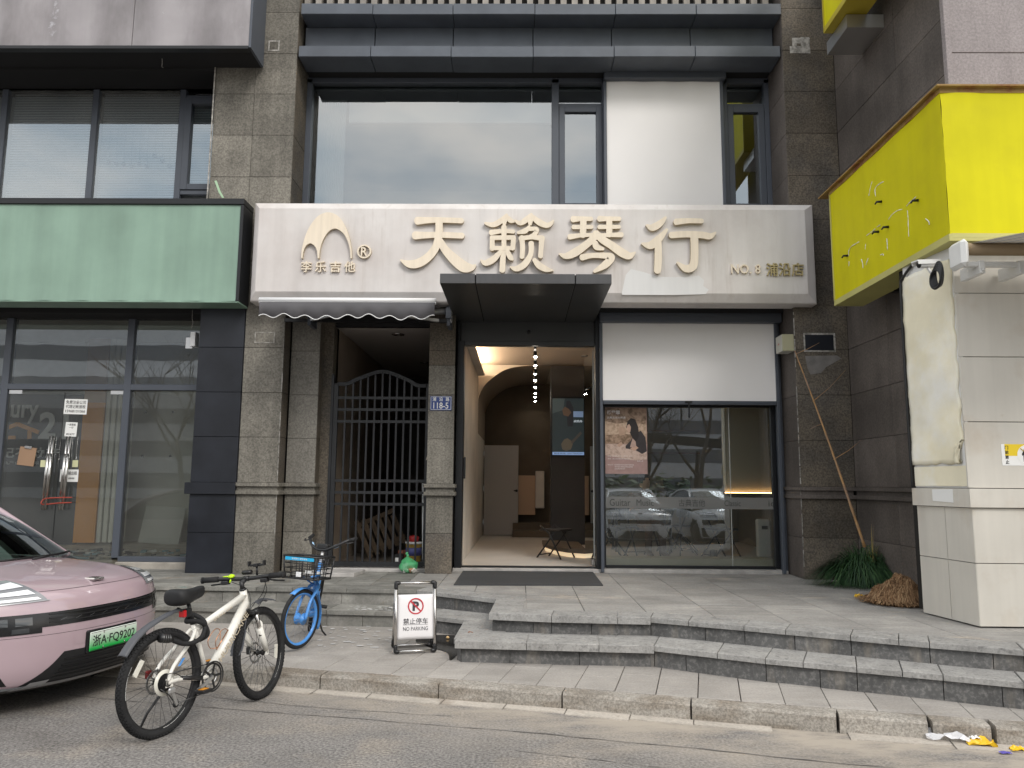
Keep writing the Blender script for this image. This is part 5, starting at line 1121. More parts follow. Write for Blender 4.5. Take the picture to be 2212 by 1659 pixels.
# glass door leaf folded back
gd = thing('glass_door', 'clear glass shop door leaf folded back inside the opening', 'door'); 
mesh_obj('leaf', [(1.045, 10.86, ZF+.01), (1.0, 11.85, ZF+.01), (1.0, 11.85, 3.62), (1.045, 10.86, 3.62)], [(0, 1, 2, 3)], 'glass_clear', gd)
MB().box(1.036, 1.052, 10.85, 10.862, ZF+.01, 3.62).build('edge', 'sealant', gd); MB().box(1.0, 1.06, 10.84, 10.98, ZF+.005, ZF+.10, 0, .008).build('patch_fitting', 'chrome', gd); MB().box(-.795, -.765, 10.66, 10.7, 1.75, 2.05, 0, .006).build('door_reader', 'black', gd)
# black folding chair by the door and others behind the window
def chair(label, X, Y, rz, back=True, z0=ZF, s=1.):
    t = thing('folding_chair', label, 'chair', (X, Y, z0), (0, 0, rz), 'black folding chairs'); t.scale = (s, s, s)
    for y_ in (-.21, .21):
        MB().tube([(.24, y_, 0), (.02, y_, .40), (-.16, y_, .80 if back else .52)], .014, 7).build('leg', 'black', t); MB().tube([(-.24, y_*.85, 0), (.12, y_*.85, .44)], .013, 7).build('leg', 'black', t)
    MB().box(-.19, .22, -.2, .2, .43, .465, 0, .012).build('seat', 'black', t)
    if back: MB().box(-.175, -.15, -.2, .2, .58, .80, 0, .01).build('backrest', 'black', t)
    MB().tube([(-.2, -.18, .05), (-.2, .18, .05)], .009, 6).build('crossbar', 'black', t)
c = PZ(1200, 1206, ZF); chair('small black folding stool standing just inside the open door', c.x, c.y+.1, rad(-35), False, s=.95)
chair('black folding chair facing the door edge behind the glass leaf', 1.42, 12.0, rad(160)); chair('tilted black folding chair behind the shop window beside the heater', 3.15, 12.2, rad(20)); chair('black folding chair at the back of the music room', 2.65, 13.2, rad(200))
pf = thing('display_platform', 'low rounded platform with a lit edge inside the shop', 'platform')
pp_ = [(1.03, 11.9), (1.03, 13.6), (.62, 13.9), (.40, 13.9), (.40, 13.2), (.55, 12.5), (.75, 12.1)]
b = MB(); b.prism([(x, y, ZF+.07) for x, y in pp_], (0, 0, .06)); fix(b.build('top', 'brownwall', pf)); b = MB(); b.prism([(x+.04, y+.04, ZF) for x, y in pp_], (0, 0, .07)); fix(b.build('plinth', emit('plinth_glow', (1, .78, .5), .35), pf))
wl = box('window_ledge', 1.2, 3.6, 10.95, 11.35, ZF, ZF+.10, surf('pale_oak', (.50, .48, .36), .5, blot=.1)); tag(wl, 'pale low ledge running along the bottom of the shop window', 'ledge')
# heater, table, stands
ht = thing('heater', 'white upright heater on feet behind the right end of the shop window', 'heater', (PY(1649, 1180, 11.9).x, 11.9, ZF)); MB().box(-.10, .10, -.05, .05, .05, .62, 0, .02).build('body', 'paintwhite', ht); MB().box(-.03, .06, -.054, -.05, .47, .52).build('vent', 'black', ht)
for x in (-.08, .08): MB().box(x-.015, x+.015, -.09, .09, 0, .05, 0, .005).build('foot', 'paintwhite', ht)
def stand(label, X, Y):
    t = thing('music_stand', label, 'music stand', (X, Y, ZF), (0, 0, rnd.uniform(0, 2)), 'black music stands')
    MB().tube([(0, 0, .25), (0, 0, .95)], .012, 8).build('pole', 'black', t)
    for k in range(3): a = 2.1*k; MB().tube([(0, 0, .34), (.30*math.cos(a), .30*math.sin(a), .0)], .010, 6).build('leg', 'black', t)
    o = MB().box(-.24, .24, -.008, .008, 0, .32, 0, .003).build('desk', 'black', t); o.location = (0, 0, .93); o.rotation_euler = (rad(-25), 0, 0); MB().box(-.24, .24, -.05, 0, -.01, .004).build('lip', 'black', o)
stand('black music stand with splayed legs nearest the poster', PZ(1470, 1190, ZF).x, PZ(1470, 1190, ZF).y); stand('black music stand standing closer to the window middle', 2.62, 12.6)
tb = thing('side_table', 'dark table standing in the music room behind the window', 'table', (2.1, 13.4, ZF))
MB().box(-.5, .5, -.3, .3, .68, .72, 0, .006).build('top', 'black', tb)
for x in (-.46, .46):
    for y in (-.26, .26): MB().box(x-.02, x+.02, y-.02, y+.02, 0, .68).build('leg', 'black', tb)
sp_ = thing('speaker_cylinder', 'small black cylinder speaker on a white tray on the floor', 'speaker', (PY(1545, 1200, 11.6).x, 11.7, ZF)); MB().lathe([(.055, 0), (.06, .02), (.055, .15), (.03, .16)], seg=18).build('body', 'black', sp_); MB().box(-.14, .14, -.08, .08, 0, .008).build('tray', 'paintwhite', sp_); [c_.__setattr__('location', (0, 0, .008)) for c_ in sp_.children if c_.name.startswith('body')]
# warm lit wall panel at the right
a_, c_ = PY(1560, 880, 12.9), PY(1672, 1062, 12.9)
wp_ = thing('lit_wall_panel', 'pale wall panel with a warm light glowing along its lower edge', 'wall panel')
MB().box(a_.x, c_.x+.3, 12.9, 12.95, c_.z, 3.6, 0, .004).build('panel', surf('panel_cream', (.50, .47, .36), .8), wp_); MB().box(a_.x, c_.x+.3, 12.86, 12.88, c_.z-.03, c_.z-.012).build('led_strip', emit('amber_led', (1, .56, .24), 5.), wp_)
MB().box(a_.x, c_.x+.3, 12.84, 12.9, c_.z-.06, c_.z-.032).build('ledge', 'black', wp_)
# hanging shelf with guitars' colours behind
gk = thing('wall_shelf', 'wooden wall shelf high on the music room wall', 'shelf', (3.0, 15.55, 2.3))
for z in (0, .45): MB().box(-.6, .6, -.25, 0, z, z+.03).build('board', 'oldwood', gk)
# person sitting behind the window
def person_seated(label, X, Y, rz, cloth, skin):
    t = thing('person', label, 'person', (X, Y, ZF), (0, 0, rz))
    J = {'pel': (0, 0, .50), 'wai': (.02, 0, .66), 'che': (.05, 0, .86), 'nk': (.07, 0, 1.0), 'hd': (.10, 0, 1.10), 'hd2': (.11, 0, 1.19),
         'sl': (.04, .17, .94), 'el': (.14, .24, .70), 'wl': (.36, .16, .70), 'hl': (.44, .14, .71), 'sr': (.04, -.17, .94), 'er': (.14, -.24, .70), 'wr': (.36, -.14, .72), 'hr': (.44, -.12, .73),
         'kl': (.44, .12, .50), 'al': (.44, .12, .09), 'tl': (.58, .13, .04), 'kr': (.44, -.12, .50), 'ar': (.42, -.12, .09), 'tr': (.56, -.13, .04)}
    E_ = [('pel', 'wai'), ('wai', 'che'), ('che', 'nk'), ('nk', 'hd'), ('hd', 'hd2'), ('che', 'sl'), ('sl', 'el'), ('el', 'wl'), ('wl', 'hl'), ('che', 'sr'), ('sr', 'er'), ('er', 'wr'), ('wr', 'hr'), ('pel', 'kl'), ('kl', 'al'), ('al', 'tl'), ('pel', 'kr'), ('kr', 'ar'), ('ar', 'tr')]
    R_ = {'pel': .16, 'wai': .135, 'che': .145, 'nk': .055, 'hd': .085, 'hd2': .085, 'sl': .07, 'el': .05, 'wl': .038, 'hl': .04, 'kl': .075, 'al': .05, 'tl': .04}
    ks = list(J); me = bpy.data.meshes.new('body'); me.from_pydata([J[k] for k in ks], [(ks.index(a), ks.index(b)) for a, b in E_], []); me.materials.append(cloth)
    o = link(bpy.data.objects.new('body', me), t); sk = o.modifiers.new('skin', 'SKIN')
    for i, k in enumerate(ks):
        r = R_.get(k, R_.get(k[0]+'l', .05)); me.skin_vertices[0].data[i].radius = (r, r*(.8 if k in ('pel', 'wai', 'che') else 1))
    me.skin_vertices[0].data[0].use_root = True; o.modifiers.new('sub', 'SUBSURF').levels = 2; o.modifiers['sub'].render_levels = 2
    b = MB(); b.lathe([(.0, -.13), (.05, -.12), (.078, -.06), (.088, .0), (.085, .06), (.06, .105), (0, .12)], (.115, 0, 1.17), seg=16); b.lathe([(0, -.02), (.014, -.015), (.012, .02), (0, .04)], (.205, 0, 1.16), seg=6); b.build('face', skin, t)
    b = MB(); b.lathe([(.098, -.02), (.10, .05), (.075, .115), (0, .135)], (.10, 0, 1.175), seg=16); b.build('hair', 'ink', t)
c = PY(1385, 1062, 12.4)
person_seated('person in dark brown clothes sitting behind the shop window below the poster', c.x, 12.4, rad(-70), surf('dark_brown_clothes', (.085, .055, .04), .85), surf('skin', (.45, .30, .20), .6))
chair('black folding chair carrying the seated person', c.x+.0, 12.42, rad(-70))
# poster inside the glass
ps = thing('poster', 'pink brown concert poster of a person writing at a table, inside the shop window', 'poster')
yq = 10.783; a_, c_ = PY(1304, 880, yq), PY(1399, 1024, yq); W2, H2 = c_.x-a_.x, a_.z-c_.z
def pq(name, pts, m, k): mesh_obj(name, [(a_.x+W2*u, yq-.0007*k, a_.z-H2*w_) for u, w_ in pts], [tuple(range(len(pts)))], m, ps)
pc_ = lambda n_, c: surf(n_, c, .45, blot=.12, blot_scale=14, spec=.4)
pq('sheet', [(0, 1), (1, 1), (1, 0), (0, 0)], pc_('poster_mauve', (.36, .235, .215)), 1)
pq('garden', [(0.01, .55), (.99, .55), (.99, .01), (.01, .01)], surf('poster_garden', (.40, .27, .19), .45, c2=(.16, .10, .06), c2_scale=16, c2_lo=.42, c2_hi=.62), 2)
pq('hedge_light', [(0.01, .42), (.5, .40), (.99, .43), (.99, .26), (.6, .22), (.3, .25), (.01, .2)], surf('poster_hedge', (.52, .38, .28), .45, c2=(.30, .20, .13), c2_scale=22), 3)
pq('table', [(0.01, .72), (.7, .8), (.99, .78), (.99, .64), (.5, .56), (.01, .55)], surf('poster_table', (.56, .42, .35), .45, c2=(.36, .25, .2), c2_scale=20), 3)
pq('urn', [(.36, .42), (.48, .42), (.51, .34), (.47, .29), (.37, .29), (.34, .34)], pc_('poster_urn', (.42, .28, .2)), 4)
pq('jacket', [(.5, .58), (.62, .50), (.7, .40), (.86, .35), (.96, .45), (.99, .66), (.88, .70), (.72, .64), (.5, .62)], pc_('poster_jacket', (.035, .028, .03)), 4)
pq('scarf', [(.60, .6), (.66, .47), (.72, .44), (.75, .62)], pc_('poster_scarf', (.42, .29, .24)), 5)
pq('hair', [(.52, .30), (.55, .21), (.63, .16), (.73, .18), (.8, .3), (.81, .44), (.74, .52), (.66, .46), (.60, .38), (.56, .34)], pc_('poster_hair', (.018, .013, .012)), 6)
pq('face', [(.53, .33), (.545, .27), (.59, .25), (.63, .3), (.61, .37), (.565, .385)], pc_('poster_skin', (.50, .33, .25)), 7)
pq('hands', [(.30, .57), (.40, .52), (.44, .56), (.36, .60)], pc_('poster_hand', (.48, .31, .23)), 6); pq('hands', [(.60, .62), (.74, .58), (.80, .61), (.70, .655)], pc_('poster_hand', (.48, .31, .23)), 6)
M['plight'] = surf('poster_print', (.80, .74, .72), .5)
text('title', '杨雪霏', W2*.30, H2*.062, 'plight', ps, (a_.x+W2*.075, yq-.0052, a_.z-H2*.075), depth=.0006, bold=.03, align='L')
text('title', '古典吉他大师课', W2*.43, H2*.035, 'plight', ps, (a_.x+W2*.075, yq-.0052, a_.z-H2*.155), depth=.0006, bold=.006, align='L')
for s, z, w_ in (('时间：2023年4月15日（周六）19:30', .735, .56), ('地点：浙江艺术职业学院音乐中心', .775, .54), ('联合主办：浙江省音乐家协会吉他专业委员会', .865, .6), ('浙江省艺术职业学院音乐系', .895, .42), ('杭州西子音乐厅', .925, .24)):
    text('small_print', s, W2*w_, H2*.02, 'plight', ps, (a_.x+W2*(.085 if z not in (.895, .925) else .24), yq-.003, a_.z-H2*z), depth=.0005, align='L')
text('small_print', '免费入场', W2*.14, H2*.02, 'plight', ps, (a_.x+W2*.83, yq-.003, a_.z-H2*.81), depth=.0005)
# frosted lettering band on the glass
bn = thing('frosted_band', 'translucent grey strip with dark lettering across the shop window', 'window film')
m, t, p = newmat('frosted_film'); p.inputs['Base Color'].default_value = (.30, .30, .29, 1); p.inputs['Roughness'].default_value = .6; p.inputs['Alpha'].default_value = .55; M['film'] = m
z1_, z0_ = PY(1490, 1074, 10.785).z, PY(1490, 1099, 10.785).z; mesh_obj('film', [(1.2, 10.785, z0_), (3.54, 10.785, z0_), (3.54, 10.785, z1_), (1.2, 10.785, z1_)], [(0, 1, 2, 3)], 'film', bn)
M['filmink'] = surf('film_lettering', (.05, .05, .05), .6)
for s, xa, xb, h in (('Guitar', 1317, 1362, .60), ('Music', 1375, 1412, .55), ('古典吉他', 1466, 1523, .62), ('Classic', 1565, 1600, .5), ('ic', 1660, 1673, .5)):
    a2, c2 = PY(xa, 1087, 10.783), PY(xb, 1087, 10.783); text('lettering', s, c2.x-a2.x, (z1_-z0_)*h, 'filmink', bn, ((a2.x+c2.x)/2, 10.784, (z0_+z1_)/2), depth=.0006)
# ================================================================== bicycles
M['bikewhite'] = surf('white_paint_bike', (.80, .78, .72), .3, blot=.04, coat=.5, c2=(.50, .46, .40), c2_scale=24, c2_lo=.66, c2_hi=.8)
M['bikeblack'] = surf('satin_black', (.016, .016, .017), .38, spec=.45)
M['decal'] = surf('champagne_decal', (.52, .45, .34), .4)
M['darksteel'] = surf('dark_steel', (.10, .10, .10), .35, metal=.9)
M['spoke'] = surf('steel_spoke', (.34, .34, .34), .35, metal=.7)
M['reflect'] = surf('clear_reflector', (.72, .70, .62), .25)
M['bikeblue'] = surf('sky_blue_paint', (.085, .30, .72), .35, blot=.05, coat=.4)
M['paleblue'] = surf('pale_blue_clip', (.38, .58, .80), .4)
def xf(b, mat): b.v = [mat @ v for v in b.v]; return b
I4 = Matrix.Identity(4)
def wheel(par, name, ctr, R, tr, mat, rimmat, spokemat, knob=0, disc=False, cass=False, hubr=.018, hubmat='bikeblack', hubw=.05, rims=.012, nsp=32, decal=None, sr=.0014):
    """wheel in the x-z plane about ctr; returns the rim object, its tyre, spokes and hub are children"""
    c = Vector(ctr); ax = (0, 1, 0); rr = R-tr*1.75
    prof = [(rr-rims, -.009), (rr, -.013), (rr+.004, -.012), (rr+.002, 0), (rr+.004, .012), (rr, .013), (rr-rims, .009), (rr-rims, -.009)]
    rim = xf(MB().lathe(prof, c, ax, 56), mat).build(name, rimmat, par)
    tp = [(R-tr+tr*math.cos(a), tr*math.sin(a)*1.0) for a in [2*math.pi*k/12 for k in range(13)]]
    xf(MB().lathe(tp, c, ax, 64), mat).build('tyre', 'rubber', rim)
    if knob:
        b = MB(); nk = 78
        for k in range(nk):
            for j, a in enumerate((-.95, -.42, 0, .42, .95)):
                th = 2*math.pi*(k+(.5 if j % 2 else 0))/nk; rd = Vector((math.cos(th), 0, math.sin(th))); tg = Vector((-math.sin(th), 0, math.cos(th))); yv = Vector((0, 1, 0))
                n = rd*math.cos(a)+yv*math.sin(a); o = n.cross(tg)
                b.obox(c+rd*(R-tr)+n*(tr+.0015), (tg, o, n), .0078, .0062, .0035)
        xf(b, mat).build('tread', 'rubber', rim)['kind'] = 'stuff'
    b = MB()
    for k in range(nsp):
        s = 1 if k % 2 else -1; a0 = 2*math.pi*k/nsp; a1 = a0+(.42 if (k//2) % 2 else -.42)
        b.tube([c+Vector((math.cos(a1)*hubr, s*hubw*.5, math.sin(a1)*hubr)), c+Vector((math.cos(a0)*(rr-rims+.002), s*.003, math.sin(a0)*(rr-rims+.002)))], sr, 4, caps=False)
    xf(b, mat).build('spokes', spokemat, rim)['kind'] = 'stuff'
    xf(MB().lathe([(.006, -.065), (.01, -.06), (.012, -hubw*.55), (hubr+.006, -hubw*.5), (hubr, -hubw*.42), (hubr*.8, 0), (hubr, hubw*.42), (hubr+.006, hubw*.5), (.012, hubw*.55), (.01, .06), (.006, .065)], c, ax, 20), mat).build('hub', hubmat, rim)
    if disc:
        b = MB(); y = .045; b.lathe([(.082, y-.001), (.082, y+.001), (.066, y+.001), (.066, y-.001), (.082, y-.001)], c, ax, 36)
        for k in range(6):
            a = k*math.pi/3; b.bar(c+Vector((math.cos(a)*.02, y, math.sin(a)*.02)), c+Vector((math.cos(a+.35)*.07, y, math.sin(a+.35)*.07)), .008, .002, up=(0, 1, 0))
        xf(b, mat).build('brake_disc', 'alu', rim)
    if cass:
        b = MB()
        b.lathe([(.085, -.033), (.085, -.030), (.04, -.030)], c, ax, 36, 1)
        for k in range(7): b.lathe([(.022, -.036-.005*k), (.06-.0055*k, -.036-.005*k), (.06-.0055*k, -.038-.005*k), (.022, -.038-.005*k)], c, ax, 22, 0, False)
        xf(b, mat).build('cassette', ['bikeblack', 'reflect'], rim)
    if decal:
        for a0 in decal:
            b = MB()
            for k in range(14):
                a, a2 = a0+k*.05, a0+k*.05+(.046 if k not in (3, 9) else .03)
                for s in (-1,):
                    b.add([c+Vector((math.cos(t)*r_, s*.0136, math.sin(t)*r_)) for t, r_ in ((a, rr-.006), (a2, rr-.006), (a2, rr+.001), (a, rr+.001))], [(0, 1, 2, 3)])
            xf(b, mat).build('rim_decal', 'paintwhite', rim)
    return rim
def loopmat(p, ax, ang): return Matrix.Translation(p) @ Matrix.Rotation(ang, 4, Vector(ax)) @ Matrix.Translation(-Vector(p))

# ---------------------------------------------------------------- white mountain bike
WB, WR = 1.0, .345
rc = PZ(344, 1592, 0)
mb = thing('mountain_bike', 'white mountain bike with black tyres parked on its kickstand at the kerb', 'bicycle', (rc.x, rc.y, .0), (rad(-3.0), 0, rad(90-21)))
BB = Vector((.415, 0, .295)); ST = Vector((.285, 0, .665)); HB = Vector((.825, 0, .715)); HT = Vector((.785, 0, .845)); RA = Vector((0, 0, WR)); FA = Vector((WB, 0, WR))
sax = (HT-HB).normalized(); steer = loopmat(HB, sax, rad(9))
b = MB()
b.tube([ST+Vector((.0, 0, -.035)), HT+(HB-HT)*.28], [.021, .028], 12); b.tube([BB, BB.lerp(HB, .5), HB+(HT-HB)*.3], [.030, .037, .032], 14)
b.tube([BB, ST+(ST-BB).normalized()*.03], .020, 12); b.tube([HB+sax*-.005, HT+sax*.005], .027, 14); b.lathe([(.024, -.036), (.024, .036)], BB, (0, 1, 0), 14)
for s in (-1, 1):
    b.tube(curve3([BB+Vector((-.02, s*.03, .0)), BB+Vector((-.1, s*.045, .012)), RA+Vector((.1, s*.062, -.0)), RA+Vector((0, s*.064, 0))], 5), [.016]*8+[.014]*8, 10)
    b.tube(curve3([ST+Vector((-.004, s*.02, -.02)), ST+Vector((-.07, s*.045, -.09)), RA+Vector((.05, s*.062, .10)), RA+Vector((0, s*.064, .01))], 5), .013, 10)
    b.obox(RA+Vector((.01, s*.064, 0)), (Vector((1, 0, 0)), Vector((0, 1, 0)), Vector((0, 0, 1))), .03, .004, .028)
b.build('frame', 'bikewhite', mb)
# down tube and top tube lettering
def tube_text(s, p0, p1, r, h, m, w_, yoff=-1):
    d = (p1-p0).normalized(); up = Vector((0, yoff, 0)).cross(d)*yoff*-1
    up = d.cross(Vector((0, -1, 0))); up = up if up.z > 0 else -up
    text('decal', s, w_, h, m, mb, (p0+p1)/2+Vector((0, -r, 0))-up*.004, ux=d, uy=up, depth=.0012, bold=.012)
d0, d1_ = BB.lerp(HB, .22), BB.lerp(HB, .92); tube_text('HURRICANE', d0, d1_, .0372, .045, 'decal', (d1_-d0).length); d0, d1_ = ST.lerp(HT, .34), ST.lerp(HT, .72); tube_text('DUKE 600', d0+Vector((0, 0, -.045)), d1_+Vector((0, 0, -.04)), .0225, .02, 'decal', .2)
wheel(mb, 'rear_wheel', RA, WR, .027, I4, 'bikeblack', 'darksteel', 1, True, True, decal=(-1.5, 2.6), sr=.0016)
wheel(mb, 'front_wheel', FA, WR, .027, steer, 'bikeblack', 'darksteel', 1, True, False, decal=(-.9, 2.2), sr=.0016)
# fork
fk = MB(); CR = HB-sax*.035
fk.box(CR.x-.03, CR.x+.035, -.075, .075, CR.z-.03, CR.z+.01, 0, .012); fk.tube([HB, CR-sax*.02], .02, 10)
for s in (-1, 1): fk.lathe([(.024, -.015), (.024, .02)], (CR.x+.005, s*.07, CR.z-.005), sax, 12); fk.tube([CR+Vector((.005, s*.07, 0)), CR+Vector((.005, s*.07, 0))-sax*.2], .016, 10, 1)
fko = xf(fk, steer).build('fork', ['bikeblack', 'chrome'], mb); lo = MB()
for s in (-1, 1): p0 = CR+Vector((.005, s*.07, 0))-sax*.14; lo.tube([p0, p0.lerp(FA+Vector((-.0, s*.062, 0)), .5), FA+Vector((-.012, s*.06, .02))], [.028, .025, .020], 10); lo.box(FA.x-.02, FA.x+.015, s*.06-.005, s*.06+.005, FA.z-.018, FA.z+.03)
pb = CR+Vector((.01, 0, 0))-sax*.16; lo.tube(curve3([pb+Vector((.02, -.07, 0)), pb+Vector((.05, -.05, .05)), pb+Vector((.055, 0, .07)), pb+Vector((.05, .05, .05)), pb+Vector((.02, .07, 0))], 4), .011, 8)
xf(lo, steer).build('fork_lowers', 'bikewhite', fko)
# stem, bar, grips, levers, gadgets
SM = HT+sax*.06; HBc = SM+Vector((.065, 0, .03))
xf(MB().tube([HT, HT+sax*.075], .017, 12).tube([SM, HBc], [.019, .016], 10).lathe([(.02, -.025), (.02, .025)], HBc, (0, 1, 0), 12).lathe([(.027, 0), (.024, .02)], HT, sax, 12), steer).build('stem', 'bikeblack', mb)
hb = xf(MB().tube(curve3([HBc+Vector((-.045, .33, .012)), HBc+Vector((-.02, .2, .01)), HBc+Vector((0, .06, 0)), HBc, HBc+Vector((0, -.06, 0)), HBc+Vector((-.02, -.2, .01)), HBc+Vector((-.045, -.33, .012))], 5), .016, 10), steer).build('handlebar', 'bikeblack', mb)
for s in (-1, 1):
    g0, g1 = HBc+Vector((-.028, s*.225, .011)), HBc+Vector((-.047, s*.345, .012)); xf(MB().tube([g0, g1], [.022, .021], 12).lathe([(.025, 0), (.025, .012)], g1, (g1-g0), 12), steer).build('grip', 'rubber', hb)
    l0 = HBc+Vector((-.02, s*.17, .0)); xf(MB().tube(curve3([l0, l0+Vector((.045, s*.02, -.02)), l0+Vector((.055, s*.07, -.03)), l0+Vector((.035, s*.15, -.034))], 4), [.012]+[.007]*11+[.006], 7).box(l0.x-.02, l0.x+.03, l0.y-.03, l0.y+.03, l0.z-.035, l0.z-.005, 0, .006), steer).build('brake_lever', 'bikeblack', hb)
neon = surf('neon_yellow', (.55, .85, .01), .4); bz = HBc+Vector((-.01, .12, .015))
xf(MB().lathe([(.012, 0), (.026, .006), (.024, .018), (.01, .026)], bz, (-.2, 0, 1), 12).tube([bz+Vector((0, .02, .01)), bz+Vector((-.01, .07, .012))], [.008, .004], 6).tube([bz, bz+Vector((-.02, .005, -.035))], [.009, .006], 6), steer).build('bell', neon, hb)
pz = HBc+Vector((.01, -.09, .02))
xf(MB().tube([pz, pz+Vector((0, 0, .07))], .009, 8).box(pz.x-.012, pz.x+.012, pz.y-.06, pz.y+.06, pz.z+.07, pz.z+.085, 0, .003).box(pz.x-.03, pz.x+.03, pz.y-.018, pz.y+.018, pz.z+.065, pz.z+.09, 0, .003).box(pz.x-.02, pz.x+.02, pz.y-.07, pz.y-.06, pz.z+.07, pz.z+.11, 0, .003).box(pz.x-.02, pz.x+.02, pz.y+.06, pz.y+.07, pz.z+.07, pz.z+.11, 0, .003), steer).build('phone_holder', 'bikeblack', hb)
xf(MB().tube([HBc+Vector((.03, .045, .045)), HBc+Vector((.03, -.03, .045))], .018, 10), steer).build('front_lamp', 'bikeblack', hb)
b = MB()
for (p, q, r_, s_) in ((HBc+Vector((.02, .14, -.02)), HBc+Vector((.16, .09, -.1)), HB+Vector((.10, .03, -.02)), HB+Vector((-.02, .03, -.02))), (HBc+Vector((.02, -.14, -.02)), HBc+Vector((.17, -.07, -.12)), HB+Vector((.11, -.02, -.03)), HB+Vector((-.02, -.03, -.03))), (HBc+Vector((.02, -.16, -.02)), HBc+Vector((.19, -.02, -.14)), HB+Vector((.12, .05, -.05)), FA+Vector((-.03, .075, .12)))):
    b.tube(curve3([p, q, r_, s_], 7), .0028, 5)
xf(b, steer).build('cables', 'bikeblack', mb)['kind'] = 'stuff'
# seat
sd0 = (ST-BB).normalized(); SP = ST+sd0*.19
po = MB().tube([ST-sd0*.02, SP], .0145, 12).lathe([(.022, -.012), (.022, .014)], ST+sd0*.03, sd0, 12).box(SP.x-.04, SP.x+.05, -.02, .02, SP.z, SP.z+.02, 0, .004).build('seat_post', 'bikeblack', mb)
MB().box(SP.x-.055, SP.x-.03, -.028, .028, SP.z-.105, SP.z-.055, 0, .006).box(SP.x-.03, SP.x+.02, -.018, .018, SP.z-.11, SP.z-.05, 1, .004).build('rear_light', [surf('red_lens', (.55, .012, .015), .2, coat=.5), 'bikeblack'], po)
sec = []   # saddle: (x, halfwidth, ztop, zbot)
for x, hw, zt2_, zb2_ in ((-.155, .06, .055, -.02), (-.135, .092, .075, -.045), (-.09, .102, .078, -.05), (-.03, .09, .066, -.045), (.03, .062, .062, -.03), (.085, .042, .068, -.022), (.125, .036, .072, -.012), (.145, .022, .062, .01)):
    ring = []
    for k in range(14):
        a = 2*math.pi*k/14; cx_, sx_ = math.cos(a), math.sin(a); e = lambda q, pw: math.copysign(abs(q)**pw, q)
        z = (zt2_+zb2_)/2+(zt2_-zb2_)/2*e(sx_, .7); ring.append(Vector((x, hw*e(cx_, .75), z-(.012*math.exp(-(cx_*3)**2) if sx_ > 0 and -.12 < x < .1 else 0))))
    sec.append(ring)
V = [SP+Vector((.0, 0, .025))+p for r_ in sec for p in r_]; n = 14; F_ = [(i*n+k, i*n+(k+1) % n, (i+1)*n+(k+1) % n, (i+1)*n+k) for i in range(len(sec)-1) for k in range(n)]+[tuple(range(n))[::-1], tuple((len(sec)-1)*n+k for k in range(n))]
sdl = fix(mesh_obj('saddle', V, F_, surf('saddle_cover', (.012, .012, .013), .6, bump=.2, bump_scale=300), mb, True)); sdl.modifiers.new('sub', 'SUBSURF').render_levels = 2; sdl.modifiers['sub'].levels = 1
MB().add([SP+Vector((x, y, .025+z)) for x, y, z in ((-.09, -.03, .081), (-.02, -.012, .072), (.0, .01, .072), (-.08, .03, .082))], [(0, 1, 2, 3)]).build('gel_patch', surf('teal_gel', (.02, .22, .2), .4), sdl)
# mudguards
def guard(name, pts, wid, par, mat=I4, m='bikeblack', crown=.018):
    C_ = curve3(pts, 6); v = []; k_ = 5; N = len(C_)
    for i, p in enumerate(C_):
        t = (C_[min(i+1, N-1)]-C_[max(i-1, 0)]).normalized(); nn = Vector((-t.z, 0, t.x)); ww = wid[min(len(wid)-1, int(i/N*len(wid)))]
        for j in range(k_):
            u = -1+2*j/(k_-1); v.append(p+Vector((0, u*ww, 0))-nn*crown*u*u*(1 if nn.z > 0 else -1))
    b = MB().add(v, [(i*k_+j, i*k_+j+1, (i+1)*k_+j+1, (i+1)*k_+j) for i in range(N-1) for j in range(k_-1)], 0, True); o = xf(b, mat).build(name, m, par); o.modifiers.new('thick', 'SOLIDIFY').thickness = .003; return o
M['guard'] = surf('grey_mudguard', (.075, .078, .088), .42)
guard('rear_mudguard', [(-.33, 0, .58), (-.24, 0, .675), (-.12, 0, .74), (.04, 0, .79), (.14, 0, .805)], (.04, .04, .036, .03, .016), mb, m='guard'); MB().tube([(.13, 0, .805), ST+sd0*.09], .01, 8).build('mudguard_arm', 'bikeblack', mb)
guard('front_mudguard', [(.94, 0, .735), (1.03, 0, .755), (1.12, 0, .745), (1.19, 0, .73)], (.032, .04, .045), mb, steer, 'guard'); guard('front_mudguard', [(.79, 0, .63), (.745, 0, .52), (.70, 0, .43), (.665, 0, .38)], (.03, .045, .05, .04), mb, steer, 'guard', -.016)
# drivetrain (right-hand side is y < 0)
ck = MB(); ck.lathe([(.082, -.050), (.095, -.050), (.095, -.053), (.082, -.053), (.082, -.050)], BB, (0, 1, 0), 40).lathe([(.0, -.058), (.022, -.058), (.022, -.04), (0, -.04)], BB, (0, 1, 0), 14)
for k in range(5): a = 2*math.pi*k/5; ck.bar(BB+Vector((0, -.05, 0)), BB+Vector((math.cos(a)*.086, -.05, math.sin(a)*.086)), .016, .004, up=(0, 1, 0))
ck.lathe([(.045, -.046), (.06, -.046), (.06, -.0475), (.045, -.0475), (.045, -.046)], BB, (0, 1, 0), 30, 1)
cro = ck.build('crankset', ['bikeblack', 'alu'], mb); MB().lathe([(.096, -.056), (.106, -.056), (.106, -.06), (.096, -.06), (.096, -.056)], BB, (0, 1, 0), 40).build('chain_guard', 'bikeblack', cro)
ca = Vector((-.93, 0, -.36)).normalized()
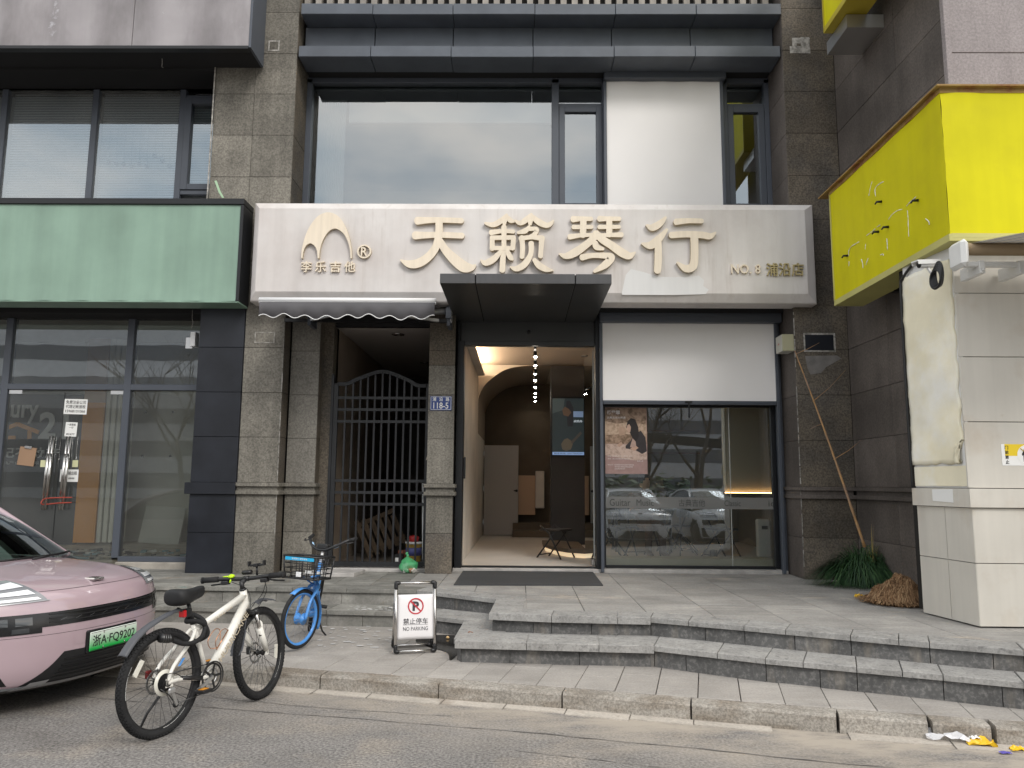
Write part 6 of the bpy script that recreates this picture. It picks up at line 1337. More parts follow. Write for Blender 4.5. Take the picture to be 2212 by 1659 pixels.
for s in (-1, 1):
    e_ = BB+ca*(.165*-s*1)*(-1 if s > 0 else 1)*(1 if s < 0 else 1)
    e_ = BB+ca*.165*(1 if s < 0 else -1); MB().bar(BB+Vector((0, s*.062, 0)), e_+Vector((0, s*.07, 0)), .022, .012, up=(0, 1, 0)).build('crank_arm', 'alu' if s < 0 else 'bikeblack', cro)
    pd = MB().box(e_.x-.045, e_.x+.045, min(s*.08, s*.165), max(s*.08, s*.165), e_.z-.012, e_.z+.012, 0, .005).build('pedal', 'bikeblack', cro); MB().box(e_.x-.047, e_.x-.045, min(s*.1, s*.14), max(s*.1, s*.14), e_.z-.006, e_.z+.006).build('pedal_reflector', 'orange', pd) if False else MB().box(e_.x-.03, e_.x+.03, s*.122-.02, s*.122+.02, e_.z+.012, e_.z+.015).build('pedal_reflector', 'orange', cro)
ch = MB(); y = -.052; ch.tube([BB+Vector((-.01, y, .093)), RA+Vector((0, y, .055))], .0042, 6); ch.tube([BB+Vector((-.02, y, -.092)), RA+Vector((.09, y, -.155))], .0042, 6); ch.tube([RA+Vector((-.05, y, -.03)), RA+Vector((.02, y, -.08)), RA+Vector((.075, y, -.145))], .004, 6); ch.build('chain', 'darksteel', mb)
MB().box(RA.x-.005, RA.x+.055, -.085, -.06, RA.z-.075, RA.z-.035, 0, .01).bar(RA+Vector((.03, -.07, -.06)), RA+Vector((.085, -.06, -.16)), .022, .008, up=(0, 1, 0)).lathe([(.022, -.006), (.022, .006)], RA+Vector((.08, -.055, -.155)), (0, 1, 0), 12, 1).build('derailleur', ['alu', 'bikeblack'], mb)
MB().tube(curve3([RA+Vector((-.05, -.07, -.01)), RA+Vector((-.03, -.09, .06)), RA+Vector((.05, -.08, .05)), RA+Vector((.13, -.07, .0))], 5), .003, 5).build('gear_cable', 'bikeblack', mb)
MB().tube([RA+Vector((.12, -.062, .004)), BB+Vector((-.1, -.05, .012))], .0165, 8).build('chainstay_guard', 'bikeblack', mb)
MB().box(RA.x-.07, RA.x-.02, .05, .075, RA.z+.03, RA.z+.085, 0, .008).build('brake_caliper', surf('anodised_red', (.16, .02, .02), .4, metal=.5), mb); xf(MB().box(FA.x-.085, FA.x-.04, .05, .075, FA.z-.0, FA.z+.06, 0, .008), steer).build('brake_caliper', 'bikeblack', mb)
for c_, mt_, a in ((RA, I4, 2.55), (FA, steer, -.15)):
    p = c_+Vector((math.cos(a)*.23, -.004, math.sin(a)*.23)); tg = Vector((-math.sin(a), 0, math.cos(a))); rd_ = Vector((math.cos(a), 0, math.sin(a))); xf(MB().obox(p, (tg, Vector((0, 1, 0)), rd_), .055, .006, .015), mt_).build('spoke_reflector', 'reflect', mb)
MB().tube([RA+Vector((.14, .07, -.04)), RA+Vector((.0, .11, -.2)), Vector((-.05, .155, -.002))], [.012, .009, .009], 8).lathe([(.014, 0), (.014, .02)], (-.05, .155, -.004), (0, 0, 1), 8).build('kickstand', 'bikeblack', mb)
copper = surf('copper_anodised', (.55, .28, .16), .25, metal=.8); m0 = BB.lerp(HB, .34)+Vector((-.03, 0, .035)); dd = (HB-BB).normalized(); nn = Vector((-dd.z, 0, dd.x))
b = MB()
for y_ in (-.036, .036): b.tube(curve3([m0, m0+dd*-.03+nn*.03+Vector((0, y_*.8, 0)), m0+nn*.085+Vector((0, y_, 0)), m0+dd*.09+nn*.085+Vector((0, y_, 0)), m0+dd*.12+nn*.04+Vector((0, y_, 0)), m0+dd*.06+nn*.01+Vector((0, y_*.3, 0))], 5), .0032, 6)
b.tube([m0+dd*-.02, m0+dd*.15], .005, 6); b.build('bottle_cage', copper, mb)
MB().obox(RA.lerp(ST, .35)+Vector((.012, -.066, .0)), ((ST-RA).normalized(), Vector((0, 1, 0)), Vector((0, 0, 1)).cross(Vector((0, 1, 0)))), .03, .004, .008).build('blue_tape', 'bikeblue', mb)
# coiled cable lock hanging through frame and wheel
lk = thing('cable_lock', 'thick black combination cable lock wound round the white bike frame', 'lock', mb.location, mb.rotation_euler)
MB().tube(curve3([(.0, -.06, .63), (.10, -.085, .58), (.2, -.09, .57), (.30, -.07, .60), (.345, -.04, .68), (.31, .03, .735), (.255, .04, .70), (.27, -.04, .70), (.335, -.055, .66), (.36, -.05, .59), (.30, .0, .56), (.18, .03, .60), (.08, .02, .63)], 6), .0165, 9).build('cable', 'rubber', lk)
MB().tube([(-.07, -.055, .645), (.02, -.065, .625)], [.028, .026], 12).build('lock_barrel', 'bikeblack', lk)
for k in range(4): MB().lathe([(.0295, -.005), (.0295, .005)], (-.055+.017*k, -.0565-.0018*k, .6415-.0037*k), (.97, -.1, -.22), 14).build('number_ring', 'darksteel', lk)

# ---------------------------------------------------------------- blue share bike
fc = PZ(648, 1404, .145); hd = math.atan2(-.985, .17); WB2, R2 = .98, .30; SC2 = .90
ub = Vector((math.cos(hd), math.sin(hd), 0)); rr_ = Vector((fc.x, fc.y, 0))-ub*WB2*SC2
sb = thing('share_bike', 'sky blue share bike with black front basket leaning on its kickstand before the steps', 'bicycle', (rr_.x, rr_.y, .15), (rad(-10), 0, hd)); sb.scale = (SC2,)*3
RA2, FA2 = Vector((0, 0, R2)), Vector((WB2, 0, R2)); HB2, HT2 = Vector((.78, 0, .66)), Vector((.735, 0, .86)); s2 = (HT2-HB2).normalized(); st2 = loopmat(HB2, s2, rad(-33)); BB2 = Vector((.42, 0, .28))
b = MB(); b.tube(curve3([HB2.lerp(HT2, .5), (.6, 0, .50), (.48, 0, .36), (.40, 0, .31)], 5), .032, 12); b.tube([BB2, (.30, 0, .62)], .024, 12); b.tube([HB2, HT2], .028, 12); b.lathe([(.05, -.04), (.05, .04)], BB2, (0, 1, 0), 16)
for s in (-1, 1): b.tube([BB2+Vector((-.02, s*.03, 0)), RA2+Vector((0, s*.06, 0))], .014, 8); b.tube([Vector((.33, s*.02, .5)), RA2+Vector((0, s*.06, 0))], .010, 8)
b.build('frame', 'bikeblue', sb)
wheel(sb, 'rear_wheel', RA2, R2, .022, I4, 'bikeblue', 'spoke', hubr=.05, hubmat='bikeblue', hubw=.07, rims=.02, nsp=24)
wheel(sb, 'front_wheel', FA2, R2, .022, st2, 'bikeblue', 'spoke', hubr=.055, hubmat='bikeblue', hubw=.08, rims=.022, nsp=28, sr=.0019)
fk = MB(); cr2 = HB2-s2*.02
fk.tube([HB2, cr2-s2*.02], .024, 10)
for s in (-1, 1): fk.tube(curve3([cr2, cr2+Vector((.02, s*.055, -.03)), FA2+Vector((-.06, s*.062, .18)), FA2+Vector((0, s*.062, 0))], 5), [.02]*6+[.016]*10, 9)
xf(fk, st2).build('fork', 'bikeblue', sb)
arcp = [FA2+Vector((math.cos(a)*(R2+.022), 0, math.sin(a)*(R2+.022))) for a in [rad(30+12*k) for k in range(14)]]
def arcguard(name, c, Rr, a0, a1, wd, mat, m):
    v = []; N = 22
    for i in range(N):
        a = rad(a0+(a1-a0)*i/(N-1)); rd_ = Vector((math.cos(a), 0, math.sin(a)))
        for u in (-1, -.5, 0, .5, 1): v.append(c+rd_*(Rr-.012*u*u)+Vector((0, u*wd, 0)))
    o = xf(MB().add(v, [(i*5+j, i*5+j+1, (i+1)*5+j+1, (i+1)*5+j) for i in range(N-1) for j in range(4)], 0, True), mat).build(name, m, sb); o.modifiers.new('t', 'SOLIDIFY').thickness = .003
arcguard('front_mudguard', FA2, R2+.02, 55, 205, .034, st2, 'bikeblue'); arcguard('rear_mudguard', RA2, R2+.02, 40, 190, .034, I4, 'bikeblack')
xf(MB().tube([HT2-s2*.02, HT2+s2*.16], .015, 10), st2).build('steerer', 'bar_white', sb)
HC = HT2+s2*.15+Vector((.01, 0, 0))
hb2 = xf(MB().tube(curve3([HC+Vector((-.16, .28, .12)), HC+Vector((-.09, .25, .10)), HC+Vector((-.0, .15, .03)), HC+Vector((.02, .06, -.01)), HC+Vector((.02, 0, -.015)), HC+Vector((.02, -.06, -.01)), HC+Vector((0, -.15, .03)), HC+Vector((-.09, -.25, .10)), HC+Vector((-.16, -.28, .12))], 5), .016, 10), st2).build('handlebar', 'bikeblack', sb)
for s in (-1, 1):
    xf(MB().tube([HC+Vector((-.09, s*.255, .10)), HC+Vector((-.19, s*.29, .125))], [.02, .019], 12), st2).build('grip', 'rubber', hb2); xf(MB().tube(curve3([HC+Vector((-.07, s*.24, .085)), HC+Vector((-.04, s*.28, .07)), HC+Vector((-.1, s*.32, .085))], 4), .007, 7), st2).build('brake_lever', 'bikeblack', hb2)
    xf(MB().tube([HC+Vector((-.005, s*.14, .025)), HC+Vector((-.03, s*.17, .045))], .019, 10), st2).build('clip', 'paleblue', hb2)
xf(MB().box(HC.x-.05, HC.x+.03, -.07, .07, HC.z-.01, HC.z+.05, 0, .015), st2).build('smart_lock_unit', 'bikeblack', sb)
# basket: rim, wires in two directions, floor and badge
bk_ = Vector((.93, 0, .71)); bw, bl, bh = .185, .14, .22
def bkp(x, y, z): return bk_+Vector((x*(1+.12*z/bh), y*(1+.12*z/bh), z))
bs = xf(MB().tube([bkp(x, y, bh) for x, y in ((-bl, -bw), (bl, -bw), (bl, bw), (-bl, bw))], .011, 8, closed=True).tube([bkp(x, y, 0) for x, y in ((-bl, -bw), (bl, -bw), (bl, bw), (-bl, bw))], .011, 8, closed=True), st2).build('basket', 'bikeblack', sb)
for z in (.05, .1, .15): xf(MB().tube([bkp(x, y, z) for x, y in ((-bl, -bw), (bl, -bw), (bl, bw), (-bl, bw))], .0045, 5, closed=True), st2).build('basket_wire', 'bikeblack', bs)
for sd2 in range(4):
    for u in (-1, -.5, 0, .5, 1) if sd2 % 2 == 0 else (-.33, .33):
        x, y = ((bl, u*bw) if sd2 == 0 else (-bl, u*bw) if sd2 == 2 else (u*bl, bw) if sd2 == 1 else (u*bl, -bw)); xf(MB().tube([bkp(x, y, 0), bkp(x, y, bh)], .005 if abs(u) < 1 else .009, 5), st2).build('basket_wire', 'bikeblack', bs)
xf(MB().box(bk_.x-bl, bk_.x+bl, -bw, bw, bk_.z-.006, bk_.z+.004), st2).build('basket_floor', 'bikeblack', bs)
M['cyan'] = surf('cyan_strip', (.02, .42, .75), .4)
f0 = bkp(bl, 0, .195); xf(MB().box(f0.x+.004, f0.x+.010, -bw*.98, bw*.98, f0.z-.015, f0.z+.018), st2).build('name_strip', 'cyan', bs)
tx = text('strip_lettering', '文明骑行 规范停车', .2, .018, 'paintwhite', bs, f0+Vector((.0105, 0, .002)), ux=(0, 1, 0), uy=(0, 0, 1), depth=.001); 
for v_ in tx.data.vertices: v_.co = st2 @ v_.co
f1 = bkp(bl, 0, .04); xf(MB().box(f1.x+.005, f1.x+.012, -.035, .03, f1.z-.025, f1.z+.025, 0, .003), st2).build('badge', 'bar_white', bs)
f2 = bkp(-bl+.02, -.1, .06); xf(MB().box(f2.x, f2.x+.004, -.13, -.05, bk_.z+.03, bk_.z+.06).box(f2.x, f2.x+.004, .02, .09, bk_.z+.03, bk_.z+.06), st2).build('inner_label', 'paintwhite', bs)
xf(MB().tube([bk_+Vector((-.06, 0, 0)), HB2.lerp(HT2, .3)], .014, 8).tube([bk_+Vector((0, .05, 0)), cr2+Vector((.02, .03, 0))], .009, 8).tube([bk_+Vector((0, -.05, 0)), cr2+Vector((.02, -.03, 0))], .009, 8), st2).build('basket_mount', 'bikeblue', sb)
MB().tube([(.30, 0, .6), (.25, 0, .82)], .015, 10).build('seat_post', 'alu', sb); V2 = [Vector((.25, 0, .81))+(p-Vector((0, 0, .0))) for r_ in sec for p in r_]; o = fix(mesh_obj('saddle', V2, F_, 'bikeblack', sb, True))
MB().tube([BB2+Vector((-.1, .05, -.02)), BB2+Vector((-.14, .15, -.2)), (.27, .22, .018)], [.013, .010, .009], 8).build('kickstand', 'bikeblack', sb)
MB().lathe([(.075, .045), (.085, .045), (.085, .05), (.075, .05), (.075, .045)], BB2, (0, 1, 0), 24).bar(BB2+Vector((0, .06, 0)), BB2+Vector((.12, .065, .1)), .02, .012, up=(0, 1, 0)).bar(BB2+Vector((0, -.06, 0)), BB2+Vector((-.12, -.065, -.1)), .02, .012, up=(0, 1, 0)).box(BB2.x+.08, BB2.x+.16, .075, .16, BB2.z+.09, BB2.z+.115, 0, .005).box(BB2.x-.16, BB2.x-.08, -.16, -.075, BB2.z-.115, BB2.z-.09, 0, .005).build('crankset', 'bikeblack', sb)
xf(MB().box(FA2.x-.02, FA2.x+.02, -.1, -.09, FA2.z+.2, FA2.z+.21), st2).build('side_reflector', 'orange', sb)
# ================================================================== cars
PROF = [(-.12, .19, .80, .30, .0), (-.045, .235, .86, .34, 0), (-.005, .34, .895, .37, 0), (0, .50, .91, .38, 0), (-.004, .60, .915, .38, 0), (-.015, .69, .915, .38, 0),
        (-.045, .775, .91, .37, 0), (-.085, .835, .905, .36, .0), (-.15, .878, .895, .36, .012), (-.27, .918, .885, .33, .03), (-.48, .957, .878, .25, .055), (-.78, .992, .87, .13, .085), (-1.08, 1.02, .865, .03, .10)]
def carS(u, v):
    v = max(0, min(len(PROF)-1.0001, v)); i = int(v); t = v-i; P = PROF
    p0, p1, p2, p3 = P[max(0, i-1)], P[i], P[i+1], P[min(len(P)-1, i+2)]
    x0, z0, W, sw, cr = [.5*((2*b)+(-a+c)*t+(2*a-5*b+4*c-d)*t*t+(-a+3*b-3*c+d)*t**3) for a, b, c, d in zip(p0, p1, p2, p3)]
    au = abs(u); ridge = .012*math.exp(-((au-.62)/.12)**2)*max(0, min(1, (v-7.5)/2))*max(0, min(1, (12-v)/2))
    return Vector((x0-sw*au**2.5, W*math.copysign(au**.96, u), z0-cr*au**3+ridge))
def carN(u, v):
    e = .01; n = (carS(u+e, v)-carS(u-e, v)).cross(carS(u, min(v+e, 11.99))-carS(u, v-e)); return n.normalized()
def carpatch(par, name, cs, m, off=.004, n=12, k=6, smooth=True):
    """conforming patch: four (u, v) corners"""
    v = []; A, B, C_, D_ = cs
    for j in range(k+1):
        for i in range(n+1):
            s, t = i/n, j/k; u_ = (A[0]*(1-s)+B[0]*s)*(1-t)+(D_[0]*(1-s)+C_[0]*s)*t; v_ = (A[1]*(1-s)+B[1]*s)*(1-t)+(D_[1]*(1-s)+C_[1]*s)*t
            nn = carN(u_, v_); q_ = carS(u_, v_); nn = nn if nn.dot(q_-Vector((-1.5, 0, .5))) > 0 else -nn; v.append(q_+nn*off)
    return mesh_obj(name, v, [(j*(n+1)+i, j*(n+1)+i+1, (j+1)*(n+1)+i+1, (j+1)*(n+1)+i) for j in range(k) for i in range(n)], m, par, smooth)
M['cabin'] = surf('car_cabin', (.02, .022, .02), .7)
M['carglass'] = glassmat('windscreen_glass', (.40, .48, .44), 1.5, 1.6, .04)
M['grille'] = surf('gloss_black', (.010, .010, .011), .22, spec=.5)
M['silver'] = surf('silver_trim', (.36, .36, .37), .35, metal=.6)
M['lampglass'] = surf('lamp_glass', (.22, .23, .245), .08, coat=.8, spec=.6)
M['lampdark'] = surf('lamp_dark', (.05, .053, .056), .06, coat=.8, spec=.6)
M['lampwhite'] = surf('lamp_white', (.85, .86, .88), .15, coat=.6)
def car(name, label, loc, rz, paint, group=None, detail=True, plate=None):
    t = thing(name, label, 'car', loc, (0, 0, rz), group)
    nu, nv = 72, 60; V = [carS(-1+2*i/nu, 12*j/nv*.9999) for j in range(nv+1) for i in range(nu+1)]
    F = [(j*(nu+1)+i, j*(nu+1)+i+1, (j+1)*(nu+1)+i+1, (j+1)*(nu+1)+i) for j in range(nv) for i in range(nu)]
    b = MB().add(V, F, 0, True)
    # flanks, from the front edge back to the tail
    def top_edge(x):
        pts = [carS(1, 8+.25*k*.999) for k in range(17)]
        for p, q in zip(pts, pts[1:]):
            if q.x <= x <= p.x: return p.z+(q.z-p.z)*(x-p.x)/(q.x-p.x), p.y+(q.y-p.y)*(x-p.x)/(q.x-p.x)
        if x > pts[0].x: return pts[0].z, pts[0].y
        return pts[-1].z+.09*min(1, (pts[-1].x-x)/2), pts[-1].y
    rows = [carS(1, v_) for v_ in (0, 1, 2, 3, 4, 5, 6, 7, 8)]; L_ = 4.3; ns = 50; fl = []
    arch = [(-.86, .345), (-3.48, .345)]
    for s in (-1, 1):
        V2 = []
        for r, p in enumerate(rows):
            for k in range(ns+1):
                x = p.x+(-L_+.12*(r < 2)-p.x)*(k/ns)
                tz, ty = top_edge(x); f_ = r/8; zr = .21+(tz-.21)*((p.z-rows[0].z)/(rows[8].z-rows[0].z)); blend = min(1, (p.x-x)/.5); z = p.z+(zr-p.z)*blend
                bul = .93-.06*abs(f_-.62)**1.3; y = p.y+(min(bul, .93)-p.y)*min(1, (p.x-x)/.35)
                if r == 8: y = ty+(.90-ty)*min(1, max(0, (-1.0-x)/.6))
                tail = max(0, (-L_+.35-x)/.35)**2; y -= .14*min(1, tail)
                V2.append((x, s*y, z))
        F2 = []
        for r in range(8):
            for k in range(ns):
                cx_ = sum(V2[i_][0] for i_ in (r*(ns+1)+k, (r+1)*(ns+1)+k+1))/2; cz_ = (V2[r*(ns+1)+k][2]+V2[(r+1)*(ns+1)+k][2])/2
                if any((cx_-a)**2+(cz_-.33)**2 < .385**2 for a, _ in arch): continue
                F2.append((r*(ns+1)+k, r*(ns+1)+k+1, (r+1)*(ns+1)+k+1, (r+1)*(ns+1)+k))
        b.add(V2, F2, 0, True)
    tz, ty = top_edge(-L_)
    b.add([(-L_, -.76, .3), (-L_, .76, .3), (-L_, .76, tz), (-L_, -.76, tz)], [(0, 1, 2, 3)])
    b.add([(-1.08, -.865, .92), (-1.08, .865, .92), (-4.2, .88, .97), (-4.2, -.88, .97)], [(0, 1, 2, 3)])
    body = b.build('body', paint, t); bm = bmesh.new(); bm.from_mesh(body.data); bmesh.ops.remove_doubles(bm, verts=bm.verts[:], dist=.003); bmesh.ops.recalc_face_normals(bm, faces=bm.faces[:]); bm.to_mesh(body.data); bm.free()
    MB().box(-4.1, -.3, -.78, .78, .20, .45).build('underbody', 'black', t)
    # greenhouse: pillars and roof, glass between
    def gh(x, w_, z): return [(x, -w_, z), (x, w_, z)]
    R_ = [(-1.05, .80, 1.0), (-2.0, .60, 1.50), (-2.15, .585, 1.545), (-2.6, .58, 1.60), (-3.3, .575, 1.56), (-3.75, .56, 1.46), (-4.22, .74, 1.05)]
    rf = MB(); n_ = 10; V = []
    for x, w_, z in R_[1:6]:
        for i in range(n_+1): u = -1+2*i/n_; V.append((x-(.10 if x > -2.2 else 0)*u*u, w_*u*1.03, z-.045*abs(u)**2.5))
    rf.add(V, [(j*(n_+1)+i, j*(n_+1)+i+1, (j+1)*(n_+1)+i+1, (j+1)*(n_+1)+i) for j in range(4) for i in range(n_)], 0, True); rf.build('roof', paint, t)
    ws_ = []; 
    for j in range(9):
        s = j/8; x = -1.05+(-2.0+1.05)*s; w_ = .80+(.60-.80)*s; z = 1.0+.50*s+.03*math.sin(math.pi*s)
        for i in range(n_+1): u = -1+2*i/n_; ws_.append((x-(.20-.10*s)*u*u, w_*u, z-.045*abs(u)**2.5*s))
    wso = mesh_obj('windscreen', ws_, [(j*(n_+1)+i, j*(n_+1)+i+1, (j+1)*(n_+1)+i+1, (j+1)*(n_+1)+i) for j in range(8) for i in range(n_)], 'carglass', t, True)
    mesh_obj('cowl', [(p[0]+.0, p[1], p[2]-.012) for p in ws_[:n_+1]]+[tuple(carS(-1+2*i/n_, 11.99)+Vector((0, 0, -.004))) for i in range(n_+1)], [(i, i+1, n_+2+i, n_+1+i) for i in range(n_)], 'grille', t)
    MB().tube([Vector(ws_[3])+Vector((.03, 0, .02)), Vector(ws_[8])+Vector((.05, 0, .03))], .01, 6).tube([Vector(ws_[6])+Vector((.06, 0, .02)), Vector(ws_[10])+Vector((.04, -.05, .03))], .01, 6).build('wiper', 'black', t)
    for s in (-1, 1):
        MB().tube([(-1.30, s*.83, .98), (-1.66, s*.745, 1.20), (-2.12, s*.63, 1.485), (-2.6, s*.605, 1.555), (-3.3, s*.60, 1.52), (-3.8, s*.66, 1.35), (-4.15, s*.78, 1.05)], [.035, .033, .03, .028, .03, .05, .07], 8).build('pillar', paint, t)
        mesh_obj('side_window', [(-1.30, s*.83, .98), (-2.12, s*.62, 1.475), (-2.6, s*.60, 1.54), (-3.3, s*.595, 1.50), (-3.85, s*.68, 1.30), (-4.1, s*.79, 1.0), (-2.6, s*.86, .97)], [(0, 1, 2, 3, 4, 5, 6)], 'grille', t)
        MB().tube([(-1.95, s*.88, 1.0), (-1.97, s*.96, 1.02)], .02, 8).box(-2.03, -1.89, min(s*.92, s*1.08), max(s*.92, s*1.08), .97, 1.1, 0, .03).build('mirror', paint, t)
        for ax_, _ in arch:
            wl_ = MB().lathe([(.0, -.02), (.05, -.01), (.20, .03), (.225, .08), (.235, .10), (.235, -.08), (.0, -.09)], (ax_, s*.80, .335), (0, s, 0), 28).build('wheel', 'silver', t)
            MB().lathe([(.228, .085), (.25, .105), (.31, .10), (.335, .06), (.335, -.06), (.31, -.10), (.228, -.09), (.228, .085)], (ax_, s*.80, .335), (0, s, 0), 36).build('tyre', 'rubber', wl_)
            MB().lathe([(.40, .05), (.40, -.3), (.0, -.3)], (ax_, s*.84, .345), (0, s, 0), 20).build('wheel_well', 'black', t)
    mesh_obj('rear_window', [(-3.78, -.52, 1.44), (-3.78, .52, 1.44), (-4.25, .68, 1.06), (-4.25, -.68, 1.06)], [(0, 1, 2, 3)], 'grille', t)
    # face
    carpatch(t, 'upper_grille', ((-.93, 4.35), (.93, 4.35), (.93, 5.45), (-.93, 5.45)), 'grille', .003, 40, 6)
    for v_ in (4.62, 4.95, 5.25):
        o = carpatch(t, 'grille_bar', ((-.55, v_), (.55, v_), (.55, v_+.09), (-.55, v_+.09)), 'black', .012, 24, 1)
    for k in range(9):
        u_ = -.48+.12*k; carpatch(t, 'grille_fin', ((u_, 4.72), (u_+.05, 4.9), (u_+.055, 4.93), (u_+.005, 4.75)), 'silver', .009, 3, 1)
    for s in (-1, 1):
        carpatch(t, 'lamp_housing', ((s*.60, 3.95), (s*.93, 3.95), (s*.95, 5.4), (s*.60, 5.4)), 'grille', .005, 10, 6)
        for a0, a1 in ((.66, .76), (.80, .90)): carpatch(t, 'lamp_lens', ((s*a0, 4.6), (s*a1, 4.6), (s*a1, 5.2), (s*a0, 5.2)), 'lampdark', .010, 6, 4)
        carpatch(t, 'lamp_lens', ((s*.68, 4.05), (s*.78, 4.05), (s*.78, 4.4), (s*.68, 4.4)), 'lampdark', .009, 6, 3)
        hl = carpatch(t, 'headlight', ((s*.54, 6.60), (s*.985, 6.40), (s*.995, 10.0), (s*.62, 9.6)), 'lampglass', .006, 16, 14)
        for q in (((s*.58, 6.72), (s*.97, 6.55), (s*.97, 6.85), (s*.60, 7.02)), ((s*.60, 7.45), (s*.97, 7.25), (s*.97, 7.75), (s*.62, 8.1)), ((s*.62, 8.55), (s*.97, 8.3), (s*.98, 8.9), (s*.64, 9.25))): carpatch(hl, 'light_blade', q, 'lampwhite', .010, 10, 2)
        carpatch(t, 'headlight_edge', ((s*.52, 6.52), (s*.99, 6.30), (s*.99, 6.40), (s*.53, 6.62)), 'silver', .007, 16, 1)
        carpatch(t, 'side_vent', ((s*.80, 1.2), (s*.97, 1.3), (s*.97, 3.0), (s*.90, 3.0)), 'grille', .004, 6, 6); carpatch(t, 'fog_strip', ((s*.60, .75), (s*.9, .8), (s*.9, 1.05), (s*.60, 1.0)), 'lampglass', .008, 8, 2)
    carpatch(t, 'lower_intake', ((-.74, .98), (.74, .98), (.44, 2.62), (-.44, 2.62)), 'black', .003, 24, 8)
    for k in range(5):
        v_ = 1.3+.24*k; carpatch(t, 'intake_slat', ((-.52+.02*k, v_), (.52-.02*k, v_), (.52-.02*k, v_+.07), (-.52+.02*k, v_+.07)), 'grille', .012, 20, 1)
    carpatch(t, 'skid_plate', ((-.80, .62), (.80, .62), (.74, 1.0), (-.74, 1.0)), 'silver', .008, 24, 3); carpatch(t, 'lip', ((-.99, .0), (.99, .0), (.99, .82), (-.99, .82)), 'grille', .006, 36, 2)
    for s in (-1, 1): carpatch(t, 'corner_blade', ((s*.56, .95), (s*.72, .8), (s*.66, 1.25), (s*.53, 1.3)), 'silver', .010, 6, 4)
    carpatch(t, 'shut_line', ((-.56, 7.78), (.56, 7.78), (.56, 7.83), (-.56, 7.83)), 'black', .0015, 40, 1); carpatch(t, 'panel_line', ((-.93, 3.72), (.93, 3.72), (.93, 3.75), (-.93, 3.75)), 'black', .001, 40, 1)
    carpatch(t, 'tow_cover', ((-.36, 2.85), (-.28, 2.85), (-.28, 3.3), (-.36, 3.3)), paint, .003, 4, 4)
    em = carS(0, 8.6); MB().box(em.x-.05, em.x+.05, -.055, .055, em.z-.004, em.z+.016, 0, .006).build('emblem', 'chrome', t); MB().box(em.x-.035, em.x+.03, -.02, .02, em.z+.016, em.z+.018).build('emblem_inlay', 'grille', t)
    if plate:
        zp, xp = .475, .012
        pl = MB().box(xp-.005, xp+.006, -.24, .24, zp-.07, zp+.07, 0, .004).build('number_plate', plate, t); MB().box(xp-.05, xp-.006, -.255, .255, zp-.085, zp+.085, 0, .01).build('plate_holder', 'grille', t)
        o = text('plate_lettering', '浙A·FQ9202', .435, .088, 'ink', pl, (xp+.0062, 0, zp), ux=(0, 1, 0), uy=(0, 0, 1), depth=.0012, bold=.01)
        for y_ in (-.11, .11):
            for z_ in (-.055, .055): MB().lathe([(.008, 0), (.006, .004), (0, .005)], (xp+.006, y_, zp+z_), (1, 0, 0), 8).build('bolt', 'chrome', pl)
        e = .006
        MB().box(xp+.006, xp+.0068, -.236, .236, zp+.062, zp+.065).box(xp+.006, xp+.0068, -.236, .236, zp-.065, zp-.062).build('plate_rim', 'ink', pl)
    # seats and dashboard seen through the glass
    MB().box(-1.75, -1.25, -.68, .68, .75, .96, 0, .05).build('dashboard', 'cabin', t)
    for y_ in (-.36, .36): MB().box(-2.45, -2.3, y_-.22, y_+.22, .6, 1.22, 0, .06).box(-2.40, -2.3, y_-.12, y_+.12, 1.24, 1.42, 0, .04).build('seat', 'cabin', t)
    return t
m, tt, p = newmat('green_gradient_plate'); g = _n(tt, 'TexCoord'); sx = _n(tt, 'SeparateXYZ'); rp_ = _n(tt, 'ValToRGB')
tt.links.new(g.outputs['Object'], sx.inputs[0]); mr = _n(tt, 'MapRange'); mr.inputs[1].default_value = .405; mr.inputs[2].default_value = .545; tt.links.new(sx.outputs[2], mr.inputs[0]); tt.links.new(mr.outputs[0], rp_.inputs[0])
rp_.color_ramp.elements[0].color = (.0, .42, .06, 1); rp_.color_ramp.elements[0].position = .12; rp_.color_ramp.elements[1].color = (.75, .82, .75, 1); rp_.color_ramp.elements[1].position = .95
tt.links.new(rp_.outputs[0], p.inputs['Base Color']); p.inputs['Roughness'].default_value = .4; M['greenplate'] = m
M['mauve'] = surf('mauve_car_paint', (.425, .318, .35), .28, coat=1., spec=.5, blot=.015)
M['carwhite'] = surf('white_car_paint', (.72, .73, .74), .25, coat=1., spec=.5); M['carsilver'] = surf('silver_car_paint', (.30, .31, .33), .28, metal=.4, coat=1.)
pc0 = PZ(243, 1374, .475); ha = rad(-14)
car('parked_car', 'mauve pink car with a green number plate parked nose in beside the white bike', (pc0.x, pc0.y, 0), ha, 'mauve', None, True, 'greenplate')
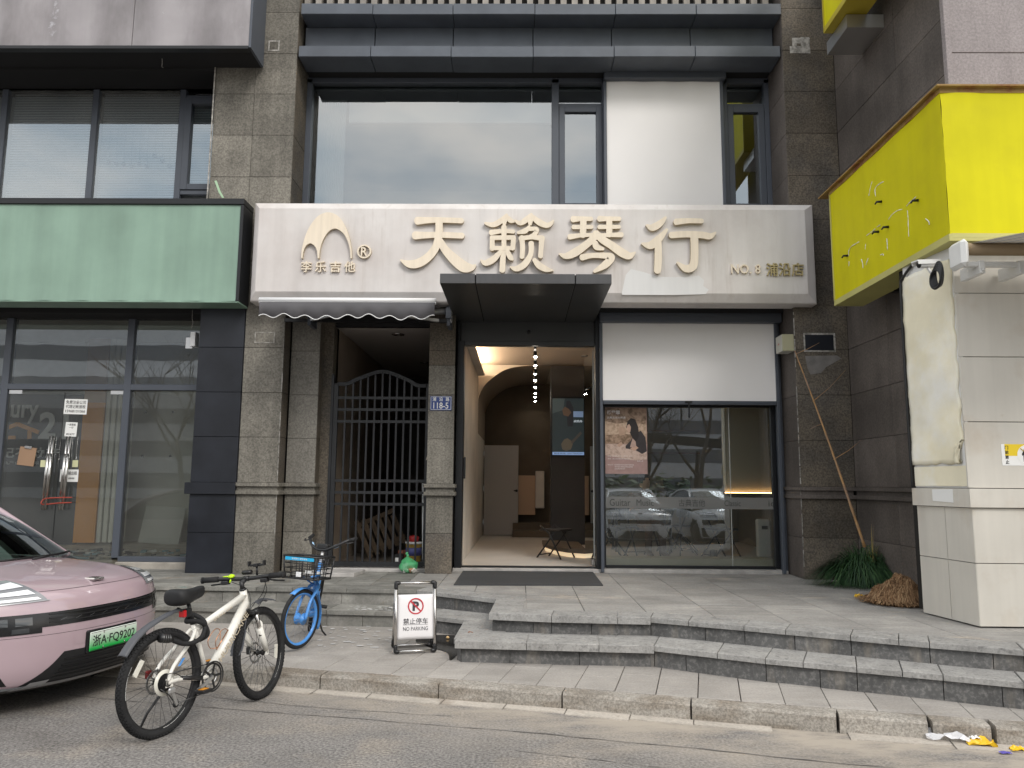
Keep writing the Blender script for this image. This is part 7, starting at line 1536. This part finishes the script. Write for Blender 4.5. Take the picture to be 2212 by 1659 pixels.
# ================================================================== no-parking stand
a0, a1, a2_ = PZ(851, 1412, .15), PZ(942, 1408, .15), PZ(836, 1396, .15)
ux = (a1-a0); ux.z = 0; Wd = ux.length; ux.normalize(); bkv = Vector((-ux.y, ux.x, 0)); cz = side_z((a0.x+a1.x)/2, a0.y)
ns_ = thing('no_parking_stand', 'folding chrome A frame stand with a white no parking board', 'sign', ((a0.x+a1.x)/2, (a0.y+a1.y)/2, cz+.004), (0, 0, math.atan2(ux.y, ux.x)))
Hh = .615; hw = Wd/2-.012; tp = .075
def leaf(y0, y1, nm, board):
    f = MB(); P0, P1 = Vector((-hw, y0, .02)), Vector((hw, y0, .02)); Q0, Q1 = Vector((-hw, y1, Hh)), Vector((hw, y1, Hh))
    f.tube([P0, Q0], .0145, 12).tube([P1, Q1], .0145, 12).tube([P0, P1], .0125, 12).tube([Q0, Q1], .0115, 12)
    o = f.build(nm, 'chrome', ns_)
    for p, q, r_ in ((P0, Q0, P1), (P1, Q1, P0), (Q0, P0, Q1), (Q1, P1, Q0)):
        d_, e_ = (q-p).normalized(), (r_-p).normalized(); MB().tube(curve3([p+d_*.05, p+d_*.012, p+(d_+e_)*.001, p+e_*.012, p+e_*.03], 3), .018, 10).build('corner_cap', 'bikeblack', o)
    return o
fr_ = leaf(-.0, tp, 'front_frame', True); leaf(.26, tp+.025, 'back_frame', False)
t0, t1 = .17, .83
def bp(u, v, o=.0): return Vector((u*(hw-.014), tp*v, .02+(Hh-.02)*v))+Vector((0, -1, tp/Hh))*o
bd_ = MB(); V = []; n = 14
for j in range(n+1):
    for i in range(n+1): u = -1+2*i/n; v_ = t0+(t1-t0)*j/n; V.append(bp(u, v_, .012*(1-u**4)*(1-(2*j/n-1)**4)))
bd_.add(V, [(j*(n+1)+i, j*(n+1)+i+1, (j+1)*(n+1)+i+1, (j+1)*(n+1)+i) for j in range(n) for i in range(n)], 0, True)
bo = bd_.build('board', surf('white_board_print', (.80, .78, .78), .35, spec=.45), ns_); bo.modifiers.new('t', 'SOLIDIFY').thickness = .004; bo.modifiers['t'].offset = -1
M['signred'] = surf('sign_red', (.50, .035, .05), .45); M['signink'] = surf('sign_ink', (.045, .042, .05), .45)
upv = Vector((0, tp, Hh)).normalized(); nrm = Vector((0, -upv.z, upv.y)); cc = bp(0, .655, .0135)
b = MB(); r0, r1 = .073, .061
for k in range(36):
    t_, t2 = 2*math.pi*k/36, 2*math.pi*(k+1)/36; b.prism([cc+Vector((math.cos(t), 0, 0))*r+upv*(math.sin(t)*r)+nrm*.0012 for r, t in ((r0, t_), (r0, t2), (r1, t2), (r1, t_))], -nrm*.0025)
pA, pB = cc+(Vector((-1, 0, 0))+upv)*.047+nrm*.0018, cc+(Vector((1, 0, 0))-upv)*.047+nrm*.0018; dv = (pB-pA).normalized(); sv = dv.cross(nrm)*.0065
b.prism([pA+sv, pB+sv, pB-sv, pA-sv], -nrm*.003); fix(b.build('prohibition_ring', 'signred', bo))
text('letter', 'P', .06, .085, 'signink', bo, cc+upv*.0, ux=(1, 0, 0), uy=upv, depth=.0006, bold=.05)
text('lettering', '禁止停车', .225, .052, 'signink', bo, bp(0, .435, .0125), ux=(1, 0, 0), uy=upv, depth=.001, bold=.006)
text('lettering', 'NO PARKING', .225, .033, 'signink', bo, bp(0, .325, .0115), ux=(1, 0, 0), uy=upv, depth=.001)
l0 = bp(0, .385, .0125); b = MB(); b.obox(l0, (Vector((1, 0, 0)), upv, nrm), .112, .0012, .001); b.build('rule', 'signink', bo)
# ================================================================== green rubbish bag
gb = PZ(881, 1240, ZT); gbt = thing('rubbish_bag', 'knotted green plastic bag of rubbish in front of the iron gate', 'bag', (gb.x, gb.y+.1, ZT+.004)); gbt.scale = (.95, .95, .84)
m, t, p = newmat('thin_green_plastic'); p.inputs['Base Color'].default_value = (.10, .48, .20, 1); p.inputs['Roughness'].default_value = .3; p.inputs['Alpha'].default_value = .62; p.inputs['Specular IOR Level'].default_value = .5
b_ = _n(t, 'Bump'); b_.inputs['Strength'].default_value = .7; b_.inputs['Distance'].default_value = .02; t.links.new(noisefac(t, 22, 0, 1, 4)[1], b_.inputs['Height']); t.links.new(b_.outputs[0], p.inputs['Normal']); M['bag'] = m
r5 = random.Random(9); V = []; nu, nv = 26, 16
from mathutils import noise as mnoise
for j in range(nv+1):
    a = math.pi*j/nv; 
    for i in range(nu):
        t_ = 2*math.pi*i/nu; rr = .125*math.sin(a)**.62; z = .105-.105*math.cos(math.pi-a) if False else .105*(1-math.cos(a)); q = mnoise.noise(Vector((math.cos(t_)*1.4, math.sin(t_)*1.4, z*9)))*.035
        if j > nv*.72: k_ = (j/nv-.72)/.28; rr *= 1-.75*k_; z += .05*k_
        V.append((math.cos(t_)*(rr*1.05+q*math.sin(a))+(.0 if j < nv*.7 else -.03*(j/nv)), math.sin(t_)*(rr*.85+q*math.sin(a)), max(0, z)))
F = [(j*nu+i, j*nu+(i+1) % nu, (j+1)*nu+(i+1) % nu, (j+1)*nu+i) for j in range(nv) for i in range(nu)]
mesh_obj('sack', V, F, 'bag', gbt, True); MB().tube(curve3([(-.03, 0, .25), (-.02, .0, .275), (-.045, 0, .30), (-.02, .01, .315)], 4), [.02, .012, .02, .018]+[.014]*8+[.004], 7).build('knot', 'bag', gbt)
fill = thing('bag_contents', None, None); fill.parent = gbt
for k in range(9):
    o = MB().box(-.035, .035, -.03, .03, -.025, .025, 0, .008).build('litter', (surf('litter_%d' % k, r5.choice(((.62, .60, .55), (.70, .72, .68), (.45, .28, .16), (.5, .5, .5), (.40, .20, .12))), .7)), gbt); o.location = (r5.uniform(-.06, .06), r5.uniform(-.05, .05), r5.uniform(.04, .13)); o.rotation_euler = (r5.uniform(0, 3), r5.uniform(0, 3), r5.uniform(0, 3)); o.scale = (r5.uniform(.7, 1.5),)*3
bpy.data.objects.remove(fill)
# loose stone slabs by the left pier
for i, (lab, x0, x1, y0, y1, h, z) in enumerate((('pale loose stone slab lying in front of the gate', -2.75, -2.05, 9.85, 10.32, .045, 0), ('dark loose slate piece lying near the blue bike', -2.95, -2.4, 9.3, 9.62, .035, 0))):
    o = slab('loose_slab', [(x0, y0), (x1-.06, y0+.05), (x1, y1), (x0+.05, y1-.03)], ZT+.002, ZT+.004+h, 'sill' if i == 0 else 'slate', None, .001, .006); tag(o, lab, 'slab')
# ================================================================== plants at the corner
def tuft(name, label, c, n, R, H, cols, seed, droop=1., lean=(0, 0), z0=ZT, wid=.006, cat='plant', seg=5, spread=1.):
    r = random.Random(seed); t = thing(name, label, cat, (c[0], c[1], z0)); b = MB()
    for k in range(n):
        a = r.uniform(0, 2*math.pi); q = math.sqrt(r.random()); bx_, by_ = math.cos(a)*R*q*.55*spread, math.sin(a)*R*q*.4
        a2 = a+r.uniform(-.7, .7); L_ = r.uniform(.65, 1.15); w_ = wid*r.uniform(.7, 1.3); up = H*L_*(1-.4*q); out = R*L_*(.35+.75*q)*1.05
        pts = []
        for j in range(seg+1):
            s = j/seg; z = up*(1.9*s-1.05*droop*s*s*(1+.9*q)); d = out*s**1.3
            pts.append(Vector((bx_+math.cos(a2)*d+lean[0]*s, by_+math.sin(a2)*d*.7+lean[1]*s, max(.006, z))))
        sd_ = Vector((-math.sin(a2), math.cos(a2), .3)).normalized(); V = []
        for j, p in enumerate(pts): ww = w_*(1-.92*(j/seg)**1.5); V += [p-sd_*ww/2, p+sd_*ww/2]
        b.add(V, [(2*j, 2*j+1, 2*j+3, 2*j+2) for j in range(seg)], r.randrange(len(cols)))
    o = b.build('blades', cols, t); o['kind'] = 'stuff'; MB().lathe([(.0, -.01), (R*.3, 0), (R*.22, .05), (0, .07)], seg=10).build('crown', cols[-1], t); return t
gm = [surf('grass_%d' % i, c, .5, spec=.3) for i, c in enumerate(((.036, .090, .032), (.024, .064, .026), (.055, .115, .04), (.018, .045, .020)))]
hm = [surf('straw_%d' % i, c, .8, spec=.15) for i, c in enumerate(((.36, .22, .12), (.27, .16, .085), (.45, .30, .17), (.19, .11, .06)))]
g1, g2_, h1 = PZ(1812, 1252, ZT), PZ(1868, 1272, ZT), PZ(1937, 1310, ZT)
tuft('grass_tuft', 'smaller dark green grass clump at the foot of the granite pier', (g1.x+.02, g1.y+.35), 1300, .32, .50, gm, 1, 1.1, wid=.011)
tuft('grass_tuft', 'large dark green grass clump where the bamboo pole stands', (g2_.x+.10, g2_.y+.3), 2300, .46, .66, gm, 2, 1.05, wid=.012)
tuft('grass_tuft', 'dark green grass clump nearest the dried heap', (g2_.x+.34, g2_.y+.22), 1300, .32, .54, gm, 4, 1.1, wid=.011)
sh = thing('straw_heap', 'heap of dried brown grass against the beige column foot', 'dried grass', (h1.x+.13, h1.y+.22, ZT)); sh.scale = (.82, .95, .72)
def mound(u, v):
    rr = (u*u+v*v)**.5; return .27*max(0, 1-rr**2.6)*(1+.55*mnoise.noise(Vector((u*2.1, v*2.1, 3)))+.15*u)
from mathutils import noise as mnoise
V = []; n = 22
for j in range(n+1):
    for i in range(n+1): u, w_ = -1+2*i/n, -1+2*j/n; V.append((u*.36, w_*.30, mound(u, w_)-.01))
mesh_obj('mound', V, [(j*(n+1)+i, j*(n+1)+i+1, (j+1)*(n+1)+i+1, (j+1)*(n+1)+i) for j in range(n) for i in range(n)], hm[3], sh, True)
b = MB(); r9 = random.Random(12)
for k in range(4200):
    a = r9.uniform(0, 6.28); q = r9.random()**.6; u, w_ = math.cos(a)*q, math.sin(a)*q; L_ = r9.uniform(.06, .2); d = a+r9.gauss(0, 1.1); pts = []
    for j in range(4):
        s_ = j/3; uu, ww = u+math.cos(d)*L_*s_/.36, w_+math.sin(d)*L_*s_/.30; pts.append(Vector((uu*.36, ww*.30, max(.004, mound(uu, ww)+.012+.05*math.sin(s_*2.6)*r9.random()+(.03*r9.random())))))
    sd_ = Vector((-math.sin(d), math.cos(d), r9.uniform(-.5, .5))).normalized()*.0028
    b.add([p+sd_*e for p in pts for e in (-1, 1)], [(2*j, 2*j+1, 2*j+3, 2*j+2) for j in range(3)], r9.randrange(4))
b.build('straw', hm, sh)['kind'] = 'stuff'
yt_ = [surf('yellowed_leaf', (.48, .38, .10), .6), surf('pale_leaf', (.40, .30, .14), .7)]
tuft('dry_shoots', 'yellowed upright shoots sticking out of the green grass clump', (g2_.x+.22, g2_.y+.25), 34, .10, .66, yt_, 6, .6, wid=.008)
# ================================================================== litter
def crumple(name, label, c, sx_, sy_, sz_, m, seed, cat='litter', n=7, rz=0):
    r = random.Random(seed); V = []
    for j in range(n+1):
        for i in range(n+1):
            u, w_ = -1+2*i/n, -1+2*j/n; V.append((u*sx_+r.uniform(-.06, .06)*sx_, w_*sy_+r.uniform(-.06, .06)*sy_, .006+sz_*abs(mnoise.noise(Vector((u*1.7+seed, w_*1.7, seed*.3))))*1.6+sz_*.3*(1-u*u)))
    o = mesh_obj(name, V, [(j*(n+1)+i, j*(n+1)+i+1, (j+1)*(n+1)+i+1, (j+1)*(n+1)+i) for j in range(n) for i in range(n)], m); o.location = c; o.rotation_euler = (0, 0, rz); o.modifiers.new('t', 'SOLIDIFY').thickness = .0015; return tag(o, label, cat)
m, t, p = newmat('clear_film'); p.inputs['Base Color'].default_value = (.86, .86, .88, 1); p.inputs['Alpha'].default_value = .5; p.inputs['Roughness'].default_value = .2; M['clearfilm'] = m
M['wrapyellow'] = surf('yellow_wrapper', (.80, .50, .01), .35); M['wrapblue'] = surf('blue_wrapper', (.10, .08, .36), .35)
c = PZ(2036, 1596, 0); crumple('plastic_film', 'crumpled clear plastic film lying against the kerb', (c.x, c.y-.05, .0), .13, .06, .07, 'clearfilm', 3, rz=-.25)
c = PZ(2120, 1612, 0); crumple('snack_wrapper', 'yellow and white snack wrapper on the road by the split kerb', (c.x, c.y, 0), .085, .035, .035, 'wrapyellow', 5, rz=-.2); crumple('paper_tissue', 'small white scrap lying on top of the yellow wrapper', (c.x-.02, c.y+.03, .03), .03, .02, .02, 'paper', 8)
c = PZ(2201, 1623, 0); crumple('snack_wrapper', 'second yellow wrapper cut off by the picture edge', (c.x, c.y, 0), .05, .025, .02, 'wrapyellow', 6); c = PZ(2172, 1629, 0); crumple('candy_wrapper', 'tiny dark blue wrapper on the road beside the yellow ones', (c.x, c.y, 0), .035, .016, .01, 'wrapblue', 7)
c = PZ(1858, 1292, ZT); crumple('snack_wrapper', 'small yellow and blue scrap at the foot of the green grass', (c.x, c.y, ZT), .05, .03, .04, 'wrapyellow', 9)
c = PZ(967, 1381, .155); o = MB().lathe([(0, 0), (.016, .006), (.018, .016), (.01, .026), (0, .03)], seg=10).build('pebble', surf('tan_pebble', (.62, .42, .2), .5)); o.location = (c.x, c.y, side_z(c.x, c.y)+.004); tag(o, 'small tan pebble in the wet corner by the steps', 'pebble')
r6 = random.Random(21); lf = surf('dead_leaf', (.28, .10, .04), .7)
for i, (px, py, z, lab) in enumerate(((1187, 1235, .49, 'tiny red brown leaf on the sill near the open door'), (1270, 1234, .49, 'tiny brown leaf on the sill beside the door post'), (1016, 1367, ZM, 'tiny red brown leaf on the lower step'), (1717, 1236, .49, 'red brown leaf at the foot of the granite pier'))):
    c = PZ(px, py, z+.006); crumple('fallen_leaf', lab, (c.x, c.y, z+.002), .022, .014, .012, lf, 30+i, 'leaf', 4)
# worn white paint flecks on pavement and steps near the bikes
fl_ = MB(); r7 = random.Random(4); used = []
for k in range(70):
    px, py = r7.uniform(690, 860), r7.uniform(1345, 1400); c = PZ(px, py, .16)
    if any((c.x-a)**2+(c.y-b2)**2 < .003 for a, b2 in used): continue
    used.append((c.x, c.y)); s = r7.uniform(.006, .03); z = side_z(c.x, c.y)+.0055
    pts = [(c.x+math.cos(a)*s*r7.uniform(.5, 1.3)*1.6, c.y+math.sin(a)*s*r7.uniform(.5, 1.2), z) for a in [2*math.pi*j/7 for j in range(7)]]; fl_.add(pts, [tuple(range(7))])
for k in range(40):
    x = r7.uniform(-1.9, -1.25); y = T2[2][1]+(T2[3][1]-T2[2][1])*(x-T2[2][0])/(T2[3][0]-T2[2][0])+r7.uniform(.03, .3); s = r7.uniform(.006, .022)
    fl_.add([(x+math.cos(a)*s*1.6*r7.uniform(.5, 1.3), y+math.sin(a)*s*r7.uniform(.5, 1.2), ZM+.004) for a in [2*math.pi*j/7 for j in range(7)]], [tuple(range(7))])
tag(fl_.build('paint_flecks', 'whitepatch'), 'scattered flecks of white paint on the pavement and steps', 'paint', kind='stuff')
# ================================================================== across the road: what the shop windows mirror
car('parked_car', 'white car standing across the road, mirrored in the shop window', (3.3, .6, 0), rad(90), 'carwhite', None)
car('parked_car', 'second white car standing farther along, mirrored at the right of the shop window', (6.0, .2, 0), rad(84), 'carwhite', None)
car('parked_car', 'silver car passing behind, mirrored in the empty shop glass', (-4.6, -1.2, 0), rad(172), 'carsilver', None)
M['bark'] = surf('bark', (.06, .05, .042), .9, blot=.3, blot_scale=6)
def bare_tree(label, X, Y, H, seed):
    r = random.Random(seed); t = thing('bare_tree', label, 'tree', (X, Y, 0), (0, 0, 0), 'bare street trees'); tr_ = MB(); cr_ = MB()
    def grow(p, d, L_, R_, lev):
        n = 4; pts = [p]; q = p; dd = d
        for k in range(n): dd = (dd+Vector((r.uniform(-.16, .16), r.uniform(-.16, .16), r.uniform(-.02, .1)))).normalized(); q = q+dd*(L_/n); pts.append(q)
        (tr_ if lev == 0 else cr_).tube(pts, [R_*(1-.45*k/n) for k in range(n+1)], 6 if lev < 2 else 4)
        if lev < 4:
            for k in range(4 if lev == 0 else 3):
                b0 = pts[r.randrange(2, n+1)]; a = r.uniform(0, 6.28); nd = (dd*.75+Vector((math.cos(a), math.sin(a), .25))*r.uniform(.45, .8)).normalized(); grow(b0, nd, L_*r.uniform(.55, .78), R_*.5, lev+1)
    grow(Vector((0, 0, 0)), Vector((0, 0, 1)), H*.42, .13, 0); tr_.build('trunk', 'bark', t); cr_.build('crown', 'bark', t)
for i, (X, Y, H, lab) in enumerate(((-13.5, -9, 8, 'bare street tree mirrored at the left end of the empty shop'), (-9.5, -12, 9, 'bare street tree mirrored over the glass doors of the empty shop'), (-6, -8, 7.5, 'bare street tree mirrored near the black pier'), (4.5, -7, 8, 'bare street tree mirrored in the middle of the shop window'), (7.0, -9, 9, 'bare street tree mirrored at the right of the shop window'), (1.2, -14, 10, 'bare street tree far back between the mirrored cars'))): bare_tree(lab, X, Y, H, 50+i)
M['far'] = surf('far_facade', (.48, .49, .51), .8, blot=.1); M['farglass'] = surf('far_window', (.08, .09, .11), .2)
def tower(label, X, Y, w_, d_, h_, seed):
    t = thing('apartment_block', label, 'building', (X, Y, 0)); MB().box(-w_/2, w_/2, -d_/2, d_/2, 0, h_).build('wall', 'far', t)
    nf = int(h_/3.2); nc = int(w_/3.5)
    for f_ in range(nf):
        o = MB().box(-w_/2+.6, w_/2-.6, d_/2+.002, d_/2+.05, f_*3.2+1, f_*3.2+2.5).build('window_band', 'farglass', t)
    MB().box(-w_/2-.3, w_/2+.3, -d_/2-.3, d_/2+.3, h_, h_+.6).build('roof', 'far', t)
tower('grey apartment block mirrored above the shop window cars', 14, -70, 22, 12, 26, 1); tower('tall grey apartment block mirrored behind the bare trees', 40, -90, 20, 12, 38, 2); tower('low grey block mirrored in the empty shop glass', -42, -60, 30, 12, 20, 3)
fc_ = thing('footbridge_roof', 'long dark sloping roof beam on posts mirrored in the shop window', 'shelter', (0, -9, 0)); MB().bar((1, -1.5, 4.0), (16, 1.5, 2.6), .5, .35).build('beam', 'joint', fc_)
for x in (3, 7, 11): MB().tube([(x, -1.0+.2*(x-3)*.5, 0), (x+.3, -1.1+.2*(x-3)*.5, 3.6-.09*(x-1))], .09, 8).build('post', 'joint', fc_)
hd_ = MB(); r8 = random.Random(8)
for k in range(5200):
    x, y, z = r8.uniform(-3, 40), -18+r8.uniform(-2, 2), r8.uniform(.1, 2.3)*r8.uniform(.7, 1); s = r8.uniform(.12, .3); a = r8.uniform(0, 6.3); u_ = Vector((math.cos(a), math.sin(a), r8.uniform(-.5, .5))); v_ = u_.cross(Vector((r8.uniform(-1, 1), r8.uniform(-1, 1), 1))).normalized()
    c = Vector((x, y, z)); hd_.add([c-u_*s, c+v_*s*.5, c+u_*s, c-v_*s*.5], [(0, 1, 2, 3)], r8.randrange(3))
tag(hd_.build('hedge', gm[:3]), 'dark green hedge along the far side of the road', 'hedge', kind='stuff')
